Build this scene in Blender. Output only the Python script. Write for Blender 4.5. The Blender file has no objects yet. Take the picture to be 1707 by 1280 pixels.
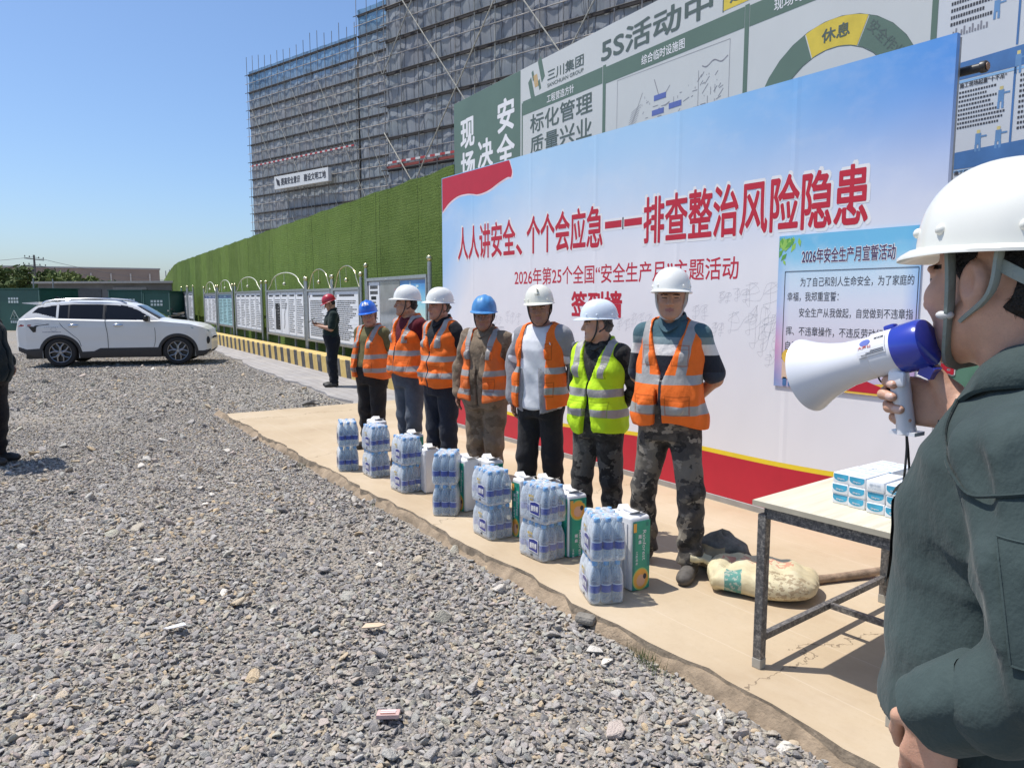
import bpy, bmesh, math, random
import numpy as np
from mathutils import Vector, Matrix, Euler
random.seed(7); RNG = np.random.default_rng(7)
S = bpy.context.scene; C = S.collection
# ---------------------------------------------------------------- camera, sky, sun, exposure
cd = bpy.data.cameras.new('camera'); cam = bpy.data.objects.new('camera', cd); C.objects.link(cam)
cd.sensor_fit = 'HORIZONTAL'; cd.sensor_width = 36; cd.lens = 36*1230/1707; cd.clip_start = .05; cd.clip_end = 3000
cam.location = (8.408, -4.597, 1.6); cam.rotation_euler = (math.radians(90-6.49), 0, math.radians(56.087))
S.camera = cam
SUNV = Vector((-.212, -.235, .75)).normalized()
w = bpy.data.worlds.new('World'); S.world = w; w.use_nodes = True
nt = w.node_tree; nt.nodes.clear()
sky = nt.nodes.new('ShaderNodeTexSky'); sky.sky_type = 'NISHITA'; sky.sun_disc = False
sky.sun_elevation = math.radians(67.1); sky.sun_rotation = math.atan2(SUNV.x, SUNV.y)
sky.air_density = 1.0; sky.dust_density = 1.3; sky.ozone_density = 8
bg = nt.nodes.new('ShaderNodeBackground'); bg.inputs[1].default_value = .13
wo = nt.nodes.new('ShaderNodeOutputWorld'); nt.links.new(sky.outputs[0], bg.inputs[0]); nt.links.new(bg.outputs[0], wo.inputs[0])
ld = bpy.data.lights.new('sun', 'SUN'); ld.energy = 4.2; ld.angle = math.radians(.53); ld.color = (1, .955, .88)
sun = bpy.data.objects.new('sun', ld); C.objects.link(sun); sun.location = (0, 0, 30)
sun.rotation_euler = SUNV.to_track_quat('Z', 'Y').to_euler()
S.view_settings.view_transform = 'Standard'; S.view_settings.look = 'None'; S.view_settings.gamma = 1
S.view_settings.exposure = 0.33
S.render.engine = 'CYCLES'; S.cycles.use_denoising = True
S.cycles.max_bounces = 8; S.cycles.transparent_max_bounces = 24; S.cycles.transmission_bounces = 8
S.cycles.caustics_reflective = False; S.cycles.caustics_refractive = False
# ---------------------------------------------------------------- materials
MATS = {}
def srgb(r, g, b):
    return tuple((c/255/12.92 if c/255 <= .04045 else ((c/255+.055)/1.055)**2.4) for c in (r, g, b))
class NT:
    """tiny node helper"""
    def __init__(s, name):
        s.m = bpy.data.materials.new(name); s.m.use_nodes = True; s.t = s.m.node_tree; s.t.nodes.clear()
        s.out = s.t.nodes.new('ShaderNodeOutputMaterial'); s.b = s.t.nodes.new('ShaderNodeBsdfPrincipled')
        s.t.links.new(s.b.outputs[0], s.out.inputs[0])
    def n(s, typ, **kw):
        x = s.t.nodes.new(typ)
        for k, v in kw.items(): setattr(x, k, v)
        return x
    def set(s, sock, v):
        if hasattr(v, 'is_linked') or isinstance(v, bpy.types.NodeSocket): s.t.links.new(v, sock)
        else:
            if isinstance(v, (tuple, list)) and len(v) == 3 and sock.type == 'RGBA': v = (*v, 1)
            sock.default_value = v
    def coord(s, kind='Object'): return s.n('ShaderNodeTexCoord').outputs[kind]
    def mapping(s, vec, scale=(1, 1, 1), rot=(0, 0, 0), loc=(0, 0, 0)):
        x = s.n('ShaderNodeMapping'); s.set(x.inputs[0], vec); x.inputs[1].default_value = loc; x.inputs[2].default_value = rot; x.inputs[3].default_value = scale
        return x.outputs[0]
    def noise(s, vec, scale=5, detail=4, rough=.55, out=0):
        x = s.n('ShaderNodeTexNoise'); s.set(x.inputs['Vector'], vec); x.inputs['Scale'].default_value = scale; x.inputs['Detail'].default_value = detail; x.inputs['Roughness'].default_value = rough
        return x.outputs[out]
    def ramp(s, fac, stops, interp='LINEAR'):
        x = s.n('ShaderNodeValToRGB'); x.color_ramp.interpolation = interp; e = x.color_ramp.elements
        while len(e) < len(stops): e.new(.5)
        for el, (p, c) in zip(e, stops):
            el.position = p; el.color = (*c, 1) if not isinstance(c, (int, float)) else (c, c, c, 1)
        s.set(x.inputs[0], fac); return x.outputs[0]
    def math(s, op, a, b=0., c=None):
        x = s.n('ShaderNodeMath', operation=op); s.set(x.inputs[0], a); s.set(x.inputs[1], b)
        if c is not None: s.set(x.inputs[2], c)
        return x.outputs[0]
    def mix(s, f, a, b, blend='MIX'):
        x = s.n('ShaderNodeMix', data_type='RGBA', blend_type=blend); s.set(x.inputs[0], f); s.set(x.inputs[6], a); s.set(x.inputs[7], b); return x.outputs[2]
    def sep(s, vec):
        x = s.n('ShaderNodeSeparateXYZ'); s.set(x.inputs[0], vec); return x.outputs
    def bump(s, h, strength=.3, dist=.01):
        x = s.n('ShaderNodeBump'); x.inputs['Strength'].default_value = strength; x.inputs['Distance'].default_value = dist; s.set(x.inputs['Height'], h)
        s.set(s.b.inputs['Normal'], x.outputs[0]); return x.outputs[0]
    def col(s, c): s.set(s.b.inputs['Base Color'], c)
    def rough(s, v): s.set(s.b.inputs['Roughness'], v)
    def band(s, v, lo, hi):   # 1 inside lo..hi
        return s.math('MULTIPLY', s.math('GREATER_THAN', v, lo), s.math('LESS_THAN', v, hi))
def plain(name, c, rough=.6, metal=0., var=.12, scale=6., bump=0., bscale=60., spec=.5, coat=0., alpha=1.):
    if name in MATS: return MATS[name]
    t = NT(name); co = t.coord()
    n = t.noise(co, scale, 5, .6)
    lo = tuple(x*(1-var) for x in c); hi = tuple(min(1, x*(1+var)) for x in c)
    t.col(t.ramp(n, [(.3, lo), (.7, hi)])); t.rough(rough)
    t.b.inputs['Metallic'].default_value = metal; t.b.inputs['Specular IOR Level'].default_value = spec; t.b.inputs['Coat Weight'].default_value = coat
    if alpha < 1: t.b.inputs['Alpha'].default_value = alpha
    if bump: t.bump(t.noise(co, bscale, 3), bump, .01)
    MATS[name] = t.m; return t.m
# ---------------------------------------------------------------- mesh building
def nrm(v): v = np.asarray(v, float); return v/max(np.linalg.norm(v), 1e-9)
class MB:
    def __init__(s): s.v = []; s.f = []; s.m = []; s.n = 0
    def add(s, V, Fs, mi=0):
        V = np.asarray(V, float).reshape(-1, 3); o = s.n; s.v.append(V); s.n += len(V)
        for f in Fs: s.f.append(tuple(int(i)+o for i in f)); s.m.append(mi)
        return s
    def box(s, c, d, mi=0, rz=0., R=None):
        x, y, z = [k/2 for k in d]
        V = np.array([(-x,-y,-z),(x,-y,-z),(x,y,-z),(-x,y,-z),(-x,-y,z),(x,-y,z),(x,y,z),(-x,y,z)])
        if rz: V = V @ np.array(Matrix.Rotation(rz, 3, 'Z')).T
        if R is not None: V = V @ np.array(R).T
        return s.add(V+np.asarray(c, float), [(3,2,1,0),(4,5,6,7),(0,1,5,4),(1,2,6,5),(2,3,7,6),(3,0,4,7)], mi)
    def bx(s, a, b, mi=0):
        a = np.asarray(a, float); b = np.asarray(b, float); return s.box((a+b)/2, np.abs(b-a), mi)
    def bar(s, a, b, w, h, mi=0, up=(0, 0, 1)):
        a = np.asarray(a, float); b = np.asarray(b, float); d = nrm(b-a); u = np.asarray(up, float)
        if abs(d@u) > .98: u = np.array((0, 1., 0))
        x = nrm(np.cross(u, d)); z = np.cross(d, x)
        V = [p+sx*x*w/2+sz*z*h/2 for p in (a, b) for sx, sz in ((-1,-1),(1,-1),(1,1),(-1,1))]
        return s.add(V, [(0,1,2,3),(7,6,5,4),(0,4,5,1),(1,5,6,2),(2,6,7,3),(3,7,4,0)], mi)
    def rbox(s, c, d, r, mi=0, rz=0., seg=2, R=None):
        bm = bmesh.new(); bmesh.ops.create_cube(bm, size=1)
        for v in bm.verts: v.co = Vector((v.co.x*d[0], v.co.y*d[1], v.co.z*d[2]))
        bmesh.ops.bevel(bm, geom=bm.edges[:], offset=min(r, min(d)*.49), segments=seg, profile=.5, affect='EDGES')
        V = np.array([v.co[:] for v in bm.verts]); bm.verts.index_update(); Fs = [[v.index for v in f.verts] for f in bm.faces]; bm.free()
        if rz: V = V @ np.array(Matrix.Rotation(rz, 3, 'Z')).T
        if R is not None: V = V @ np.array(R).T
        return s.add(V+np.asarray(c, float), Fs, mi)
    def tube(s, P, r, n=8, mi=0, caps=True, flat=None, closed=False):
        P = np.asarray(P, float); k = len(P); r = np.broadcast_to(np.asarray(r, float), (k,))
        T = np.gradient(P, axis=0) if not closed else np.roll(P, -1, 0)-np.roll(P, 1, 0)
        T = np.array([nrm(t) for t in T]); up = np.array((0, 0, 1.)) if abs(T[0][2]) < .9 else np.array((1., 0, 0))
        x = nrm(np.cross(up, T[0])); V = []
        a = np.arange(n)*2*np.pi/n
        for i in range(k):
            x = nrm(x-T[i]*(x@T[i])); y = np.cross(T[i], x)
            fx, fy = (1, 1) if flat is None else flat
            V.append(P[i]+r[i]*(np.cos(a)[:, None]*x*fx+np.sin(a)[:, None]*y*fy))
        V = np.concatenate(V); Fs = []
        for i in range(k if closed else k-1):
            j0 = i*n; j1 = ((i+1) % k)*n
            for q in range(n): Fs.append((j0+q, j0+(q+1) % n, j1+(q+1) % n, j1+q))
        if caps and not closed: Fs.append(tuple(range(n))[::-1]); Fs.append(tuple((k-1)*n+q for q in range(n)))
        return s.add(V, Fs, mi)
    def lathe(s, prof, n=24, mi=0, c=(0, 0, 0), R=None, mis=None):
        V = []; a = np.arange(n)*2*np.pi/n
        for r, z in prof: V.append(np.stack([r*np.cos(a), r*np.sin(a), np.full(n, z)], 1))
        V = np.concatenate(V)
        if R is not None: V = V @ np.array(R).T
        V = V+np.asarray(c, float)
        for i in range(len(prof)-1):
            Fs = [(i*n+q, i*n+(q+1) % n, (i+1)*n+(q+1) % n, (i+1)*n+q) for q in range(n)]
            if i == 0: s.add(V, Fs, mis[i] if mis else mi); o = s.n-len(V)
            else:
                for f in Fs: s.f.append(tuple(k+o for k in f)); s.m.append(mis[i] if mis else mi)
        return s
    def prism(s, poly, a, b, mi=0, axis=1, mi2=None):
        """poly: list of 2-D points; extruded along axis from a to b (the other two axes in order)"""
        k = len(poly); V = []
        for t in (a, b):
            for p in poly:
                q = [p[0], p[1]]; q.insert(axis, t); V.append(q)
        s.add(V, [tuple(range(k)), tuple(range(2*k-1, k-1, -1))], mi)
        o = s.n-2*k
        for i in range(k):
            s.f.append((o+i, o+k+i, o+k+(i+1) % k, o+(i+1) % k)); s.m.append(mi if mi2 is None else mi2)
        return s
    def grid(s, P, mi=0):
        P = np.asarray(P, float); a, b = P.shape[:2]
        return s.add(P.reshape(-1, 3), [(i*b+j, (i+1)*b+j, (i+1)*b+j+1, i*b+j+1) for i in range(a-1) for j in range(b-1)], mi)
    def sphere(s, c, r, mi=0, n=10, m=7):
        r = np.broadcast_to(np.asarray(r, float), (3,)); V = [(0, 0, 1)]
        for i in range(1, m):
            t = math.pi*i/m
            for q in range(n): V.append((math.sin(t)*math.cos(2*math.pi*q/n), math.sin(t)*math.sin(2*math.pi*q/n), math.cos(t)))
        V.append((0, 0, -1)); Fs = [(0, 1+q, 1+(q+1) % n) for q in range(n)]
        for i in range(m-2): Fs += [(1+i*n+q, 1+(i+1)*n+q, 1+(i+1)*n+(q+1) % n, 1+i*n+(q+1) % n) for q in range(n)]
        L = len(V)-1; Fs += [(1+(m-2)*n+(q+1) % n, 1+(m-2)*n+q, L) for q in range(n)]
        return s.add(np.array(V)*r+np.asarray(c, float), Fs, mi)
    def text(s, body, x0, x1, z0, z1, fn, mi=0, bold=0., shear=0., keep=False):
        """lettering fitted in the rectangle x0..x1, z0..z1 of a surface; fn(x, z arrays) -> xyz"""
        V, Fs = text_mesh(body, 0., shear)
        if not len(V): return s
        lo = V.min(0)-bold; hi = V.max(0)+bold; sx = (x1-x0)/max(hi[0]-lo[0], 1e-6); sz = (z1-z0)/max(hi[1]-lo[1], 1e-6)
        k = 8 if bold > .015 else (4 if bold > 0 else 0); sh = [(0., 0.)]+[(bold*math.cos(2*math.pi*(q+.5)/k), bold*math.sin(2*math.pi*(q+.5)/k)) for q in range(k)]
        X0 = x0+(V[:, 0]-lo[0])*sx; Z0 = z0+(V[:, 1]-lo[1])*sz; base = fn(X0, Z0); e = 1e-3
        ax = (fn(X0[:1]+e, Z0[:1])-base[:1])[0]; az = (fn(X0[:1], Z0[:1]+e)-base[:1])[0]; nn = nrm(np.cross(ax, az))
        for q, (dx, dz) in enumerate(sh): s.add(fn(X0+dx*sx, Z0+dz*sz)+nn*q*8e-5, Fs, mi)    # thickened strokes
        return s
    def build(s, name, mats, parent=None, smooth=None, loc=None, rz=None):
        me = bpy.data.meshes.new(name); V = np.concatenate(s.v) if s.v else np.zeros((0, 3))
        me.from_pydata(V.tolist(), [], s.f)
        if not isinstance(mats, (list, tuple)): mats = [mats]
        for m in mats: me.materials.append(m)
        me.polygons.foreach_set('material_index', s.m)
        if smooth is not None:
            me.polygons.foreach_set('use_smooth', [True]*len(s.f))
            if smooth < 180: me.set_sharp_from_angle(angle=math.radians(smooth))
        me.update()
        o = bpy.data.objects.new(name, me); C.objects.link(o)
        if parent: o.parent = parent
        if loc is not None: o.location = loc
        if rz is not None: o.rotation_euler = (0, 0, rz)
        return o
_TX = {}
def text_mesh(body, bold=0., shear=0.):
    k = (body, bold, shear)
    if k not in _TX:
        c = bpy.data.curves.new('t', 'FONT'); c.body = body; c.offset = bold; c.shear = shear; c.resolution_u = 3
        o = bpy.data.objects.new('t', c); C.objects.link(o)
        dg = bpy.context.evaluated_depsgraph_get(); e = o.evaluated_get(dg); m = e.to_mesh()
        V = np.array([v.co[:2] for v in m.vertices]).reshape(-1, 2); Fs = [tuple(p.vertices) for p in m.polygons]
        e.to_mesh_clear(); bpy.data.objects.remove(o); bpy.data.curves.remove(c); _TX[k] = (V, Fs)
    return _TX[k]
def tag(o, label=None, cat=None, group=None, kind=None):
    if label: o['label'] = label
    if cat: o['category'] = cat
    if group: o['group'] = group
    if kind: o['kind'] = kind
    return o
def thing(name, label, cat, loc=(0, 0, 0), rz=0., group=None):
    o = bpy.data.objects.new(name, None); C.objects.link(o); o.location = loc; o.rotation_euler = (0, 0, rz); o.empty_display_size = .2
    return tag(o, label, cat, group)
def copy_tree(o, parent=None):
    c = o.copy(); C.objects.link(c)
    if parent: c.parent = parent
    for ch in list(o.children): copy_tree(ch, c)
    return c
def bez(pts, n=12):
    """Catmull-Rom through pts"""
    P = np.asarray(pts, float); P = np.vstack([2*P[0]-P[1], P, 2*P[-1]-P[-2]]); out = []
    for i in range(1, len(P)-2):
        for t in np.linspace(0, 1, n, endpoint=False):
            out.append(.5*((2*P[i])+(-P[i-1]+P[i+1])*t+(2*P[i-1]-5*P[i]+4*P[i+1]-P[i+2])*t*t+(-P[i-1]+3*P[i]-3*P[i+1]+P[i+2])*t**3))
    out.append(P[-2]); return np.array(out)
WD = np.array([.9984, -.0559]); WN = np.array([.0559, .9984])    # fence line: along (to the right) and behind
def fence_pt(a, off, z=0.):                                        # a metres along the fence, off metres in front of it
    p = np.array([-5.699, 2.079])+WD*a-WN*off; return np.array([p[0], p[1], z])
FRZ = math.atan2(WD[1], WD[0])
# ================================================================ SETTING: ground, slab, pavers, gravel
def hnoise(x, y):
    return .022*np.sin(x*1.3+np.sin(y*.9)*1.2)*np.cos(y*1.1+.4*x)+.012*np.sin(3.1*x+2*np.sin(1.7*y))*np.sin(2.7*y+1.1)
GZ = -.075
def ground_z(x, y):
    d = np.hypot(x-8.4, y+4.6)
    return GZ+hnoise(x, y)*np.clip((-2.35-y)/1.0, 0, 1)*np.clip((30-d)/10, 0, 1)
def ground_mat():
    t = NT('gravel_ground'); co = t.coord()
    vo = t.n('ShaderNodeTexVoronoi'); t.set(vo.inputs['Vector'], co); vo.inputs['Scale'].default_value = 48; vo.inputs['Randomness'].default_value = 1
    c = t.sep(vo.outputs['Color'])[0]
    base = t.ramp(c, [(0, (.20, .185, .165)), (.3, (.29, .265, .235)), (.6, (.34, .31, .27)), (.82, (.37, .33, .27)), (1, (.40, .39, .38))])
    big = t.noise(co, .35, 4); base = t.mix(t.ramp(big, [(.45, 0.), (.72, .55)]), base, (.36, .29, .21))
    t.col(base); t.rough(.95)
    h = t.math('MULTIPLY', vo.outputs['Distance'], -1.); t.bump(h, .9, .03)
    return t.m
xs = np.concatenate([[-1500, -400, -150, -80, -50], np.arange(-38, 16, .25), [18, 25, 60, 200, 1000]])
ys = np.concatenate([[-1000, -200, -60, -30], np.arange(-18, 2.6, .25), [4, 10, 40, 120, 400, 1500]])
X, Y = np.meshgrid(xs, ys, indexing='ij'); mb = MB(); mb.grid(np.stack([X, Y, ground_z(X, Y)], 2))
tag(mb.build('ground', ground_mat(), smooth=180), kind='structure')
def slab_mat():
    t = NT('slab_concrete'); co = t.coord(); s = t.sep(co)
    n = t.noise(co, 1.3, 6, .62); n2 = t.noise(t.mapping(co, (1, 6, 1)), 3.5, 5, .6)
    c = t.ramp(n, [(.3, (.40, .305, .20)), (.5, (.465, .368, .25)), (.72, (.515, .42, .30))])
    c = t.mix(t.ramp(n2, [(.5, 0.), (.75, .12)]), c, (.60, .51, .40))
    c = t.mix(t.ramp(t.noise(co, 2.6, 6, .72), [(.5, 0.), (.7, .45)]), c, (.36, .27, .17)); c = t.mix(t.ramp(t.noise(co, .7, 5, .6), [(.5, 0.), (.7, .3)]), c, (.60, .52, .42)); n3 = t.noise(co, 55, 4, .7); c = t.mix(t.ramp(n3, [(.55, 0.), (.75, .22)]), c, (.33, .24, .15))
    # trowel / joint lines and hairline cracks
    wob = t.math('MULTIPLY', t.noise(co, 2.2, 5, .65), .55)
    u = t.math('ADD', t.math('ADD', t.math('MULTIPLY', s[0], .17), s[1]), wob)
    cr = t.math('LESS_THAN', t.math('ABSOLUTE', t.math('SUBTRACT', t.math('FRACT', t.math('ADD', t.math('MULTIPLY', s[0], .36), t.math('MULTIPLY', wob, .5))), .5)), .0022)
    c = t.mix(t.math('MULTIPLY', cr, .75), c, (.16, .12, .08))
    pl = t.math('LESS_THAN', t.math('FRACT', t.math('MULTIPLY', t.math('ADD', s[1], t.math('MULTIPLY', wob, .05)), 2.6)), .02)
    c = t.mix(t.math('MULTIPLY', pl, .16), c, (.68, .6, .5))
    t.col(c); t.rough(.85); t.b.inputs['Specular IOR Level'].default_value = .25; t.bump(t.math('ADD', n3, t.math('MULTIPLY', n, 2.)), .18, .004); return t.m
mb = MB()
# ragged front and far edges
fx = np.linspace(-2.42, 13, 140); fy = -2.2+.018*np.sin(fx*4.1)+.02*RNG.standard_normal(140)*.6
ring = [(x, y) for x, y in zip(fx, fy)]+[(13, 1.62)]+[(-2.42, 1.05)]+[(-2.42+.02*random.uniform(-1, 1), y) for y in np.linspace(.9, -2.0, 20)]
mb.prism(ring, -.13, 0., 0, axis=2, mi2=1)
slab_edge = plain('slab_edge', (.30, .235, .165), .95, var=.4, scale=14, bump=.6, bscale=40)
tag(mb.build('concrete_slab', [slab_mat(), slab_edge]), kind='structure')
# dirt along the slab edge
mb = MB(); n = 160; xx = np.linspace(-2.9, 13, n); rows = []
for k, (dy, dz) in enumerate(((.010, .082), (-.012, .060), (-.035, .030), (-.08, -.03))):
    rows.append(np.stack([xx, -2.19+dy*(1+.3*np.sin(xx*2.3+k)+.25*RNG.standard_normal(n)), GZ+dz*.8+.005*RNG.standard_normal(n)], 1))
mb.grid(np.array(rows).transpose(1, 0, 2))
dirt = plain('dirt', (.27, .205, .14), 1., var=.4, scale=9, bump=.9, bscale=70)
tag(mb.build('dirt_strip', dirt, smooth=180), kind='structure')
# pavers in front of the kerb
def paver_mat():
    t = NT('pavers'); co = t.coord(); b = t.n('ShaderNodeTexBrick'); t.set(b.inputs['Vector'], t.mapping(co, (1, 1, 1), (0, 0, .05)))
    b.inputs['Scale'].default_value = 1; b.inputs['Brick Width'].default_value = .4; b.inputs['Row Height'].default_value = .2; b.inputs['Mortar Size'].default_value = .008
    b.inputs['Color1'].default_value = (.36, .34, .33, 1); b.inputs['Color2'].default_value = (.28, .265, .26, 1); b.inputs['Mortar'].default_value = (.2, .18, .16, 1)
    c = t.mix(t.ramp(t.noise(co, .9, 5), [(.4, 0.), (.75, .5)]), b.outputs[0], (.40, .36, .31)); t.col(c); t.rough(.9); t.bump(b.outputs['Fac'], -.4, .006); return t.m
kerb_y = lambda x: 1.13-.03*(x+5.7)
xx = np.linspace(-45, -2.43, 90); edge = np.interp(xx, [-45, -23, -21, -12, -3.4, -2.4], [kerb_y(-45)-.5, 1.3, 1.2, .36, -.2, -.26])+.05*RNG.standard_normal(90)*np.clip((xx+20)/5, 0, 1)
poly = list(zip(xx, edge))+[(-2.43, kerb_y(-2.43)+.3), (-45, kerb_y(-45)+.3)]
mb = MB(); mb.prism(poly, -.12, -.035, 0, axis=2); tag(mb.build('paver_path', paver_mat()), kind='structure')
# ---- gravel stones (instanced rocks)
def stone_mat(nm):
    t = NT(nm); co = t.coord(); oi = t.n('ShaderNodeObjectInfo')
    at = t.n('ShaderNodeAttribute', attribute_type='INSTANCER', attribute_name='tone')
    c = t.ramp(at.outputs['Fac'], [(0, (.085, .087, .095)), (.14, (.17, .167, .175)), (.3, (.26, .245, .245)), (.46, (.23, .235, .225)), (.55, (.34, .33, .325)), (.64, (.30, .295, .24)), (.74, (.335, .285, .265)), (.84, (.30, .27, .22)), (.92, (.40, .30, .18)), (.96, (.40, .39, .37)), (1, (.52, .50, .46))])
    n = t.noise(co, 2.2, 5, .65); c = t.mix(t.ramp(n, [(.35, .0), (.7, .38)]), c, (.44, .40, .35))
    c = t.mix(1., c, (1.55, 1.51, 1.44), 'MULTIPLY'); t.col(c); t.rough(.9); t.b.inputs['Specular IOR Level'].default_value = .25; t.bump(t.noise(co, 7, 4), .5, .12); return t.m
smat = stone_mat('gravel_stone')
rocks = bpy.data.collections.new('stone_shapes')
for k in range(18):
    r = np.random.default_rng(100+k); bm = bmesh.new()
    P = r.standard_normal((15 if k < 12 else 9, 3)); P /= np.linalg.norm(P, axis=1)[:, None]; P *= r.uniform(.75, 1.1, (len(P), 1)); P *= (1, r.uniform(.55, .9), r.uniform(.3, .58))
    for p in P: bm.verts.new(p)
    bmesh.ops.convex_hull(bm, input=bm.verts[:])
    for v in [v for v in bm.verts if not v.link_faces]: bm.verts.remove(v)
    bmesh.ops.bevel(bm, geom=bm.edges[:], offset=.055, segments=1, affect='EDGES')
    me = bpy.data.meshes.new('stone'); bm.to_mesh(me); bm.free(); me.materials.append(smat)
    rocks.objects.link(bpy.data.objects.new('stone', me))
def scatter():
    r = np.random.default_rng(3); pts = []; scl = []
    cx, cy = 8.408, -4.597; yaw = math.radians(146.087)
    def band(d0, d1, dens, s0, s1, p):
        a0, a1 = -42, 42
        n = int(dens*math.radians(a1-a0)*(d1*d1-d0*d0)/2)
        d = np.sqrt(r.uniform(d0*d0, d1*d1, n)); a = yaw+np.radians(r.uniform(a0, a1, n)); x = cx+d*np.cos(a); y = cy+d*np.sin(a)
        pe = np.interp(x, [-45, -23, -21, -12, -3.4, -2.45, -2.44, 20], [2, 1.3, 1.2, .36, -.2, -.26, -2.2, -2.2])
        soft = y < pe-.03-np.where(x > -2.44, np.abs(r.normal(0, .03, n)), 0)
        pat = np.sin(x*.9+1.7*np.sin(y*.6+.4))+np.sin(y*1.3-x*.35+1.1*np.sin(x*.8)); soft &= (r.random(n) > np.clip((pat-.75)*.55, 0, .62)) | (s1 > .036)
        x, y = x[soft], y[soft]; n = len(x)
        s = s0*(s1/s0)**(r.random(n)**p); pts.append(np.stack([x, y], 1)); scl.append(s)
    band(1.2, 6.5, 5200, .006, .030, 1.9); band(6.5, 12, 2900, .008, .025, 1.8); band(12, 28, 600, .014, .032, 1.5)
    band(1.2, 9, 16, .036, .065, 1.8); band(9, 22, 5, .04, .09, 2)
    p = np.concatenate(pts); s = np.concatenate(scl); n = len(p)
    z = ground_z(p[:, 0], p[:, 1])+s*r.uniform(.05, .5, n)
    tone = np.clip(r.random(n)**1.0*.93+.045*np.sin(p[:, 0]*.8+p[:, 1]*1.7)+np.where(s > .035, r.uniform(0, .22, n), 0), 0, 1)
    me = bpy.data.meshes.new('gravel'); me.from_pydata(np.column_stack([p, z]).tolist(), [], [])
    def attr(nm, typ, arr, key):
        a = me.attributes.new(nm, typ, 'POINT'); a.data.foreach_set(key, np.ascontiguousarray(arr, dtype=np.float32).ravel())
    rot = np.column_stack([r.normal(0, .45, n), r.normal(0, .45, n), r.uniform(0, 6.28, n)])
    attr('rot', 'FLOAT_VECTOR', rot, 'vector'); attr('scl', 'FLOAT', s, 'value'); attr('tone', 'FLOAT', tone, 'value')
    return me, n
me, nst = scatter(); grav = bpy.data.objects.new('gravel', me); C.objects.link(grav)
tag(grav, 'loose grey and tan crushed stone covering the yard', 'gravel', kind='stuff')
g = bpy.data.node_groups.new('gravel_scatter', 'GeometryNodeTree')
g.interface.new_socket('Geometry', in_out='INPUT', socket_type='NodeSocketGeometry'); g.interface.new_socket('Geometry', in_out='OUTPUT', socket_type='NodeSocketGeometry')
gi = g.nodes.new('NodeGroupInput'); go = g.nodes.new('NodeGroupOutput'); ip = g.nodes.new('GeometryNodeInstanceOnPoints')
ci = g.nodes.new('GeometryNodeCollectionInfo'); ci.inputs['Collection'].default_value = rocks; ci.inputs['Separate Children'].default_value = True; ci.inputs['Reset Children'].default_value = True
def named(nm, typ):
    x = g.nodes.new('GeometryNodeInputNamedAttribute'); x.data_type = typ; x.inputs[0].default_value = nm; return x.outputs[0]
er = g.nodes.new('FunctionNodeEulerToRotation')
g.links.new(gi.outputs[0], ip.inputs['Points']); g.links.new(ci.outputs[0], ip.inputs['Instance']); ip.inputs['Pick Instance'].default_value = True
g.links.new(named('rot', 'FLOAT_VECTOR'), er.inputs[0]); g.links.new(er.outputs[0], ip.inputs['Rotation']); g.links.new(named('scl', 'FLOAT'), ip.inputs['Scale'])
g.links.new(ip.outputs[0], go.inputs[0]); md = grav.modifiers.new('scatter', 'NODES'); md.node_group = g
# a little grass and weeds at the slab edge
mb = MB()
for cxy, cnt in (((6.02, -2.27), 70), ((6.12, -2.3), 40), ((1.2, -2.3), 25), ((2.9, -2.28), 14)):
    for k in range(cnt):
        x = cxy[0]+random.gauss(0, .05); y = cxy[1]+random.gauss(0, .02); h = random.uniform(.015, .05); a = random.uniform(0, 6.28); l = random.uniform(.005, .025)
        mb.add([(x, y, GZ+.02), (x+.004*math.sin(a), y+.004*math.cos(a), GZ+.02), (x+l*math.cos(a), y+l*math.sin(a), GZ+.03+h)], [(0, 1, 2)])
tag(mb.build('weeds', plain('weed_green', (.10, .13, .04), .8)), 'small dry green weeds at the edge of the concrete slab', 'weeds', kind='stuff')
# ================================================================ banner, site boards, fence, notice boards, kerb
steel = plain('galvanised_steel', (.42, .43, .43), .35, .8, var=.15, scale=20)
greyst = plain('grey_steel', (.34, .35, .35), .45, .6, var=.2, scale=18)
white_print = plain('white_print', (.74, .74, .75), .55, var=.03, scale=2)
red_print = plain('red_print', (.48, .014, .035), .5, var=.05)
dred_print = plain('dark_red_print', (.50, .02, .045), .5, var=.05)
yel_print = plain('yellow_print', (.80, .60, .03), .5, var=.05)
ink = plain('ink', (.04, .04, .05), .6, var=.1)
grey_ink = plain('grey_ink', (.22, .22, .25), .6)
green_print = plain('board_green', (.105, .165, .125), .5, var=.08, scale=1.5)
dkgreen_ink = plain('board_dark_ink', (.085, .115, .10), .5, var=.1)
blue_print = plain('blue_print', (.06, .16, .36), .5)
FB = lambda y: (lambda x, z: np.stack([x, np.full_like(x, y), z], 1))
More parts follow.
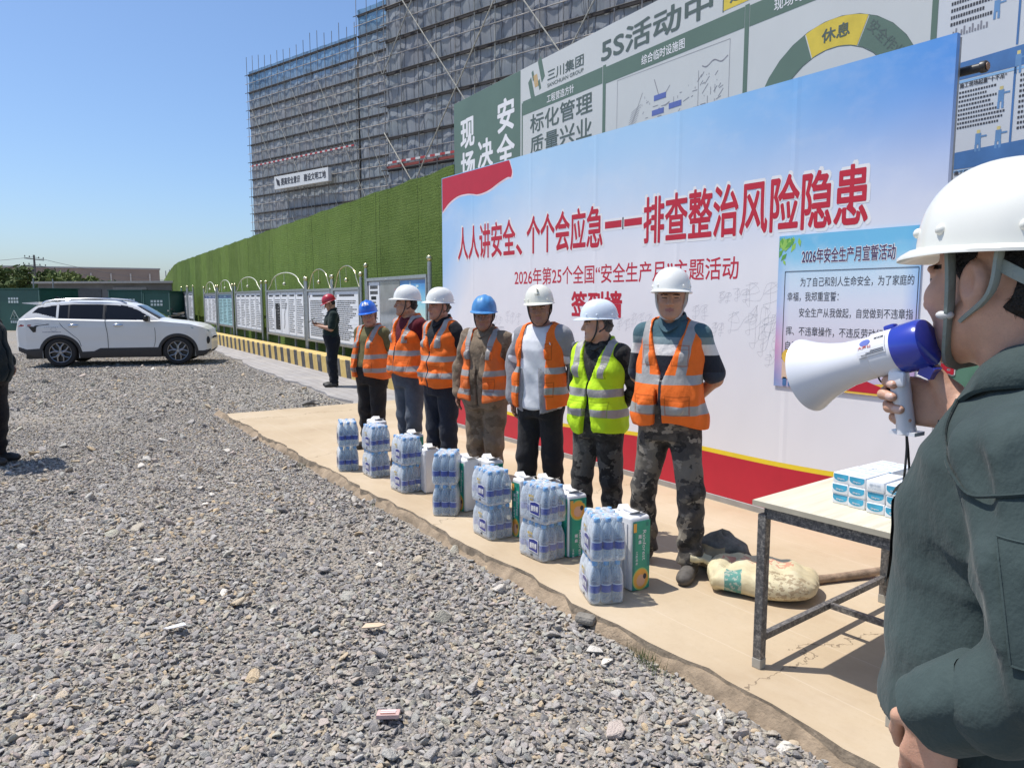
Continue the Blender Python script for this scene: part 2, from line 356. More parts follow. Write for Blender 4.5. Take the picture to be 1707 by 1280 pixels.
def banner_mat():
    t = NT('banner_print'); co = t.coord(); s = t.sep(co); x, z = s[0], s[2]
    n = t.noise(t.mapping(co, (1, 1, 1)), .75, 4, .5)
    zz = t.math('ADD', z, t.math('MULTIPLY', t.math('SUBTRACT', n, .5), .4))
    f = t.ramp(t.math('MULTIPLY', t.math('SUBTRACT', zz, 1.75), .72), [(0, 0.), (1, 1.)], 'EASE')
    blue = t.ramp(t.math('MULTIPLY', x, 1/6.2), [(0, (.20, .46, .80)), (.12, (.25, .52, .82)), (.3, (.42, .62, .82)), (.6, (.37, .58, .80)), (.82, (.20, .43, .76)), (1, (.09, .28, .68))])
    lef = t.ramp(t.math('ADD', t.math('MULTIPLY', x, 1.1), t.math('MULTIPLY', t.math('SUBTRACT', 1.9, zz), .9)), [(.0, .85), (.9, 0.)])
    f2 = t.math('MAXIMUM', f, t.math('MULTIPLY', lef, .8))
    c = t.mix(f2, (.76, .75, .78), blue)
    cl = t.ramp(t.noise(t.mapping(co, (1.2, 1, 2)), 1.6, 6, .6), [(.5, 0.), (.75, .22)])
    c = t.mix(t.math('MULTIPLY', cl, t.math('GREATER_THAN', z, 1.1)), c, (.74, .74, .77))
    t.col(c); t.rough(.42); t.b.inputs['Specular IOR Level'].default_value = .3
    sx = None
    for q in (.75, 1.94, 2.99, 4.03, 5.12):
        e = t.math('MULTIPLY', t.math('ABSOLUTE', t.math('SUBTRACT', x, q)), 30.); e = t.math('MAXIMUM', t.math('SUBTRACT', 1., e), 0.)
        sx = e if sx is None else t.math('ADD', sx, e)
    h = t.math('ADD', t.math('MULTIPLY', sx, .25), t.math('MULTIPLY', t.noise(t.mapping(co, (1, 1, .45)), 1.1, 3), 2.2)); t.bump(h, .35, .03); return t.m
bn = thing('banner', 'large blue and white event banner with red Chinese headline, standing behind the row of workers', 'banner', (0, 0, 0))
mb = MB(); mb.box((3.08, .005, 1.56), (6.16, .035, 3.12)); mb.build('panel', banner_mat(), bn)
mb = MB()
for x in (.03, 1.94, 4.03, 6.13): mb.box((x, .045, 1.56), (.04, .04, 3.1)); mb.bar((min(x, 5.4), .06, 1.8), (min(x, 5.4), .8, .02), .04, .04)
for z in (.03, 1.5, 3.09): mb.box((3.08, .045, z), (6.1, .039, .04))
mb.build('frame', greyst, bn)
mb = MB(); mb.box((3.08, -.0145, .022), (6.16, .004, .044)); mb.build('base_trim', plain('base_trim', (.33, .32, .30), .7), bn)
# red sash top left, red field and yellow ribbon at the foot
mb = MB()
sw = [(0.012, 3.112), (0.012, 2.70)]+[tuple(p) for p in bez([(.06, 2.73), (.2, 2.80), (.41, 2.855), (.62, 2.858), (.76, 2.842), (.86, 2.825), (1.0, 2.828), (1.15, 2.85), (1.33, 2.90), (1.5, 2.935), (1.57, 2.93), (1.59, 2.99), (1.55, 3.08), (1.53, 3.112)], 5)]
def flat_poly(mb, P, y, mi): mb.add([(p[0], y, p[1]) for p in P], [tuple(range(len(P)))], mi)
flat_poly(mb, [(p[0]+(.02 if p[0] > .02 else 0), p[1]-(.02 if p[1] < 3.1 else 0)) for p in sw], -.0130, 1)
flat_poly(mb, sw, -.0136, 0)
top = bez([(0.012, .40), (.8, .34), (1.9, .30), (2.8, .33), (3.6, .385), (4.35, .385), (5.1, .385), (5.7, .41), (6.148, .47)], 8)
flat_poly(mb, [(p[0], p[1]+.035) for p in top]+[(6.148, .05), (.012, .05)], -.0130, 2)
flat_poly(mb, [tuple(p) for p in top]+[(6.148, .05), (.012, .05)], -.0136, 0)
mb.build('red_artwork', [red_print, plain('pale_edge', (.75, .62, .66), .5), yel_print], bn)
mb = MB()
def title(body, x0, x1, z0=2.08, z1=2.48):
    mb.text(body, x0-.025, x1+.025, z0-.025, z1+.025, FB(-.0130), 1, bold=.042); mb.text(body, x0, x1, z0, z1, FB(-.0141), 0, bold=.022)
title('人人讲安全', .40, 1.655); title('、', 1.665, 1.79, 2.08, 2.2); title('个个会应急', 1.87, 3.10); title('排查整治风险隐患', 3.635, 5.68)
for a, b in ((3.13, 3.355), (3.39, 3.615)):
    mb.box(((a+b)/2, -.0130, 2.283), (b-a+.05, .0006, .105), 1); mb.box(((a+b)/2, -.0141, 2.283), (b-a, .0006, .062), 0)
mb.build('headline_lettering', [red_print, white_print], bn)
mb = MB(); mb.text('2026年第25个全国“安全生产月”主题活动', 1.64, 4.67, 1.755, 1.935, FB(-.0130), 0, bold=.012); mb.build('subtitle_lettering', dred_print, bn)
mb = MB(); mb.text('签到墙', 2.64, 3.38, 1.435, 1.685, FB(-.0130), 0, bold=.035); mb.build('sign_in_lettering', red_print, bn)
# handwritten signatures (pen scribbles)
r = random.Random(5)
def scribble(x, z, wd, ht, k):
    mb = MB(); P = []; nc = 2 if wd < .15 else 3; cw = wd*1.7/nc
    for c_ in range(nc):
        cx = x+cw*(c_+.5); cz = z-.03*c_*wd
        for q in range(3):      # brush-like crossing strokes of one written character
            zz = cz+ht*(.4-.36*q); P += [(cx-cw*r.uniform(.25, .45), zz+r.uniform(-.1, .1)*ht), (cx+cw*r.uniform(.2, .45), zz+r.uniform(-.05, .18)*ht)]
            if q == 1: P += [(cx+r.uniform(-.15, .15)*cw, cz+ht*.5), (cx+r.uniform(-.2, .1)*cw, cz-ht*.5)]
    mb.tube([(p[0], -.0126, p[1]) for p in bez(P, 3)], .0007, 3, 0, caps=False); mb.build('signature', plain('pen_grey', (.33, .33, .36), .6), bn)
for x, z, wd, ht, k in ((1.2, 1.37, .12, .09, 5), (1.44, 1.41, .2, .13, 7), (3.3, 1.38, .12, .10, 6), (3.48, 1.42, .18, .13, 7), (4.2, 1.5, .12, .11, 6), (4.42, 1.37, .08, .1, 5), (4.55, 1.43, .3, .16, 9), (4.48, 1.62, .08, .08, 4), (4.62, 1.64, .1, .1, 5), (4.72, 1.64, .3, .18, 12), (4.78, 1.4, .18, .3, 4), (4.85, 1.3, .14, .22, 6), (4.93, 1.16, .1, .09, 5), (.95, 1.3, .3, .03, 2), (2.2, 1.2, .3, .1, 6), (2.75, 1.0, .2, .12, 6)): scribble(x, z, wd, ht, k)
# oath poster stuck on the banner
def oath_mat():
    t = NT('oath_print'); co = t.coord(); s = t.sep(co); x, z = s[0], s[2]
    c = t.ramp(t.math('SUBTRACT', z, .98), [(0, (.45, .42, .62)), (.2, (.66, .55, .66)), (.42, (.68, .67, .76)), (.62, (.66, .70, .80)), (.8, (.55, .70, .82)), (.92, (.25, .56, .76)), (1., (.16, .48, .72))])
    e = t.math('ABSOLUTE', t.math('SUBTRACT', x, 5.535)); c = t.mix(t.ramp(t.math('MULTIPLY', t.math('SUBTRACT', e, .40), 9.), [(0, 0.), (1, .8)]), c, t.ramp(t.math('SUBTRACT', z, .98), [(0, (.06, .22, .5)), (.3, (.6, .18, .42)), (.6, (.25, .4, .75)), (1, (.12, .42, .7))]))
    n = t.noise(co, 3.5, 4); c = t.mix(t.ramp(n, [(.5, 0.), (.75, .35)]), c, (.72, .74, .8)); t.col(c); t.rough(.4); return t.m
po = thing('oath_poster', 'printed oath poster with blue edges, stuck on the right part of the banner', 'poster', (0, 0, 0))
mb = MB(); mb.box((5.535, -.0205, 1.515), (1.01, .005, 1.07)); mb.build('sheet', oath_mat(), po)
mb = MB(); Y1 = -.0240
for a, b in (((5.09, 1.80), (6.03, 1.80)), ((5.09, 1.18), (5.09, 1.80)), ((6.03, 1.18), (6.03, 1.80)), ((5.09, 1.18), (6.03, 1.18))): mb.bar((a[0], Y1, a[1]), (b[0], Y1, b[1]), .003, .003, 0)
mb.text('2026年安全生产月宣誓活动', 5.215, 5.885, 1.845, 1.955, FB(-.0235), 1, bold=.05); mb.text('2026年安全生产月宣誓活动', 5.22, 5.88, 1.85, 1.95, FB(-.0244), 2, bold=.014)
for bd, x0, x1, z0, z1 in (('为了自己和别人生命安全，为了家庭的', 5.215, 6.005, 1.69, 1.755), ('幸福，我郑重宣誓：', 5.115, 5.51, 1.59, 1.655), ('安全生产从我做起，自觉做到不违章指', 5.215, 6.01, 1.48, 1.545), ('挥、不违章操作，不违反劳动纪律，', 5.115, 5.90, 1.35, 1.415), ('自己、不伤害他人', 5.115, 5.55, 1.245, 1.31)):
    mb.text(bd, x0, x1, z0, z1, FB(-.0235), 0, bold=.003)
mb.build('oath_lettering', [ink, white_print, plain('oath_purple', (.06, .02, .09), .5)], po)
mb = MB(); r = random.Random(9)
for k in range(26):
    x = 5.035+abs(r.gauss(0, .09)); z = 2.045-abs(r.gauss(0, .05)); a = r.uniform(3.6, 5.2); l = r.uniform(.04, .09)
    d = np.array((math.cos(a), math.sin(a))); q = np.array((-d[1], d[0]))*l*.22; p = np.array((x, z))
    P = [p, p+d*l*.45+q, p+d*l, p+d*l*.45-q]; P = [(min(max(v[0], 5.033), 6.03), min(v[1], 2.047)) for v in P]; flat_poly(mb, P, -.0234-.00005*k, k % 2)
pmats = [plain('leaf_print', (.12, .35, .06), .5), plain('leaf_print_pale', (.28, .52, .10), .5), ink, plain('poster_skin', (.66, .48, .36), .6), plain('poster_gold', (.78, .50, .08), .5), plain('poster_orange', (.62, .28, .2), .5), blue_print, red_print]
mb.build('leaf_artwork', pmats, po); mb = MB()
for x0, hc, bc in ((5.09, 4, 3), (5.27, 4, 5)):   # two little workers
    mb = MB()
    mb.box((x0+.05, -.025, 1.1), (.09, .002, .12), bc); mb.lathe([(0, 0), (.05, 0)], 14, hc, (x0+.05, -.0262, 1.20), R=Matrix.Rotation(math.pi/2, 3, 'X')); mb.box((x0+.03, -.025, 1.02), (.03, .002, .06), 6); mb.box((x0+.075, -.025, 1.02), (.03, .002, .06), 6)
    mb.build('worker_artwork', pmats, po)
mb = MB()
flat_poly(mb, [(5.4, .985), (6.03, .985), (6.03, 1.09), (5.8, 1.06)], -.0246, 4); flat_poly(mb, [(5.46, 1.0), (5.62, 1.11), (5.85, 1.04), (5.9, 1.0)], -.0256, 7)
mb.build('ribbon_artwork', pmats, po)
# ---------------------------------------------------------------- big site board behind (green and white)
def FW(off):
    off = off*.35 if off < .05 else off
    return lambda x, z: np.stack([-5.699+WD[0]*x-WN[0]*off, 2.079+WD[1]*x-WN[1]*off, z], 1)
def rect(mb, a0, a1, z0, z1, off, mi): V = FW(off)(np.array([a0, a1, a1, a0]), np.array([z0, z0, z1, z1])); mb.add(V, [(0, 1, 2, 3)], mi)
def quad(mb, P, off, mi): P = np.array(P); mb.add(FW(off)(P[:, 0], P[:, 1]), [tuple(range(len(P)))], mi)
def wbox(mb, a0, a1, o0, o1, z0, z1, mi=0):
    a = np.array([a0, a1, a1, a0]); V = np.concatenate([np.array([fence_pt(x, o, z) for x, o in ((a0, o0), (a1, o0), (a1, o1), (a0, o1))]) for z in (z0, z1)])
    mb.add(V, [(0, 1, 2, 3), (7, 6, 5, 4), (0, 4, 5, 1), (1, 5, 6, 2), (2, 6, 7, 3), (3, 7, 4, 0)], mi)
def board_mat(nm, c):
    t = NT(nm); co = t.coord(); n = t.noise(co, .9, 5, .6); t.col(t.ramp(n, [(.3, tuple(v*.93 for v in c)), (.7, c)])); t.rough(.45); t.bump(t.noise(t.mapping(co, (1, 1, .3)), 1.6, 4), .35, .02); return t.m
bwhite = board_mat('site_board_white', (.56, .575, .56))
sb = thing('site_board', 'huge green and white construction site information board rising behind the banner', 'board')
mb = MB(); wbox(mb, 2.6, 11.0, -.12, 0, 0, 4.95, 0); mb.build('panel', bwhite, sb)
mb = MB()
rect(mb, 2.602, 4.81, .1, 4.948, .004, 0)
for a0, a1, z1 in ((4.88, 6.78, 4.49), (6.85, 9.06, 4.47), (9.125, 10.95, 4.46)):
    for (b0, b1, c0, c1) in ((a0, a1, z1-.2, z1),): rect(mb, b0, b1, c0, c1, .004, 0)
    rect(mb, a0-.035, a0-.012, .3, z1+.01, .004, 1); rect(mb, a1+.012, a1+.035, .3, z1+.01, .004, 1)
rect(mb, 6.79, 6.85, .3, 4.5, .006, 0); rect(mb, 9.065, 9.12, .3, 4.48, .006, 0); rect(mb, 10.95, 10.998, .1, 4.94, .006, 0); rect(mb, 4.845, 4.875, .3, 4.47, .006, 0)
mb.build('green_fields', [green_print, plain('thin_line', (.5, .6, .55), .5)], sb)
def lettering(nm, mat, *items):
    mb = MB()
    for bd, a0, a1, z0, z1, b in items: mb.text(bd, a0, a1, z0, z1, FW(.008), 0, bold=b)
    return mb.build(nm, mat, sb)
lettering('slogan_lettering', white_print, ('现', 2.85, 3.36, 4.13, 4.62, .03), ('场', 2.85, 3.37, 3.58, 4.08, .03))
lettering('slogan_lettering', white_print, ('决', 3.47, 3.98, 3.71, 4.18, .03))
lettering('slogan_lettering', white_print, ('安', 4.12, 4.64, 4.16, 4.66, .03), ('全', 4.10, 4.65, 3.64, 4.13, .03))
lettering('heading_lettering', white_print, ('工程营造方针', 5.52, 6.17, 4.325, 4.435, .012)); lettering('heading_lettering', white_print, ('综合临时设施图', 7.52, 8.23, 4.31, 4.42, .012)); lettering('heading_lettering', white_print, ('现场每日安全', 9.42, 10.1, 4.305, 4.415, .012))
lettering('motto_lettering', dkgreen_ink, ('标化管理', 5.08, 6.58, 3.99, 4.255, .014), ('质量兴业', 5.08, 6.57, 3.68, 3.945, .014))
lettering('title_lettering', dkgreen_ink, ('5S活动中', 6.75, 8.63, 4.53, 4.83, .02))
lettering('company_lettering', dkgreen_ink, ('三川集团', 5.53, 6.38, 4.615, 4.765, .014), ('SANCHUAN GROUP', 5.53, 6.38, 4.535, 4.585, .008))
mb = MB()
for k, (da, dz, mi) in enumerate(((-.13, -.11, 0), (.13, .11, 0))): quad(mb, [(5.235+da+x, 4.70+dz+z) for x, z in ((-.08, .13), (.0, .19), (.1, -.1), (.02, -.17))], .006, mi)
for k, (da, dz) in enumerate(((-.085, .08), (.085, -.08))): quad(mb, [(5.235+da+x, 4.70+dz+z) for x, z in ((-.035, .06), (.01, .08), (.05, -.05), (.005, -.07))], .006, 0)
for k in range(3): quad(mb, [(5.235+(k-1)*.035+x, 4.70+(k-1)*.0+z) for x, z in ((-.03, .08), (-.008, .09), (.03, -.08), (.008, -.09))], .007, 1)
mb.build('emblem', [green_print, plain('emblem_gold', (.58, .36, .10), .4)], sb)
mb = MB(); rect(mb, 8.78, 9.6, 4.515, 4.75, .006, 0); quad(mb, [(8.765, 4.505), (8.78, 4.505), (8.78, 4.76), (8.765, 4.76)], .006, 1); mb.text('进行中', 8.86, 9.45, 4.555, 4.71, FW(.009), 1, bold=.03); mb.build('yellow_plate', [plain('plate_yellow', (.62, .47, .05), .5), dkgreen_ink], sb)
# ring diagram
mb = MB(); cx, cz, R1, R0 = 10.07, 3.18, .86, .62
def arc(a0, a1, off, mi, Ra=R0, Rb=R1):
    t = np.radians(np.linspace(a0, a1, 20)); P = [(cx+Rb*math.cos(k), cz+Rb*math.sin(k)) for k in t]+[(cx+Ra*math.cos(k), cz+Ra*math.sin(k)) for k in t[::-1]]
    for i in range(19): quad(mb, [P[i], P[i+1], P[38-i], P[39-i]], off, mi)
arc(-20, 66, .005, 0); arc(66.8, 109, .005, 1); arc(109.8, 200, .005, 0); arc(-20, 200, .004, 2, R1, R1+.006); arc(-20, 200, .004, 2, R0-.006, R0)
mb.text('休息', 9.96, 10.24, 3.86, 3.98, FW(.009), 2, bold=.02)
def rot_txt(body, ca, cz_, w, h, ang, mi):
    V, Fs = text_mesh(body, .01, 0); lo = V.min(0); hi = V.max(0); P = ((V-lo)/(hi-lo)-.5)*(w, h); c, s_ = math.cos(ang), math.sin(ang)
    mb.add(FW(.009)(ca+P[:, 0]*c-P[:, 1]*s_, cz_+P[:, 0]*s_+P[:, 1]*c), Fs, mi)
rot_txt('安全作业', 10.58, 3.73, .45, .10, math.radians(-48), 2); rot_txt('开工', 9.42, 3.52, .2, .1, math.radians(60), 2)
mb.build('ring_diagram', [green_print, plain('plate_yellow', (0, 0, 0)), dkgreen_ink], sb)
# site plan drawing
mb = MB(); r = random.Random(3)
def ln(a, b, wd=.006, mi=0):
    a = np.array(a); b = np.array(b); d = nrm(b-a); q = np.array((-d[1], d[0]))*wd/2; quad(mb, [a-q, b-q, b+q, a+q], .005, mi)
for a, b in (((7.08, 4.25), (8.88, 4.22)), ((8.88, 4.22), (8.88, 3.3)), ((7.08, 4.25), (7.08, 3.3))): ln(a, b, .004)
for k in range(14):
    b = (7.25+k*.012, 3.75+k*.028-.3); ln((b[0]-.05, b[1]), (b[0]+.12, b[1]+.06), .004); ln((7.2, 3.4), (7.55, 4.0), .004)
for k in range(90):
    a = r.uniform(7.5, 8.75); z = r.uniform(3.45, 3.95); l = r.uniform(.02, .10)
    ln((a, z), (a+l*r.choice((0, 1)), z+l*r.choice((0, .3, 1))), .006)
for k in range(30): a = 8.5+k*.012; ln((a, 4.05-.02*math.sin(k*.35)), (a+.01, 4.055-.02*math.sin(k*.35)), .012)
ln((7.75, 4.1), (7.85, 3.86), .01); ln((8.45, 4.02), (8.45, 3.6), .005)
for a, z in ((7.75, 3.86), (8.0, 3.72), (7.72, 3.70)): rect(mb, a, a+.2, z, z+.06, .006, 1)
mb.build('site_plan', [grey_ink, plain('plan_blue', (.10, .14, .38), .5)], sb)
# blue and white rules board further right
rb = thing('rules_board', 'white and blue safety rules board with small print behind the right end of the banner', 'board')
mb = MB(); wbox(mb, 11.0, 15.5, -.12, 0, 0, 4.6, 0); mb.build('panel', board_mat('rules_board_white', (.58, .60, .62)), rb)
mb = MB()
for z in (3.30, 2.64, 1.9): quad(mb, [(11.002, z-.05), (15.48, z-.05), (15.48, z+.09), (14, z+.02), (12.6, z+.12), (11.002, z+.07)], .004, 0); rect(mb, 11.002, 15.48, z-.075, z-.058, .004, 1)
for a in (11.575, 12.0, 12.43, 12.9): rect(mb, a, a+.015, 1.95, 3.25, .005, 0); rect(mb, a, a+.015, 3.4, 4.5, .005, 0)
mb.build('blue_bands', [blue_print, plain('pale_blue', (.25, .45, .68), .5)], rb)
mb = MB(); r = random.Random(11)
mb.text('施工现场起重“十不吊”', 11.20, 11.53, 3.185, 3.225, FW(.006), 0, bold=.02)
mb.text('施工现场', 11.2, 11.34, 2.545, 2.58, FW(.006), 0, bold=.02)
def smallprint(a0, a1, z0, z1, rows, mi=0):
    for k in range(rows):
        z = z1-(k+.5)*(z1-z0)/rows; e = a0+(a1-a0)*r.uniform(.55, 1.); a = a0
        while a < e:
            l = r.uniform(.010, .016); h = (z1-z0)/rows*.24; rect(mb, a, a+l, z-h, z+h, .005, mi); a += l+.006
smallprint(11.2, 11.54, 2.88, 3.17, 9); smallprint(11.62, 11.95, 2.8, 3.2, 11); smallprint(11.1, 11.5, 3.65, 4.3, 13); smallprint(11.62, 11.95, 3.5, 4.3, 16)
smallprint(11.2, 11.54, 2.0, 2.5, 12); smallprint(12.05, 12.4, 2.8, 3.2, 10)
for a, z in ((11.43, 3.72), (11.5, 3.08), (11.36, 2.8), (11.5, 2.8), (11.6, 3.3)):   # small drawn workers
    rect(mb, a-.02, a+.02, z-.05, z+.03, .005, 1); rect(mb, a-.012, a+.012, z+.03, z+.055, .005, 2); rect(mb, a-.022, a-.006, z-.1, z-.05, .005, 1); rect(mb, a+.006, a+.022, z-.1, z-.05, .005, 1); rect(mb, a+.02, a+.06, z-.0, z+.012, .005, 1)
for k in range(14): a = 11.1+k*.02; rect(mb, a, a+.012, 3.58, 3.60+.02*(k % 3), .005, 3)
mb.build('small_print', [ink, plain('print_blue', (.12, .25, .45), .5), plain('print_skin', (.6, .5, .2), .5), grey_ink], rb)
lb = thing('low_sign', 'low green sign with red characters glimpsed between the banner and the speaker', 'sign')
mb = MB(); wbox(mb, 11.05, 12.6, .06, .1, .5, 1.5, 0); mb.build('panel', plain('low_sign_green', (.10, .22, .16), .5), lb)
mb = MB(); mb.text('路', 11.19, 11.38, 1.02, 1.2, FW(.104), 1, bold=.09); mb.text('路', 11.20, 11.37, 1.03, 1.19, FW(.108), 0, bold=.05); mb.build('lettering', [red_print, white_print], lb)
pc = thing('capped_pipe', 'short dark pipe end sticking out behind the top right corner of the banner', 'pipe')
mb = MB(); mb.lathe([(0, 0), (.03, 0), (.034, .005), (.034, .03), (.026, .032), (.026, .2), (0, .2)], 16, 0, (6.27, .12, 2.93), R=Matrix.Rotation(math.radians(-90), 3, 'Y')@Matrix.Rotation(0, 3, 'X')); mb.build('pipe_body', plain('pipe_black', (.03, .028, .028), .4), pc, smooth=40)
mb = MB(); mb.lathe([(0, 0), (.022, 0), (.022, .004), (0, .004)], 14, 0, (6.274, .12, 2.93), R=Matrix.Rotation(math.radians(90), 3, 'Y')); mb.build('cap', plain('pipe_cap', (.25, .14, .08), .5), pc)
# ---------------------------------------------------------------- green turf fence
def turf_mat():
    t = NT('turf_fence'); co = t.coord(); s = t.sep(co)
    fine = t.noise(t.mapping(co, (1, 1, 1.6)), 46, 3, .7); mid = t.noise(co, 2.2, 5, .6); rows = t.n('ShaderNodeTexWave'); rows.bands_direction = 'Z'
    t.set(rows.inputs[0], co); rows.inputs['Scale'].default_value = 5.5; rows.inputs['Distortion'].default_value = 2.5; rows.inputs['Detail'].default_value = 3
    c = t.ramp(fine, [(.28, (.028, .046, .010)), (.45, (.105, .17, .034)), (.58, (.185, .275, .06)), (.75, (.32, .42, .125))])
    c = t.mix(t.math('MULTIPLY', rows.outputs['Fac'], .12), c, (.17, .23, .06)); c = t.mix(t.ramp(mid, [(.4, 0.), (.7, .35)]), c, (.065, .115, .022))
    for q, wd in ((5.1, .035), (2.0, .018), (.85, .01)):
        se = t.math('LESS_THAN', t.math('FRACT', t.math('ADD', t.math('DIVIDE', s[0], q), .37)), wd/q); c = t.mix(t.math('MULTIPLY', se, .8), c, (.012, .022, .006))
    wn = t.n('ShaderNodeTexWhiteNoise', noise_dimensions='1D'); t.set(wn.inputs['W'], t.math('FLOOR', t.math('ADD', t.math('DIVIDE', s[0], 2.), .37))); pv = t.math('ADD', .82, t.math('MULTIPLY', wn.outputs['Value'], .36)); cc_ = t.n('ShaderNodeCombineColor'); [t.set(cc_.inputs[q], pv) for q in range(3)]; c = t.mix(1., c, cc_.outputs[0], 'MULTIPLY'); c = t.mix(t.ramp(t.noise(t.mapping(co, (.5, 1, 1.6)), 1.1, 6, .7), [(.42, 0.), (.68, .5)]), c, (.15, .215, .06)); t.col(c); t.rough(.9); t.b.inputs['Specular IOR Level'].default_value = .15; t.bump(t.math('ADD', fine, t.math('MULTIPLY', rows.outputs['Fac'], .1)), .9, .03); return t.m
fe = thing('turf_fence', 'long tall site fence covered in bright green artificial turf', 'fence')
mb = MB(); aa = np.concatenate([np.linspace(-46, -34, 30), np.linspace(-33.5, 2.6, 110)])
zt = 3.93-np.clip((-36-aa)/9, 0, 1)**1.6*.95+.012*np.sin(aa*3.1)+.006*RNG.standard_normal(len(aa)); off = .05*np.sin(aa*.35)*0
rows = []
wob = lambda a, z: .012*np.sin(a*1.7+z)+.010*np.sin(a*4.3-z*2)
zz = np.linspace(-.1, 1, 14)
fr = np.array([[fence_pt(a, wob(a, z*4), z*t_ if z > 0 else z) for z in zz] for a, t_ in zip(aa, zt)])
bk = np.array([[fence_pt(a, -.1, t_), fence_pt(a, -.1, -.1)] for a, t_ in zip(aa, zt)])
mb.grid(np.concatenate([fr, bk], 1)); mb.build('turf_panel', turf_mat(), fe, smooth=50)
mb = MB()
for k in range(2600):   # tufts along the top edge
    a = random.uniform(-45, 2.58); t_ = np.interp(a, aa, zt); p = fence_pt(a, random.uniform(-.08, .01), t_-.01); h = random.uniform(.02, .06); dx = random.uniform(-.02, .02); dy = random.uniform(-.03, .01)
    mb.add([p+(-.006, 0, 0), p+(.006, 0, 0), p+(dx, dy, h)], [(0, 1, 2)])
mb.build('turf_fringe', plain('turf_blade', (.10, .17, .035), .9), fe)
mb = MB()
for a in np.arange(-45, 2.5, 2.5): p = fence_pt(a, -.16, -.1); q = fence_pt(a, -.16, 3.7); mb.bar(p, q, .06, .06)
tag(mb.build('fence_frame', greyst, fe), kind='stuff')
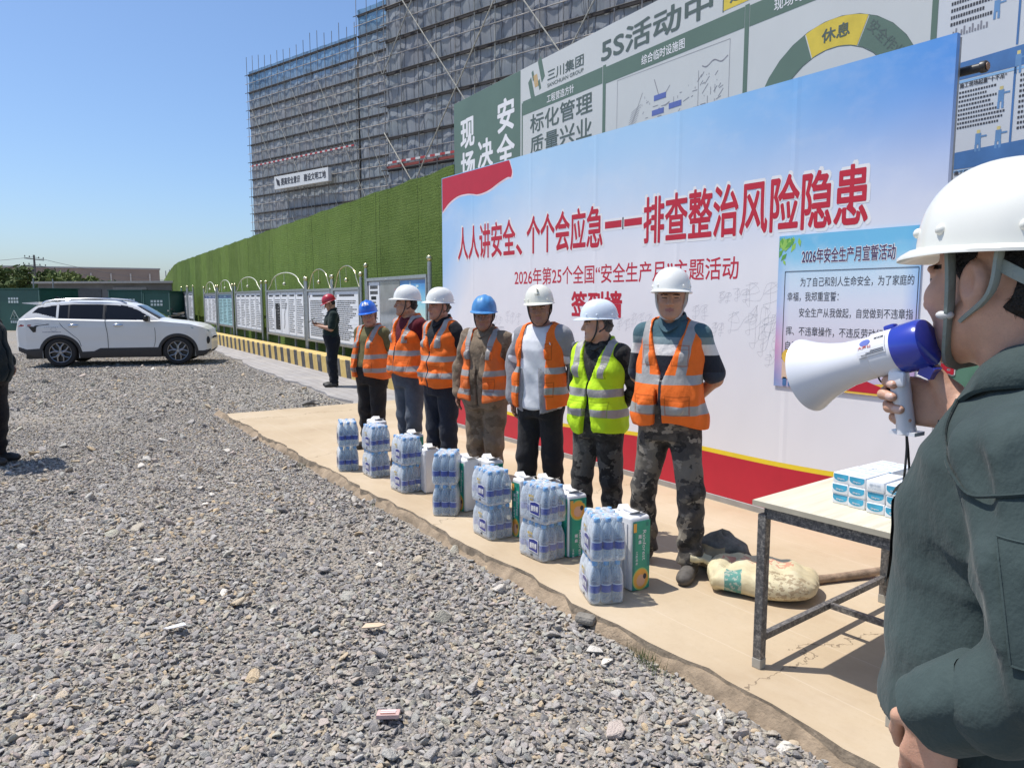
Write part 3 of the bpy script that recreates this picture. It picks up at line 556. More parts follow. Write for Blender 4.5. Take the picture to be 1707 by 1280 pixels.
# ---------------------------------------------------------------- notice boards
paper = plain('notice_paper', (.72, .73, .75), .5, var=.03); navy = plain('notice_navy', (.035, .07, .20), .5); teal = plain('notice_teal', (.33, .55, .58), .5)
ball = plain('finial_gold', (.62, .56, .36), .25, .9, var=.05)
OFF = .45
def notice(a0, a1, z0, z1, papers, label, arch=True, seed=0, header=None, tint=None, extra=None, posts=True):
    r = random.Random(seed); base = fence_pt((a0+a1)/2, OFF, 0); L = a1-a0
    t = thing('notice_board', label, 'notice board', base, FRZ, 'notice boards along the turf fence'); h = L/2
    fr = MB(); fr.box((0, .02, (z0+z1)/2), (L, .05, z1-z0), 1)
    for z in (z0, z1): fr.box((0, -.01, z), (L+.04, .07, .06), 0)
    for x in (-h, h): fr.box((x, -.01, (z0+z1)/2), (.05, .066, z1-z0-.06), 0)
    fr.build('frame', [steel, plain('notice_back', (.45, .46, .47), .5)], t)
    for x in (-h-.1, h+.1):
        pm = MB(); pm.tube([(x, -.01, 0), (x, -.01, z1+.24)], .04, 10); pm.box((x*.97, -.01, z0+.1), (abs(x)*.07+.02, .03, .03)); pm.box((x*.97, -.01, z1-.1), (abs(x)*.07+.02, .03, .03)); po_ = pm.build('post', steel, t, smooth=40)
        fm = MB(); fm.lathe([(.0, .02), (.018, .02), (.022, 0), (.018, -.01)], 10, 0, (x, -.01, z1+.24)); fm.sphere((x, -.01, z1+.305), .055, 0, 12, 8); fm.build('finial', ball, po_, smooth=60)
    for x in (-h*.45, h*.45):
        lm = MB(); lm.box((x, .03, z0/2), (.06, .05, z0)); lm.build('leg', greyst, t)
    if arch:
        am = MB(); A = [(-h+.05, 0, z1+.03)]+[(-h*.75*math.cos(q), 0, z1+.2+.32*math.sin(q)) for q in np.linspace(.1, math.pi-.1, 15)]+[(h-.05, 0, z1+.03)]
        am.tube(A, .016, 6); am.tube([(-h*.45, 0, z1+.03), (-h*.5, 0, z1+.42)], .012, 6); am.sphere((0, 0, z1+.2), .05, 0, 10, 7); am.tube([(0, 0, z1+.2), (0, 0, z1+.5)], .008, 5); am.build('arch', ball if arch == 2 else plain('arch_cream', (.62, .62, .50), .35, .3), t, smooth=60)
    n = papers; pw = (L-.1)/max(n, 1)
    for k in range(n):
        x0 = -h+.05+k*pw+.02; x1 = x0+pw-.04; m = MB(); y = -.012
        m.box(((x0+x1)/2, y, (z0+z1)/2), (x1-x0, .004, z1-z0-.1), 0); top = z1-.07
        def rc(p, q, u, v, mi): m.add([(p, y-.0045, u), (q, y-.0045, u), (q, y-.0045, v), (p, y-.0045, v)], [(0, 1, 2, 3)], mi)
        if header: rc(x0+.0, x1, top-.14, top-.02, 2)
        hc = {None: 1}.get(header, 0)
        a = x0+(x1-x0)*.2
        while a < x1-(x1-x0)*.2: rc(a, a+.045, top-.10, top-.05, 0 if header else (4 if r.random() < .0 or (seed % 3 == 0 and k == n-1) else 1)); a += .06
        nr = 16 if n > 1 else 20
        for q in range(nr):
            z = top-.2-q*(z1-z0-.36)/nr; e = x0+(x1-x0)*r.uniform(.55, .93); a = x0+(x1-x0)*.08
            if extra and k in extra and .3 < q/nr < .95: continue
            while a < e: l = r.uniform(.03, .12); rc(a, min(a+l, e), z-.012, z+.012, 1); a += l+.025
        if n == 1:
            for q in range(9): z = top-.25-q*(z1-z0-.4)/9; rc(x0+.05, x1-.05, z+.02, z+.024, 3)
            rc(x0+.06, x0+.13, top-.12, top-.05, 5)
        if extra and k in extra:
            if extra[k] == 'g': rc(x0+(x1-x0)*.15, x0+(x1-x0)*.85, z0+.15, z0+.95, 5); [rc(x0+(x1-x0)*r.uniform(.2, .7), x0+(x1-x0)*r.uniform(.7, .8), zz_, zz_+.02, 0) for zz_ in np.linspace(z0+.2, z0+.9, 9)]
            else:
                P = [(x0+(x1-x0)*(.3+.35*u+.06*math.sin(u*9)), z0+.2+.8*u) for u in np.linspace(0, 1, 14)]
                for p, q in zip(P[:-1], P[1:]): m.add([(p[0], y-.005, p[1]), (p[0]+.03, y-.005, p[1]), (q[0]+.03, y-.005, q[1]), (q[0], y-.005, q[1])], [(0, 1, 2, 3)], 4); m.add([(p[0]+.09, y-.005, p[1]), (p[0]+.1, y-.005, p[1]), (q[0]+.1, y-.005, q[1]), (q[0]+.09, y-.005, q[1])], [(0, 1, 2, 3)], 4)
        m.build('poster', [tint or paper, plain('notice_ink', (.22, .23, .25), .6), navy, plain('notice_rule', (.5, .52, .55), .6), plain('notice_red', (.55, .06, .10), .5), plain('notice_green', (.05, .24, .16), .5)], t)
    return t
notice(-.62, 2.42, .55, 2.02, 0, 'wide notice board with a red headed sheet and a blue poster, beside the banner', arch=False, seed=20)
nb9 = [o for o in C.objects if o.name.startswith('notice_board')][-1]
m = MB(); m.box((-1.16, -.012, 1.29), (.62, .004, 1.34), 0)
for zz_, mi in ((1.86, 1), (1.75, 1)):
    for k in range(7): m.box((-1.36+k*.065, -.0155, zz_), (.052, .001, .07), mi)
for k in range(14): m.box((-1.16+random.uniform(-.05, .02), -.0155, 1.55-k*.065), (random.uniform(.2, .42), .001, .025), 2)
m.box((-1.18, -.0155, 1.64), (.3, .001, .07), 3); m.build('poster', [paper, plain('notice_red', (0, 0, 0)), plain('notice_ink', (0, 0, 0)), plain('notice_green', (0, 0, 0))], nb9)
m = MB(); m.box((-.28, -.012, 1.29), (1.05, .004, 1.34), 0); m.build('glass_pane', plain('notice_glass', (.20, .215, .22), .08, var=.3, scale=2, spec=1.), nb9)
def bluepost():
    t = NT('blue_poster'); co = t.coord(); s = t.sep(co); n = t.noise(co, 2.4, 4)
    t.col(t.ramp(t.math('ADD', t.math('SUBTRACT', 2.05, s[2]), t.math('MULTIPLY', n, .5)), [(.15, (.03, .12, .42)), (.45, (.08, .32, .62)), (.75, (.28, .60, .70)), (1, (.55, .72, .62))])); t.rough(.3); return t.m
m = MB(); m.box((.87, -.012, 1.29), (1.2, .004, 1.34), 0)
for x in (.55, .75, 1.05): m.box((x, -.0155, 1.5+.2*math.sin(x*9)), (.05, .001, .7), 1); m.box((x+.03, -.0162, 1.85), (.12, .001, .04), 1)
m.build('poster', [bluepost(), plain('poster_pale', (.5, .66, .70), .4)], nb9)
notice(-3.0, -1.15, .55, 1.85, 1, 'notice board with one ruled white sheet, behind the blue helmeted worker', 2, 1)
notice(-5.27, -3.25, .55, 1.85, 1, 'notice board with one white sheet, directly behind the man in the red helmet', 2, 2)
notice(-10.0, -5.6, .55, 1.87, 5, 'notice board of five sheets, one with a green table and one with a red curve', 1, 4, extra={1: 'g', 2: 'r'})
notice(-15.25, -10.9, .55, 1.88, 5, 'notice board of five plain white text sheets under a tall arch', 1, 5)
notice(-19.2, -16.0, .55, 1.88, 3, 'notice board with pale teal sheets and a navy heading strip', 1, 6, True, teal)
notice(-23.0, -19.8, .55, 1.88, 3, 'notice board with white columns of text and a navy heading strip', 1, 7, True)
notice(-28.6, -26.8, .6, 2.0, 1, 'far narrow notice board standing nearest the corner end of the fence, right of its pair', False, 8)
notice(-31.2, -29.2, .6, 2.0, 1, 'farthest narrow notice board at the left end of the row', False, 9)
# ---------------------------------------------------------------- striped kerb
def kerb_mat():
    t = NT('kerb_stripes'); co = t.coord(); s = t.sep(co)
    u = t.math('FRACT', t.math('DIVIDE', t.math('ADD', s[0], t.math('MULTIPLY', s[2], .25)), .64)); b = t.math('LESS_THAN', u, .46)
    b = t.math('MULTIPLY', b, t.math('LESS_THAN', s[2], .345))
    n = t.noise(co, 7, 5, .65); y = t.ramp(n, [(.3, (.50, .34, .10)), (.7, (.62, .46, .17))]); k = t.ramp(n, [(.3, (.035, .035, .035)), (.7, (.09, .085, .08))])
    c = t.mix(b, y, k); c = t.mix(t.ramp(t.noise(co, 3, 6, .7), [(.55, 0.), (.8, .5)]), c, (.4, .36, .3)); t.col(c); t.rough(.8); return t.m
kb = thing('striped_kerb', 'low concrete kerb wall painted with yellow and black stripes below the notice boards', 'kerb')
mb = MB(); x = np.linspace(-40, .3, 50); sec = ((0, -.12), (.0, .33), (.025, .355), (.30, .355), (.32, .33), (.32, -.12))
mb.grid(np.array([[(q, kerb_y(q)+dy, z) for dy, z in sec] for q in x])); mb.build('kerb_body', kerb_mat(), kb)
# ================================================================ scaffolded buildings, far background
FD = np.array([.958, .2865]); FDN = np.array([-.2865, .958])
CAMP = np.array([8.408, -4.597]); FWD = np.array([-.8299, .5579]); RGT = np.array([.5579, .8299])
def at(u, D): return CAMP+FWD*D+RGT*((u-853.5)/1230*D*1.0065)      # bearing and distance from the yard's corner
pole_m = plain('scaffold_pole', (.34, .31, .28), .5, .5, var=.35, scale=1.5); pole_d = plain('scaffold_pole_dark', (.07, .065, .06), .6, .3); pole_l = plain('brace_pole', (.42, .40, .34), .5, .3, var=.3)
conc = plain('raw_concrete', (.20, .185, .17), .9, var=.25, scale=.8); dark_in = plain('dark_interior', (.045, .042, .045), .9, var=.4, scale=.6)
def net_mat(nm, c, c2, lift, tr, ztop, bluec=None, zb=0):
    t = NT(nm); co = t.coord(); s = t.sep(co)
    n = t.noise(t.mapping(co, (1, 1, .8)), .55, 5, .6); nf = t.noise(t.mapping(co, (3, 3, .35)), 1.6, 5, .65)
    k = t.ramp(n, [(.3, c), (.7, c2)]); k = t.mix(t.ramp(nf, [(.40, .22), (.60, 0.)]), k, tuple(v*.5 for v in c))
    tint = t.ramp(t.noise(co, .28, 3), [(.35, (.34, .33, .36)), (.5, (.37, .40, .43)), (.65, (.33, .39, .39))]); k = t.mix(.35, k, tint)
    if bluec is not None:
        b = t.ramp(t.math('ADD', t.math('MULTIPLY', t.math('SUBTRACT', s[2], zb), .3), t.math('MULTIPLY', t.math('SUBTRACT', n, .5), .9)), [(0, 0.), (1, 1.)]); k = t.mix(b, k, bluec)
    fz = t.math('FRACT', t.math('DIVIDE', s[2], lift))
    w1 = t.math('MULTIPLY', t.noise(t.mapping(co, (1, 1, .15)), .42, 3), 1.15); d1 = t.math('ABSOLUTE', t.math('SUBTRACT', fz, w1))
    ln = t.ramp(d1, [(.0, .45), (.03, .35), (.05, 0.)])
    iso = t.math('ABSOLUTE', t.math('SUBTRACT', t.noise(t.mapping(co, (1.1, 1.1, .28)), .75, 2, .5), .5)); ln2 = t.ramp(iso, [(0, .45), (.006, .35), (.012, 0.)])
    hem = t.ramp(fz, [(0, .8), (.045, .55), (.09, 0.)])
    vl = t.math('ABSOLUTE', t.math('SUBTRACT', t.math('FRACT', t.math('ADD', t.math('MULTIPLY', s[0], 1.3), t.math('MULTIPLY', t.noise(co, .8, 3), .5))), .5)); vl = t.ramp(vl, [(0, .75), (.03, .6), (.05, 0.)])
    dk = t.math('MAXIMUM', vl, t.math('MAXIMUM', t.math('MAXIMUM', ln, ln2), hem)); k = t.mix(dk, k, (.045, .045, .055))
    t.col(k); t.rough(.75); t.b.inputs['Specular IOR Level'].default_value = .3; t.bump(t.math('ADD', n, nf), .18, .2)
    tp = t.n('ShaderNodeBsdfTransparent'); mx = t.n('ShaderNodeMixShader'); t.set(mx.inputs[0], tr); t.t.links.new(t.b.outputs[0], mx.inputs[1]); t.t.links.new(tp.outputs[0], mx.inputs[2]); t.t.links.new(mx.outputs[0], t.out.inputs[0]); return t.m
def scaffold(root, s0, s1, ztop, lift, bay, netm, rp, brace, over=1.3, floors=3., depth=12, boards=True, mid=True, nets_to=None):
    """local frame: x along the facade, -y towards the yard"""
    L = s1-s0; r = random.Random(int(s1*10))
    core = MB(); n = int(ztop/floors)
    for k in range(n+1): core.box(((s0+s1)/2, depth/2+1.2, k*floors-.1), (L-.6, depth, .28), 0)
    for x in np.arange(s0+.6, s1, 4.2): core.box((x, 1.6, ztop/2-.5), (.6, .6, ztop-1.2), 0)
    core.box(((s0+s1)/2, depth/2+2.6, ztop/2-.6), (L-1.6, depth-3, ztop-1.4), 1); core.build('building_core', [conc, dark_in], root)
    na = max(8, int(L/.35)); nz = int(ztop/.3); A = np.linspace(s0, s1, na); Z = np.linspace(0, nets_to or ztop, nz); AA, ZZ = np.meshgrid(A, Z, indexing='ij')
    f = np.mod(ZZ/lift, 1); bul = -.09*np.sin(np.pi*f)*(.6+.4*np.sin(AA*1.9+np.floor(ZZ/lift)*2.1))+.05*np.sin(AA*4.1+ZZ*.7); nm = MB(); nm.grid(np.stack([AA, .22+bul*.8, ZZ], 2)); nm.build('safety_net', netm, root, smooth=180)
    sm = MB(); B_ = np.linspace(0, depth, 20); BB, ZZ2 = np.meshgrid(B_, Z, indexing='ij'); sm.grid(np.stack([np.full_like(BB, s0)+.05*np.sin(BB*2+ZZ2), BB+.2, ZZ2], 2)); sm.build('safety_net', netm, root, smooth=180)
    for x in np.arange(s0, s1+.01, bay):
        m = MB(); m.tube([(x, .0, 0), (x+.02*r.uniform(-1, 1), .0, ztop+over*r.uniform(.5, 1.1))], rp, 6); m.build('standard_pole', pole_m if r.random() < .75 else pole_l, root, smooth=60)
    z = lift
    while z < ztop+.2:
        m = MB(); m.tube([(s0-.4, -.04, z), (s1+.3, -.04, z)], rp*1.05, 6); m.build('ledger_pole', pole_d, root, smooth=60)
        if mid: m = MB(); m.tube([(s0-.3, -.05, z-lift*.5), (s1+.3, -.05, z-lift*.5)], rp*.85, 6); m.build('ledger_pole', pole_m, root, smooth=60)
        if boards: m = MB(); m.bx((s0, .1, z-.09), (s1, .2, z+.06)); m.build('toe_board', dark_in, root)
        z += lift
    for x0, z0, x1, z1 in brace:
        m = MB(); m.tube([(x0, -.12, z0), (x1, -.12, z1)], rp*(1.15 if rp > .0335 else .8), 6); m.build('brace_pole', pole_l, root, smooth=60)
frz = math.atan2(FD[1], FD[0])
# near block (tower)
tw = thing('scaffolded_building', 'tall half built block wrapped in dark netting, the nearer one rising behind the site board', 'building', (-35.87, 15.57, 0), frz)
netA = net_mat('dark_net', (.29, .315, .34), (.41, .435, .46), 1.95, .16, 27)
br = []
for k in range(-2, 5):
    x = 3.4+k*7.6; z = 17.5
    for (dx, sg) in ((0, -1),):
        a = max(0, x-(27-z)/1.3); za = z+1.3*(x-a); b = min(29, x+z/1.3); zb = z-1.3*(b-x)
        if a < b and za < 29: br.append((a, min(za, 28), b, max(zb, 0)))
    x2 = 6.4+k*7.6; z2 = 13.9; a = max(0, x2-z2/1.4); za = z2-1.4*(x2-a); b = min(29, x2+(27-z2)/1.4); zb = z2+1.4*(b-x2)
    if a < b and za >= 0: br.append((a, za, b, zb))
scaffold(tw, 0, 29, 27, 1.95, 1.52, netA, .034, br)
m = MB()
for k in range(26): m.box((.5+k*.42, -.1, 10.15+.0*k), (.42, .04, .13), k % 2)
m.build('striped_board', [plain('board_white', (.62, .60, .58), .6), plain('board_red', (.42, .05, .05), .6)], tw)
m = MB(); m.bx((0, .05, 9.85), (12, .11, 10.0)); m.build('toe_board', plain('board_redbrown', (.28, .06, .05), .7), tw)
# farther long block with a step in its roof line
lw = thing('scaffolded_building', 'long lower block in the distance wrapped in grey green netting with a white slogan sign', 'building', (-79.08, 17.61, 0), frz)
netB = net_mat('grey_net', (.33, .35, .37), (.46, .48, .49), 1.85, .14, 27, (.16, .31, .48), 22)
scaffold(lw, 1.9, 20.3, 26.3, 1.85, 1.15, netB, .033, [(a, 22.2+.1*a, a+12.5, 22.2-12.5*1.72+.1*a) for a in (.6+2, 6.2, 10.1, 14.3)]+[(2, 12, 8, 1.8), (16.8, 22, 20.3, 16)], 1.5, depth=14)
lh = thing('scaffolded_building', 'narrow stair block in blue netting, stepped above the long block beside the tall one', 'building', (-79.08, 17.61, 0), frz)
netC = net_mat('blue_net', (.31, .35, .38), (.45, .48, .50), 1.85, .14, 28, (.16, .32, .48), 24)
scaffold(lh, 20.6, 33.5, 28.3, 1.85, 1.45, netC, .033, [(23, 24, 30, 12), (22, 17, 28, 6)], 1.6, depth=14)
m = MB()
for k in range(44): m.box((2.2+k*.41, -.14, 16.2), (.41, .04, .15), k % 2)
m.build('striped_board', [plain('board_white', (0, 0, 0)), plain('board_red', (0, 0, 0))], lw)
sg = thing('slogan_sign', 'long white slogan sign with dark characters hung on the distant netted block', 'sign', (-79.08, 17.61, 0), frz)
m = MB(); m.bx((7.55, -.75, 13.15), (16.75, -.35, 14.45)); m.build('panel', plain('sign_white', (.70, .71, .70), .5, var=.04), sg)
m = MB(); fs = lambda x, z: np.stack([x, np.full_like(x, -.76), z], 1)
m.text('提高安全意识', 8.75, 12.1, 13.45, 14.2, fs, 0, bold=.03); m.text('建设文明工地', 12.75, 16.4, 13.45, 14.2, fs, 0, bold=.03)
for k in range(3): m.add([(7.85+k*.22, -.76, 14.2-k*.1), (8.0+k*.22, -.76, 14.25-k*.1), (8.25+k*.17, -.76, 13.6-k*.06), (8.1+k*.17, -.76, 13.5-k*.06)], [(0, 1, 2, 3)], 0)
m.build('lettering', ink, sg)
# ---- green equipment cabinets
cab = plain('cabinet_green', (.012, .075, .058), .5, var=.15, scale=.8); cabw = plain('cabinet_mark', (.55, .62, .60), .6)
def cabinet(u0, u1, D0, D1, h, label, marks):
    a = at(u0, D0); b = at(u1, D1); d = b-a; L = np.linalg.norm(d); rz = math.atan2(d[1], d[0])
    t = thing('equipment_cabinet', label, 'cabinet', (a[0], a[1], GZ), rz, 'dark green cabinets behind the car')
    m = MB(); m.rbox((L/2, 1.2, h/2), (L, 2.4, h), .03); m.box((L/2, 1.2, h+.03), (L+.08, 2.5, .06))
    m.build('body', cab, t); 
    for x in np.arange(.0, L+.01, L/max(1, len(marks))): m = MB(); m.box((min(max(x, .04), L-.04), -.015, h/2), (.05, .03, h-.1)); m.build('door_seam', plain('cabinet_seam', (.10, .2, .17), .5), t)
    for fx, tri in marks:
        m = MB()
        for rr in range(2):
            for k in range(4): m.box((L*fx+(k-1.5)*.2, -.012, h-.5-rr*.18), (.14, .004, .12))
        m.build('lettering', cabw, t)
        if tri:
            m = MB(); P = [(L*fx-.32, .62), (L*fx+.32, .62), (L*fx, 1.12)]
            for i in range(3): m.bar((P[i][0], -.012, P[i][1]), (P[(i+1) % 3][0], -.012, P[(i+1) % 3][1]), .012, .035, up=(0, 1, 0))
            m.bar((L*fx+.05, -.012, 1.0), (L*fx-.06, -.012, .84), .01, .04, up=(0, 1, 0)); m.bar((L*fx-.06, -.012, .84), (L*fx+.06, -.012, .84), .01, .04, up=(0, 1, 0)); m.bar((L*fx+.06, -.012, .84), (L*fx-.03, -.012, .68), .01, .04, up=(0, 1, 0)); m.build('warning_triangle', cabw, t)
            m = MB(); [m.box((L*fx+(k-1.5)*.16, -.012, .48), (.12, .004, .12)) for k in range(4)]; m.build('lettering', cabw, t)
cabinet(-60, 77, 42, 40, 2.25, 'dark green cabinet with white warning triangle behind the rear of the car', [(.25, False), (.69, True)])
cabinet(190, 246, 42, 41.6, 2.18, 'dark green cabinet with white marks behind the car windscreen', [(.6, False)])
cabinet(246.5, 291, 40.6, 40.2, 2.1, 'dark green cabinet with a white triangle, between the car and the fence end', [(.5, True)])
sh = thing('concrete_shed', 'low grey concrete shed with a pale roof edge behind the car', 'shed', (*at(75, 52), GZ), math.atan2(*(at(300, 50)-at(75, 52))[::-1]))
L = float(np.linalg.norm(at(300, 50)-at(75, 52))); m = MB(); m.box((L/2, 2, 1.4), (L, 4, 2.8)); m.build('wall', plain('shed_wall', (.17, .165, .16), .9, var=.25, scale=.7), sh)
m = MB(); m.box((L/2, 1.9, 2.87), (L+.3, 4.6, .14)); m.build('roof', plain('shed_roof', (.42, .39, .35), .9), sh)
m = MB(); m.box((L*.36, -.02, 1.9), (2.4, .06, 1.0)); m.build('shutter', plain('shed_shutter', (.10, .10, .10), .8), sh); m = MB(); m.box((L*.68, -.02, 2.2), (2.6, .06, .7)); m.build('shutter', plain('shed_panel', (.26, .25, .24), .8), sh)
for px in (100, 68): 
    p = at(px, 46); m = MB(); m.tube([(p[0], p[1], GZ), (p[0], p[1], 2.9)], .035, 6); tag(m.build('post', greyst), 'thin grey post standing in front of the concrete shed, '+('right one' if px == 100 else 'left one'), 'post')
# ---- long beige building
bb = thing('warehouse', 'long low beige building with a flat roof on the far left horizon', 'building', (*at(-260, 118), GZ), math.atan2(*(at(276, 140)-at(-260, 118))[::-1]))
L = float(np.linalg.norm(at(276, 140)-at(-260, 118)))
t = NT('warehouse_wall'); co = t.coord(); s = t.sep(co); c = t.ramp(t.noise(t.mapping(co, (1, 1, 3)), .25, 5), [(.3, (.30, .225, .185)), (.7, (.36, .27, .215))]); t.col(c); t.rough(.85)
m = MB(); m.box((L/2, 10, 3.65), (L, 20, 7.3)); m.build('wall', t.m, bb)
m = MB(); m.box((L/2, 10, 7.42), (L+.3, 20.3, .26)); m.build('roof', plain('warehouse_roof', (.42, .40, .38), .8), bb)
for k in range(9): m = MB(); x = L*(.42+.068*k); m.box((x, -.12, 3.3), (.22, .2, 6.4)); m.build('downpipe', plain('downpipe', (.62, .55, .48), .7), bb)
# ---- trees and bushes
def leaf_mat(nm, c):
    t = NT(nm); n = t.noise(t.coord(), .9, 3); oi = t.n('ShaderNodeObjectInfo')
    t.col(t.ramp(n, [(.3, tuple(v*.6 for v in c)), (.7, tuple(v*1.3 for v in c))])); t.rough(.7)
    t.b.inputs['Specular IOR Level'].default_value = .2; return t.m
leaf1 = leaf_mat('leaf_dark', (.11, .15, .05)); leaf2 = leaf_mat('leaf_light', (.17, .21, .07)); bark = plain('bark', (.10, .075, .055), .9, var=.4)
def tree(u, D, h, rx, seed, label, lm, nl=2600):
    r = np.random.default_rng(seed); p = at(u, D); t = thing('tree', label, 'tree', (p[0], p[1], GZ), 0, 'trees and bushes beyond the shed')
    m = MB(); m.tube([(0, 0, 0), (.05, .02, h*.3), (-.05, .05, h*.62)], [.13, .10, .05], 7); tips = []
    for k in range(9):
        a = r.uniform(0, 6.28); z0 = h*r.uniform(.22, .5); q = np.array((math.cos(a)*rx*r.uniform(.4, .8), math.sin(a)*rx*r.uniform(.4, .8), h*r.uniform(.55, .88))); m.tube([(0, 0, z0), q*(.45, .45, .7), q], [.05, .03, .012], 5); tips.append(q)
    m.build('trunk', bark, t, smooth=60)
    cl = [(q+r.normal(0, .25, 3), r.uniform(.25, .55)*rx) for q in tips for _ in range(3)]; V = []; Fs = []
    for k in range(nl):
        c, rr = cl[k % len(cl)]; d = r.standard_normal(3); d /= np.linalg.norm(d); q = c+d*rr*r.random()**.4*(1, 1, .75); s = r.uniform(.07, .15); a = r.standard_normal(3)*s; b = r.standard_normal(3)*s; o = len(V); V += [q-a, q+b*.6, q+a, q-b*.6]; Fs.append((o, o+1, o+2, o+3))
    m = MB(); m.add(V, Fs); m.build('crown', lm, t)
tree(30, 64, 4.6, 2.0, 1, 'dark green tree at the far left edge of the yard, left of the pole', leaf1); tree(72, 62, 4.5, 1.9, 2, 'dense dark tree around the base of the utility pole', leaf1, 3000)
tree(118, 60, 3.9, 1.5, 3, 'olive bush just right of the utility pole', leaf2, 2000); tree(152, 63, 3.7, 1.4, 4, 'lighter green bush over the concrete shed roof', leaf2, 1800); tree(180, 66, 3.4, 1.0, 5, 'small brownish bush, rightmost above the shed roof', leaf1, 900)
# ---- utility pole and wires
p = at(72, 85); up = thing('utility_pole', 'thin grey utility pole with crossarms on the left horizon', 'utility pole', (p[0], p[1], GZ))
m = MB(); m.tube([(0, 0, 0), (0, 0, 6.75)], [.16, .10], 8); m.build('pole', plain('pole_grey', (.13, .12, .11), .8), up, smooth=60)
for z, l in ((6.4, 1.1), (5.6, 1.3)):
    m = MB(); m.bar((-l*RGT[0], -l*RGT[1], z), (l*RGT[0], l*RGT[1], z-.25), .1, .1)
    for q in (-1, -.5, .5, 1): m.lathe([(.05, 0), (.06, .1), (.03, .2), (0, .2)], 8, 0, (q*l*RGT[0]*.95, q*l*RGT[1]*.95, z-.12*q+.02))
    m.build('crossarm', plain('pole_grey', (0, 0, 0)), up)
m = MB(); m.tube([(-.22, -.2, 4.6), (-.22, -.2, 5.4)], .24, 10); m.build('transformer', plain('transformer_grey', (.07, .07, .07), .7), up, smooth=40)
def wire(a, b, sag, label):
    a = np.array(a); b = np.array(b); P = [a+(b-a)*q-np.array((0, 0, sag*4*q*(1-q))) for q in np.linspace(0, 1, 18)]; m = MB(); m.tube(P, .022, 4); tag(m.build('power_line', plain('wire_grey', (.10, .10, .11), .7)), label, 'power line', 'power lines at the utility pole')
q = at(-300, 85); q2 = at(320, 120)
wire((p[0], p[1], 6.45), (q[0], q[1], 5.6), .5, 'upper power line running left from the utility pole'); wire((p[0], p[1], 5.6), (q[0], q[1], 4.6), .4, 'lower power line running left from the utility pole')
wire((p[0], p[1], 6.45), (q2[0], q2[1], 4.6), .6, 'upper power line running right from the utility pole towards the fence'); wire((p[0], p[1], 5.6), (q2[0], q2[1], 4.0), .6, 'lower power line running right from the utility pole towards the fence')
# small heap of materials at the fence end
p = at(296, 41); mt = thing('material_heap', 'small heap of pale timber and dark pipes at the far end of the fence', 'materials', (p[0], p[1], GZ))
m = MB(); r = random.Random(4)
for k in range(14): m.bar((r.uniform(-.6, .9), r.uniform(-.5, .5), .5+.05*k), (r.uniform(-.3, 1.4), r.uniform(-.5, .5), .55+.05*k), .08, .06, k % 3)
m.box((.4, 0, .25), (2.0, 1.2, .5), 1); m.build('stack', [plain('timber', (.45, .36, .25), .8), plain('pipe_black', (0, 0, 0)), plain('heap_white', (.6, .58, .55), .7)], mt)
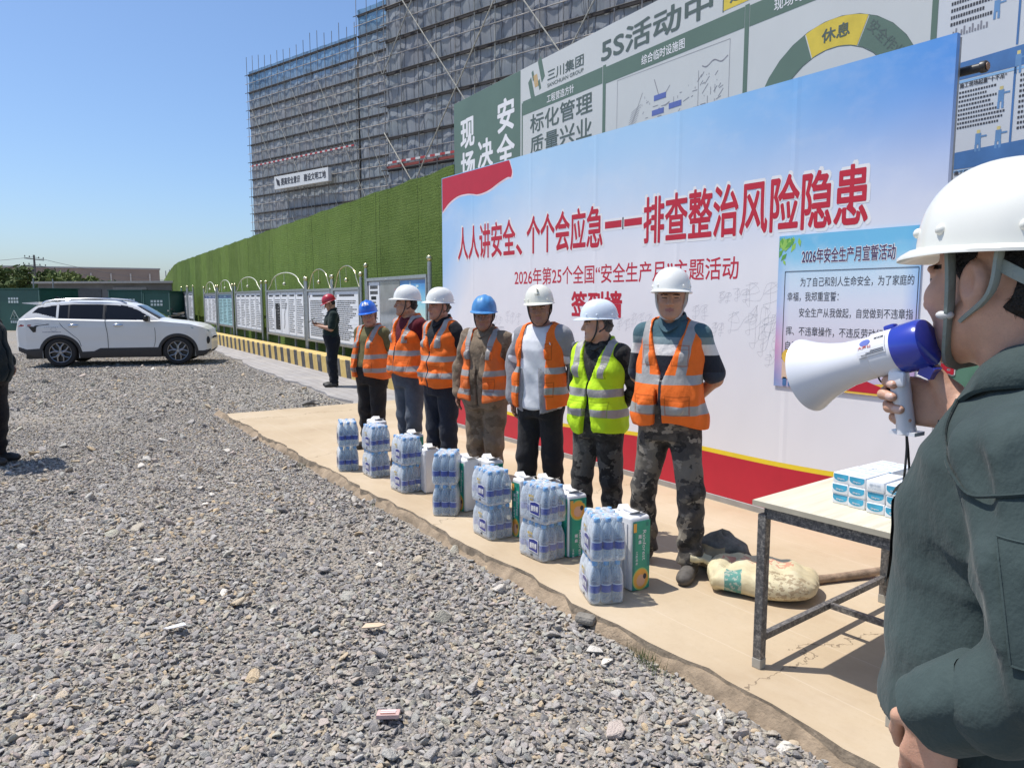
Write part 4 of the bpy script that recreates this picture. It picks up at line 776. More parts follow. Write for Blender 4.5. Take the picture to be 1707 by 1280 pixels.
# ================================================================ white car
def make_car():
    p0 = np.array((-13.88, -3.40)); p1 = np.array((-12.99, -.84)); d = nrm(np.append(p1-p0, 0))[:2]
    car = thing('parked_car', 'white compact SUV parked on the gravel at the left', 'car', (p0[0], p0[1], GZ+.02), math.atan2(d[1], d[0]))
    paint = NT('car_paint'); paint.col((.72, .71, .69)); paint.rough(.32); paint.b.inputs['Coat Weight'].default_value = .35; paint.b.inputs['Coat Roughness'].default_value = .05; paint = paint.m
    clad = plain('car_cladding', (.035, .033, .034), .6, var=.1); gl = NT('car_glass'); gl.col((.012, .013, .016)); gl.rough(.04); gl.b.inputs['Specular IOR Level'].default_value = .35; gl = gl.m
    chrome = plain('car_chrome', (.6, .62, .64), .15, 1., var=.02); rubber = plain('car_rubber', (.022, .021, .021), .85); alloy = plain('car_alloy', (.34, .34, .35), .35, .9, var=.03); blackp = plain('car_black', (.012, .012, .012), .3); red = plain('car_lamp_red', (.38, .02, .02), .15); lampg = plain('car_lamp_clear', (.35, .42, .42), .08, .3)
    # x: rear axle 0, front axle 2.7
    top = lambda x: np.interp(x, [-1.02, -.98, -.9, -.86, -.55, -.25, .3, .9, 1.3, 1.6, 1.75, 2.28, 2.36, 2.8, 3.15, 3.32, 3.42, 3.48], [.92, 1.12, 1.24, 1.27, 1.53, 1.60, 1.645, 1.645, 1.62, 1.57, 1.52, 1.185, 1.155, 1.105, 1.045, .985, .90, .70])
    belt = lambda x: np.interp(x, [-1.02, -.9, -.5, 0, 1, 2.0, 2.3, 3.0, 3.3, 3.48], [.90, 1.16, 1.19, 1.165, 1.13, 1.115, 1.115, 1.04, .95, .68])
    hw = lambda x: .905*np.interp(x, [-1.02, -.95, -.75, -.3, .5, 2.2, 2.9, 3.2, 3.38, 3.48], [.72, .84, .93, .985, 1, 1, .98, .94, .86, .70])
    arch_r = .405
    def bot(x):
        b = np.interp(x, [-1.02, -.8, -.5, 3.1, 3.35, 3.48], [.42, .33, .22, .20, .24, .36])
        for c in (0, 2.7):
            k = np.abs(x-c) < arch_r; b = np.where(k, np.maximum(b, .35+np.sqrt(np.maximum(arch_r**2-(x-c)**2, 0))*.92), b)
        return b
    X = np.unique(np.concatenate([np.linspace(-1.02, 3.48, 260), [-arch_r, arch_r, 2.7-arch_r, 2.7+arch_r]]))
    q = np.linspace(0, 1, 26); B = bot(X); BE = np.maximum(belt(X), B+.02); T = np.maximum(top(X), BE+.005)
    lowZ = B[:, None]+(BE-B)[:, None]*q; h = (lowZ-.2)/.95
    Yl = hw(X)[:, None]*(1-.06*(1-np.clip(h*1.6, 0, 1))**2-.045*np.clip(h-.75, 0, 1)*4*.25-.012*np.exp(-((lowZ-.62)/.10)**2)+.006*np.exp(-((lowZ-.98)/.05)**2))
    upZ = BE[:, None]+(T-.045-BE)[:, None].clip(.001)*q; g_ = (upZ-BE[:, None])/.5
    Yu = Yl[:, -1:]-.02*np.clip(g_*20, 0, 1)-.235*np.clip(g_, 0, 1.2)**1.15
    body = MB(); cl = MB(); glass = {k: MB() for k in range(4)}
    def win(x, z):
        zb = belt(x)+.035; zt = np.interp(x, [-.9, -.5, 0, 1, 1.5, 1.75, 2.2], [1.22, 1.46, 1.535, 1.545, 1.51, 1.42, 1.15])
        if x < -.0: zb += np.interp(x, [-.45, 0], [.10, 0]) if x > -.45 else .10+(-.45-x)*.12
        if not (zb < z < zt): return -1
        e = .03
        if -.72+ (z-1.2)*.9 < x < -.02: return 0 if x < -.06 else -1
        if -.02 < x < .20: return 1
        if .23 < x < .98: return 1
        if 1.05 < x < 2.08: return 2
        return 9 if -.1 < x < 1.1 else -1
    for sgn in (1, -1):
        for Zg, Yg, up in ((lowZ, Yl, 0), (upZ, Yu, 1)):
            P = np.stack([np.repeat(X[:, None], 26, 1), Yg*sgn, Zg], 2); nx = len(X)
            for i in range(nx-1):
                for j in range(25):
                    c = (P[i, j]+P[i+1, j+1])/2; f = [P[i, j], P[i+1, j], P[i+1, j+1], P[i, j+1]]
                    if sgn > 0: f = f[::-1]
                    x, z = c[0], c[2]; dst = body
                    if up:
                        w_ = win(x, z)
                        if w_ == 9: dst = cl
                        elif w_ >= 0: dst = glass[w_]
                    else:
                        pass
                    dst.add(f, [(0, 1, 2, 3)])
    yt = Yu[:, -1]; c_ = np.linspace(-1, 1, 13); Pt = np.stack([np.repeat(X[:, None], 13, 1), yt[:, None]*c_, (T[:, None]-.045*np.abs(c_)**3)], 2)
    ws = MB(); rw = MB()
    for i in range(len(X)-1):
        for j in range(12):
            x = (X[i]+X[i+1])/2; f = [Pt[i, j], Pt[i+1, j], Pt[i+1, j+1], Pt[i, j+1]]; dst = ws if (1.72 < x < 2.27 and 0 < j < 11) else rw if (-.87 < x < -.58 and 0 < j < 11) else body
            dst.add(f, [(0, 1, 2, 3)])
    for xe in (0, -1):   # close the ends
        x = X[xe]; zz = np.linspace(B[xe], T[xe]-.045, 8); yy = np.interp(zz, np.concatenate([lowZ[xe], upZ[xe]]), np.concatenate([Yl[xe], Yu[xe]])); E_ = np.array([[(x, y*k, z) for k in np.linspace(-1, 1, 9)] for y, z in zip(yy, zz)]); body.grid(E_)
    # dark cladding: one smooth strip along the sill and round both arches, 8 mm proud of the paint
    for sgn in (1, -1):
        xs_ = np.linspace(-.97, 3.46, 320); zt = []
        for x in xs_:
            z = np.interp(x, [-1, -.75, -.5, .5, .75, .9, 2.2, 3.0, 3.3, 3.5], [.52, .44, .46, .37, .38, .455, .455, .36, .35, .40])
            for c in (0, 2.7):
                if abs(x-c) < .478: z = max(z, .35+math.sqrt(.478**2-(x-c)**2)*.95)
            zt.append(z)
        zt = np.array(zt); zb = bot(xs_); rows_ = []
        for k in range(6):
            z = zb+(np.maximum(zt, zb+.03)-zb)*k/5; yy = np.array([np.interp(q_, np.concatenate([l_, u_]), np.concatenate([a_, b_])) for q_, l_, u_, a_, b_ in zip(z, [lowZ[np.argmin(abs(X-x))] for x in xs_], [upZ[np.argmin(abs(X-x))] for x in xs_], [Yl[np.argmin(abs(X-x))] for x in xs_], [Yu[np.argmin(abs(X-x))] for x in xs_])])
            rows_.append(np.stack([xs_, sgn*(yy+(.009 if 0 < k < 5 else .001)), z], 1))
        rows_ = np.array(rows_); cl.grid(rows_ if sgn < 0 else rows_[::-1])
    def weld(mb, nm, m, s=35):
        o = mb.build(nm, m, car); bm = bmesh.new(); bm.from_mesh(o.data); bmesh.ops.remove_doubles(bm, verts=bm.verts, dist=.0008); bmesh.ops.recalc_face_normals(bm, faces=bm.faces); bm.to_mesh(o.data); bm.free()
        o.data.polygons.foreach_set('use_smooth', [True]*len(o.data.polygons)); o.data.set_sharp_from_angle(angle=math.radians(s)); return o
    bo = weld(body, 'body', paint); weld(cl, 'cladding', clad)
    for k in range(3): weld(glass[k], 'side_window', gl)
    weld(ws, 'windscreen', gl); weld(rw, 'rear_window', gl)
    m = MB(); m.box((1.25, 0, .3), (4.1, 1.5, .2)); m.box((1.3, 0, .65), (3.9, 1.4, .5)); m.build('underbody', blackp, car)
    # door seams, handles, mirror, lamps, rails, spoiler, wipers
    ys = lambda x, z: float(np.interp(z, np.concatenate([lowZ[np.argmin(abs(X-x))], upZ[np.argmin(abs(X-x))]]), np.concatenate([Yl[np.argmin(abs(X-x))], Yu[np.argmin(abs(X-x))]])))
    for sg in (-1, 1):
        for pts in ([(1.02, 1.5), (1.04, 1.12), (1.08, .8), (1.08, .42)], [(2.13, 1.14), (2.18, .9), (2.17, .6), (2.12, .42)], [(-.02, 1.2), (.06, 1.02), (.28, .8), (.42, .66), (.47, .5)]):
            P = bez([(x, sg*(ys(x, z)+.002), z) for x, z in pts], 5); m = MB(); m.tube(P, .006, 5); m.build('door_seam', blackp, car)
        for x in (.32, 1.33):
            y = ys(x, 1.02); m = MB(); m.rbox((x, sg*(y+.02), 1.02), (.20, .035, .032), .012); m.sphere((x, sg*y, 1.02), (.12, .02, .045), 0, 12, 6); m.build('door_handle', chrome, car, smooth=40)
        m = MB(); y = ys(2.0, 1.17); m.rbox((2.02, sg*(y+.16), 1.19), (.12, .24, .155), .05, 0, seg=3); m.bar((2.04, sg*y, 1.13), (2.03, sg*(y+.12), 1.15), .06, .05); mi = m.build('mirror', blackp, car, smooth=50)
        m = MB(); m.rbox((1.965, sg*(y+.16), 1.19), (.012, .2, .12), .005); m.build('mirror_glass', gl, mi)
        m = MB(); P = bez([(x_, sg*y_, float(top(x_))+h_) for x_, y_, h_ in ((-.42, .60, -.01), (-.25, .62, .035), (.5, .64, .045), (1.2, .63, .035), (1.5, .61, -.015))], 6); m.tube(P, .022, 6); m.build('roof_rail', chrome, car, smooth=60)
        m = MB(); P = [(-.98, .98), (-.86, 1.06), (-.5, 1.075), (-.22, 1.065), (-.2, 1.05), (-.45, 1.02), (-.5, .99), (-.52, .87), (-.58, .86), (-.68, 1.0), (-.9, 1.01)]
        m.add([(x, sg*(ys(x, z)+.006), z) for x, z in P], [tuple(range(len(P)))]); tl = m.build('tail_lamp', blackp, car)
        m = MB(); P = [(-.95, 1.0), (-.85, 1.045), (-.62, 1.05), (-.62, 1.02), (-.85, 1.012)]; m.add([(x, sg*(ys(x, z)+.010), z) for x, z in P], [tuple(range(len(P)))]); m.build('tail_lens', red, tl)
        m = MB(); P = [(3.02, .965), (3.3, .93), (3.44, .88), (3.44, .83), (3.25, .86), (3.05, .93)]; m.add([(x, sg*(ys(x, z)+.006), z) for x, z in P], [tuple(range(len(P)))]); m.build('headlight', lampg, car)
        m = MB(); m.sphere((3.405, sg*(ys(3.40, .62)-.01), .62), (.06, .03, .10), 0, 12, 8); m.build('fog_lamp', blackp, car, smooth=60)
    m = MB(); m.add([(x, y, z) for x in (-.86, -.5) for y in (-.6, .6) for z in ((1.585, 1.57) if x < -.6 else (1.605, 1.53))], [(0, 1, 3, 2), (4, 6, 7, 5), (0, 4, 5, 1), (2, 3, 7, 6), (0, 2, 6, 4), (1, 5, 7, 3)]); m.build('spoiler', paint, car)
    m = MB(); m.add([(-.28, -.012, 1.62), (-.05, -.012, 1.64), (-.26, -.012, 1.74), (-.3, -.012, 1.74), (-.28, .012, 1.62), (-.05, .012, 1.64), (-.26, .012, 1.74), (-.3, .012, 1.74)], [(0, 1, 2, 3), (7, 6, 5, 4), (0, 4, 5, 1), (1, 5, 6, 2), (2, 6, 7, 3), (3, 7, 4, 0)]); m.build('aerial', blackp, car)
    m = MB(); fside = lambda x, z: np.array([(xx, -(ys(xx, zz)+.004), zz) for xx, zz in zip(x, z)]); rr = random.Random(2)
    for k in range(14):
        x = -.36+.03*k; y = ys(x, .865); m.box((x, -(y+.003), .865), (.018, .003, .022)); 
        if k % 2: m.box((x*.8-.05, -(ys(x, .99)+.003), .985), (.02, .003, .012))
    for k in range(16): a = k*.4; m.box((-.12+.06*math.cos(a), -(ys(-.12, .93)+.003), .93+.05*math.sin(a)), (.014, .003, .008))
    m.build('side_lettering', plain('car_lettering', (.30, .30, .34), .5), car)
    # wheels
    for wi, (cx, sy) in enumerate(((0, -1), (2.7, -1), (0, 1), (2.7, 1))):
        y0 = sy*.80; R = Matrix.Rotation(math.radians(90)*sy, 3, 'X')     # lathe axis z -> outwards
        # lathe in z where +z is outwards
        Rm = Matrix.Rotation(math.pi/2 if sy < 0 else -math.pi/2, 3, 'X')
        m = MB(); m.lathe([(.24, -.10), (.33, -.10), (.355, -.07), (.36, 0), (.355, .07), (.33, .105), (.245, .105)], 40, 0, (cx, y0, .36), R=Rm); wh = m.build('wheel', rubber, car, smooth=40)
        m = MB(); m.lathe([(.245, .10), (.25, .09), (.235, .03), (0, .03)], 36, 0, (cx, y0, .36), R=Rm); m.build('rim_barrel', blackp, wh, smooth=40)
        m = MB()
        for k in range(10):
            a0 = 2*math.pi*(k//2)/5+(.13 if k % 2 else -.13)+.3; a1 = 2*math.pi*(k//2)/5+(.36 if k % 2 else -.36)+.3
            P = np.array([(.05*math.cos(a0), .05*math.sin(a0), .10), (.14*math.cos(a0), .14*math.sin(a0), .105), (.235*math.cos(a1), .235*math.sin(a1), .095)]) @ np.array(Rm).T+(cx, y0, .36); m.tube(P, [.022, .014, .016], 6)
        m.lathe([(0, .115), (.04, .115), (.055, .10), (.055, .07)], 14, 0, (cx, y0, .36), R=Rm); m.lathe([(.238, .1), (.25, .108), (.255, .1)], 36, 0, (cx, y0, .36), R=Rm); m.build('rim', alloy, wh, smooth=40)
    return car
make_car()
# ================================================================ goods on the slab: water packs, paper packs, table, sack, litter
def clear_mat(nm, c, tr, rough=.12, wr=0., wsc=30):
    t = NT(nm); co = t.coord(); t.col(c); t.rough(rough); t.b.inputs['Specular IOR Level'].default_value = .8
    if wr: 
        h = t.noise(t.mapping(co, (1, 1, .6)), wsc, 3, .6); t.bump(h, wr, .012)
    tp = t.n('ShaderNodeBsdfTransparent'); mx = t.n('ShaderNodeMixShader'); lw = t.n('ShaderNodeLayerWeight'); lw.inputs[0].default_value = .35
    f = t.math('MULTIPLY', t.math('SUBTRACT', 1., lw.outputs['Facing']), tr); t.set(mx.inputs[0], f); tp.inputs[0].default_value = (.93, .97, 1, 1)
    t.t.links.new(t.b.outputs[0], mx.inputs[1]); t.t.links.new(tp.outputs[0], mx.inputs[2]); t.t.links.new(mx.outputs[0], t.out.inputs[0]); return t.m
m_bottle = clear_mat('bottle_plastic', (.64, .71, .77), .80, .06); m_film = clear_mat('shrink_film', (.84, .87, .90), .95, .10, 1., 30)
m_cap = plain('cap_blue', (.20, .42, .72), .4, var=.1); m_lab = plain('bottle_label_blue', (.006, .055, .36), .35, var=.25, scale=40); m_labw = plain('bottle_label_pale', (.55, .66, .78), .4)
m_navy = plain('film_print_navy', (.02, .035, .22), .3); m_yel = plain('film_print_yellow', (.70, .48, .06), .4)
HB = .228
bt = MB(); bt.lathe([(0, .004), (.024, .002), (.0305, .012), (.031, .03), (.029, .036), (.031, .042), (.031, .05), (.0295, .055), (.031, .06), (.031, .105), (.0295, .110), (.031, .115), (.0295, .125), (.031, .13), (.030, .15), (.024, .178), (.0145, .198), (.0125, .205), (.0125, .212)], 14)
cp = MB(); cp.lathe([(.0145, .206), (.0155, .208), (.0155, .224), (.014, .228), (0, .228)], 12)
lb_ = MB(); lb_.lathe([(.0315, .064), (.0315, .102)], 14); lb_.lathe([(.0314, .102), (.0314, .108)], 14, 1)
def bottle(root, x, y, tmpl):
    if tmpl is None:
        b = bt.build('bottle', m_bottle, root, smooth=70); c = cp.build('cap', m_cap, b, smooth=40); l = lb_.build('label_band', [m_lab, m_labw], b, smooth=70); b.location = (x, y, .003); return b
    b = copy_tree(tmpl, root); b.location = (x, y, .003); b.rotation_euler = (0, 0, random.uniform(0, 6)); return b
W_, D_ = .252, .190
def film_mesh(seed):
    r = np.random.default_rng(seed); th = np.linspace(0, 2*np.pi, 96, endpoint=False)
    def out(t, ins):
        a, b = W_/2-ins, D_/2-ins; n = 9; c, s = np.cos(t), np.sin(t); k = (np.abs(c/a)**n+np.abs(s/b)**n)**(-1/n); return np.stack([k*c, k*s], -1)
    rings = []
    for z, ins, am in ((.0, .014, .2), (.006, .002, .5), (.03, -.003, 1), (.06, -.003, 1), (.09, -.003, 1), (.12, -.003, 1), (.15, -.001, 1), (.175, .004, 1.2), (.198, .010, 1.6), (.216, .017, 1.2), (.2295, .026, .8), (.2315, .05, .6)):
        p = out(th, ins); nx = np.abs(np.cos(p[:, 0]/W_*4*np.pi))*np.abs(np.cos(p[:, 1]/D_*3*np.pi))
        k = 1-.03*am*(1-nx)*(.9 if z > .01 else .3)+r.normal(0, .006, len(th))*am*.7; rings.append(np.column_stack([p*k[:, None], np.full(len(th), z)+(.004*np.sin(th*7+seed) if z > .15 else 0)]))
    V = np.concatenate(rings+[np.array([[0, 0, .2305]])]); n = len(th); Fs = []
    for i in range(len(rings)-1): Fs += [(i*n+q, i*n+(q+1) % n, (i+1)*n+(q+1) % n, (i+1)*n+q) for q in range(n)]
    L = len(V)-1; o = (len(rings)-1)*n; Fs += [(o+q, o+(q+1) % n, L) for q in range(n)]; m = MB(); m.add(V, Fs); return m
def print_mesh():
    m = MB(); y = lambda x: -D_/2-.0045
    fn = lambda x, z: np.stack([x, np.full_like(x, -D_/2-.0065), z], 1)
    P = [(-.095, .062), (-.012, .054), (-.012, .128), (-.05, .133), (-.095, .125)]; m.add([(x+.09, -D_/2-.0048, z) for x, z in [(-.099, .057), (-.008, .049), (-.008, .133), (-.05, .138), (-.099, .130)]], [(0, 1, 2, 3, 4)], 2); m.add([(x+.09, -D_/2-.0056, z) for x, z in P], [(0, 1, 2, 3, 4)], 0)
    m.text('康师傅', .003, .070, .073, .112, fn, 2, bold=.03)
    fn2 = lambda x, z: np.stack([x, np.full_like(x, -D_/2-.0052), z], 1)
    m.text('喝开水', -.02, .03, .155, .175, fn2, 1, bold=.03); m.text('饮用水', -.015, .025, .139, .15, fn2, 1, bold=.02)
    m.box((.02, -D_/2-.005, .03), (.02, .001, .012), 3); return m
film_t = [film_mesh(k) for k in range(3)]; protos = []
def water_pack(x, y, z, rz, label, k):
    root = thing('water_pack', label, 'water pack', (x, y, z), rz, 'shrink wrapped packs of bottled water on the slab')
    if not protos:
        b0 = None
        for i in range(4):
            for j in range(3):
                b = bottle(root, (i-1.5)*.0622, (j-1)*.0622, b0); b0 = b0 or b
        f = film_t[0].build('wrap', m_film, root, smooth=70); p = print_mesh().build('wrap_print', [m_navy, m_yel, white_print, ink], root); protos.append(root)
    else:
        for ch in list(protos[0].children):
            if ch.name.startswith('wrap') and not ch.name.startswith('wrap_print'): film_t[k % 3].build('wrap', m_film, root, smooth=70) if k < 3 else copy_tree(FILMS[k % 3], root)
            else: copy_tree(ch, root)
    FILMS.append([c for c in root.children if c.name.startswith('wrap') and not c.name.startswith('wrap_print')][0]); return root
FILMS = []
who = ['at the far left end of the row', 'in front of the dark red shirt', 'in front of the man in the black shirt', 'in front of the brown uniformed man, a narrow side on stack', 'in front of the man with the white t-shirt', 'in front of the man in the yellow vest', 'nearest the camera at the right end of the row']
corner = [(1.836, -2.165), (2.30, -2.015), (2.949, -2.014), (3.67, -2.075), (4.37, -2.06), (4.904, -2.014), (5.514, -2.165)]
yaw = [-16, -2, 2, -40, -2, 3, -24]
for k in range(7):
    a = math.radians(yaw[k]); cx, cy = corner[k]
    if yaw[k] < -10: fx = .6*W_/2*1.0; c = (cx-.045-.03*(yaw[k] < -30), cy+.125)
    else:
        dx, dy = -W_/2, D_/2; c = (cx+dx*math.cos(a)-dy*math.sin(a), cy+dx*math.sin(a)+dy*math.cos(a))
    r = random.Random(k); 
    water_pack(c[0], c[1], .001, a, 'lower water bottle pack '+who[k], 2*k)
    water_pack(c[0]+r.uniform(-.01, .01), c[1]+r.uniform(-.008, .008), HB+.007, a+r.uniform(-.06, .06), 'upper water bottle pack '+who[k], 2*k+1)
# ---------------------------------------------------------------- paper towel packs
m_pw = plain('pack_white', (.74, .74, .74), .4, var=.06, scale=12, bump=.35, bscale=28); m_pg = plain('pack_green', (.02, .30, .20), .35, var=.15, scale=14, bump=.3, bscale=30); m_pd = plain('pack_green_dark', (.01, .19, .16), .4)
m_or = plain('pack_orange', (.80, .38, .06), .4, var=.15); m_sk = plain('pack_picture_skin', (.72, .40, .25), .5); m_ps = plain('pack_silver', (.50, .52, .56), .35, var=.15, scale=30)
def paper_pack(x, y, rz, label, front='w', side='g', h=.42, flip=False, wx=.2, wy=.138):
    t = thing('paper_pack', label, 'tissue pack', (x, y, .001), rz, 'tall packs of paper behind the water')
    m = MB(); m.rbox((0, 0, h/2), (wx, wy, h), .016, 0, seg=3); b = m.build('pack_body', m_pw, t, smooth=50)
    o = b.data
    for v in o.vertices: v.co.x += .004*math.sin(v.co.z*70); v.co.y += .003*math.sin(v.co.z*55+1)
    def panel(face):
        Fx = (lambda a, z: np.stack([np.full_like(a, wx/2+.0045), a, z], 1)) if face == 'x' else (lambda a, z: np.stack([a, np.full_like(a, -wy/2-.0045), z], 1)); Wd = (wy if face == 'x' else wx)
        e = .0007; Fo = lambda k: (lambda a, z: Fx(a, z)+(np.array((e*k, 0, 0)) if face == 'x' else np.array((0, -e*k, 0))))
        def quadp(a0, a1, z0, z1, k, mi): m.add(Fo(k)(np.array([a0, a1, a1, a0]), np.array([z0, z0, z1, z1])), [(0, 1, 2, 3)], mi)
        m = MB(); w2 = Wd/2-.008; 
        quadp(-w2, w2, .006, h-.025, 0, 0); quadp(-w2, -w2+.018, .006, h-.025, .4, 1)
        cz = .065 if not flip else h-.10; q = np.linspace(0, 2*np.pi, 22, endpoint=False)
        for rr, mi, k in ((1.12, 6, .8), (1., 2, 1.2)): m.add(Fo(k)(np.cos(q)*w2*.86*rr, cz+np.sin(q)*.058*rr), [tuple(range(22))], mi)
        m.add(Fo(1.6)(np.cos(q)*w2*.5, cz-.008+np.sin(q)*.034), [tuple(range(22))], 3); m.add(Fo(2.)(w2*.45+np.cos(q)*w2*.2, cz+.012+np.sin(q)*.016), [tuple(range(22))], 5)
        # vertical lettering (turned a quarter)
        def vtext(bd, a0, a1, z0, z1, mi):
            s = -1; V, Fs = text_mesh(bd, 0., 0); lo = V.min(0); hi = V.max(0); P = (V-lo)/(hi-lo); m.add(Fo(1.)(a0+(P[:, 1])*(a1-a0), z1-P[:, 0]*(z1-z0)), Fs, mi)
        zt = h-.05 if not flip else h-.2
        vtext('Rainforest', .008, .032, zt-.20, zt-.03, 4); m.text('雨', -.022, .0, zt-.075, zt-.052, Fo(1.), 4, bold=.03); m.text('森', -.022, .0, zt-.105, zt-.082, Fo(1.), 4, bold=.03)
        for k in range(4): m.text('工匠品质'[k], -w2+.022, -w2+.036, zt-.16-k*.02, zt-.146-k*.02, Fo(1.), 4, bold=.02)
        quadp(-w2+.004, -w2+.026, h-.085, h-.035, .9, 2); quadp(w2-.03, w2-.012, h-.06, h-.035, .9, 1); quadp(w2-.02, w2, .13, .2, .9, 1)
        m.build('printed_panel', [m_pg, m_pd, m_or, m_sk, white_print, ink, plain('pack_lime', (.35, .55, .15), .4)], t)
    if front == 'g': panel('y')
    else:
        m = MB()
        for k in range(5): m.tube([(-wx/2+.03+k*.035, -wy/2-.002, .02), (-wx/2+.03+k*.035, -wy/2-.004, h-.04)], .0035, 5)
        m.build('seam_ribs', m_ps, t, smooth=60)
    if side == 'g': panel('x')
    m = MB()
    for sx in (-1, 1):
        P = [(sx*.03, -.03, h-.002), (sx*.03, .04, h-.002), (sx*.075, .05, h+.022), (sx*.085, -.01, h+.025), (sx*.055, -.045, h+.012)]; m.add(P, [tuple(range(5))]); m.add([(p[0], p[1], p[2]-.002) for p in P], [tuple(range(5))[::-1]])
    m.add([(-.05, -.01, h), (.05, -.01, h), (.04, -.015, h+.012), (-.03, -.02, h+.015)], [(0, 1, 2, 3)]); m.build('handle_flap', m_pw, t); return t
paper_pack(5.43, -1.80, math.radians(-3), 'white paper pack with a green printed side, nearest the camera beside the front stack')
paper_pack(4.83, -1.75, math.radians(-6), 'green paper pack printed on both sides, baby picture at its top', 'g', 'g', .40, True, .18)
paper_pack(4.375, -1.785, math.radians(2), 'paper pack with a thin green front beside the water of the white shirted man', 'g', 'w', .40, False, .10)
paper_pack(4.47, -1.66, math.radians(4), 'plain white paper pack leaning beside a thin green one', 'w', 'w', .39, False, .13)
paper_pack(3.63, -1.79, math.radians(4), 'paper pack with green front and orange foot beside the narrow water stack', 'g', 'w', .40, False, .11)
paper_pack(3.74, -1.66, math.radians(-2), 'white paper pack with green right side before the brown trousers', 'w', 'g', .40, False, .17)
paper_pack(2.98, -1.78, math.radians(-8), 'all white paper pack behind the third water stack from the left', 'w', 'w', .37, False, .13)
paper_pack(2.44, -1.66, math.radians(0), 'paper pack with a green side, only its top showing behind the water', 'w', 'g', .40, False, .14); paper_pack(1.72, -1.70, math.radians(-5), 'white paper pack farthest left, behind the first two water stacks', 'w', 'w', .43, False, .22)
# ---------------------------------------------------------------- table
def wood_mat():
    t = NT('table_laminate'); co = t.coord(); n = t.noise(t.mapping(co, (22, 1.2, 1)), 2.2, 5, .6); t.col(t.ramp(n, [(.3, (.56, .50, .36)), (.5, (.63, .575, .44)), (.7, (.68, .63, .50))])); t.rough(.4); return t.m
def chipped_mat():
    t = NT('chipped_steel'); co = t.coord(); n = t.noise(co, 60, 5, .75); n2 = t.noise(co, 9, 3); c = t.ramp(n, [(.40, (.055, .055, .058)), (.52, (.12, .115, .11)), (.62, (.30, .28, .25))]); t.col(t.mix(t.ramp(n2, [(.4, 0.), (.7, .5)]), c, (.2, .19, .18))); t.rough(.5); t.b.inputs['Metallic'].default_value = .3; t.bump(n, .3, .002); return t.m
tb = thing('table', 'steel framed table with a pale wood top standing by the speaker', 'table', (6.418, -2.012, 0), math.radians(4))
TW, TD = .66, 1.2; st = chipped_mat()
m = MB(); m.rbox((TW/2, TD/2, .7375), (TW, TD, .025), .003); m.build('table_top', [wood_mat()], tb)
m = MB(); m.bx((-.001, -.0015, .7265), (TW+.001, -.0006, .7485)); m.bx((-.0015, 0, .7265), (-.0006, TD, .7485)); m.build('edge_band', plain('edge_band', (.42, .38, .29), .5), tb)
for x in (.04, TW-.04):
    for y in (.03, TD-.03): m = MB(); m.rbox((x, y, .345), (.04, .04, .69), .003); l_ = m.build('leg', st, tb); m = MB(); m.rbox((x, y, .0225), (.043, .043, .045), .003); m.build('foot_cap', plain('foot_cap', (.36, .34, .29), .6), l_)
for a, b in (((.06, .03), (TW-.06, .03)), ((.06, TD-.03), (TW-.06, TD-.03)), ((.04, .05), (.04, TD-.05)), ((TW-.04, .05), (TW-.04, TD-.05))):
    m = MB(); m.bar((*a, .7), (*b, .7), .03, .046); m.build('apron_rail', st, tb)
for x in (.04, TW-.04): m = MB(); m.bar((x, .05, .135), (x, TD-.05, .135), .026, .03); m.build('stretcher', st, tb)
m = MB(); m.bar((.053, .6, .135), (TW-.053, .6, .135), .024, .026); m.build('stretcher', st, tb)
# tissue boxes on the table
m_tt = plain('tissue_teal', (.04, .30, .46), .4, var=.2, scale=30); m_tw = plain('tissue_white', (.72, .74, .76), .45, var=.04)
m = MB(); BW, BD, BH = .071, .19, .0435; m.rbox((0, 0, BH/2), (BW, BD, BH), .004, 0); bxm = m
def tfront():
    m = MB()
    for sy in (-1, 1):
        y = sy*(BD/2+.0008); q = np.linspace(math.pi, 2*math.pi, 12); P = [(-BW/2+.004, y, BH-.004), ]+[(math.cos(k)*(BW/2-.004), y, .026+math.sin(k)*.016) for k in q]+[(BW/2-.004, y, BH-.004)]; m.add(P, [tuple(range(len(P)))], 0)
        f = lambda x, z: np.stack([x*(-sy), np.full_like(x, y+sy*.0006), z], 1); m.text('Qingrou', -.016, .016, .016, .024, f, 1, bold=.02)
    for k in range(3): m.box((0, -BD/3+k*BD/3, BH+.0004), (BW*.6, .018, .0006), 2)
    return m
tproto = None
def tissue(x, y, tier, rz, label, plain_end=False):
    global tproto
    if tproto is None:
        o = bxm.build('tissue_pack', m_tw, None, smooth=40); tfront().build('pack_print', [m_tt, white_print, plain('tissue_grey', (.45, .52, .60), .5)], o); tproto = o
    else: o = copy_tree(tproto)
    if plain_end:
        for c in list(o.children): bpy.data.objects.remove(c)
        fn = lambda x, z: np.stack([x, np.full_like(x, -BD/2-.001), z], 1); m = MB(); m.text('面巾纸', -.022, .022, .022, .033, fn, 0, bold=.01); m.text('LIVING', -.025, .025, .01, .018, fn, 0); m.build('pack_lettering', plain('tissue_grey', (0, 0, 0)), o)
    o.location = (x, y, .7505+tier*(BH+.0006)); o.rotation_euler = (0, 0, rz); tag(o, label, 'tissue pack', 'small teal and white tissue packs on the table'); return o
tn = ['bottom', 'middle', 'top']
cols = [('first column from the left', 6.668, -1.68, 2), ('second column from the left', 6.741, -1.683, 2), ('middle column standing alone', 6.823, -1.695, 5), ('second column from the right', 6.907, -1.70, 3), ('rightmost column by the speaker', 6.981, -1.702, 3)]
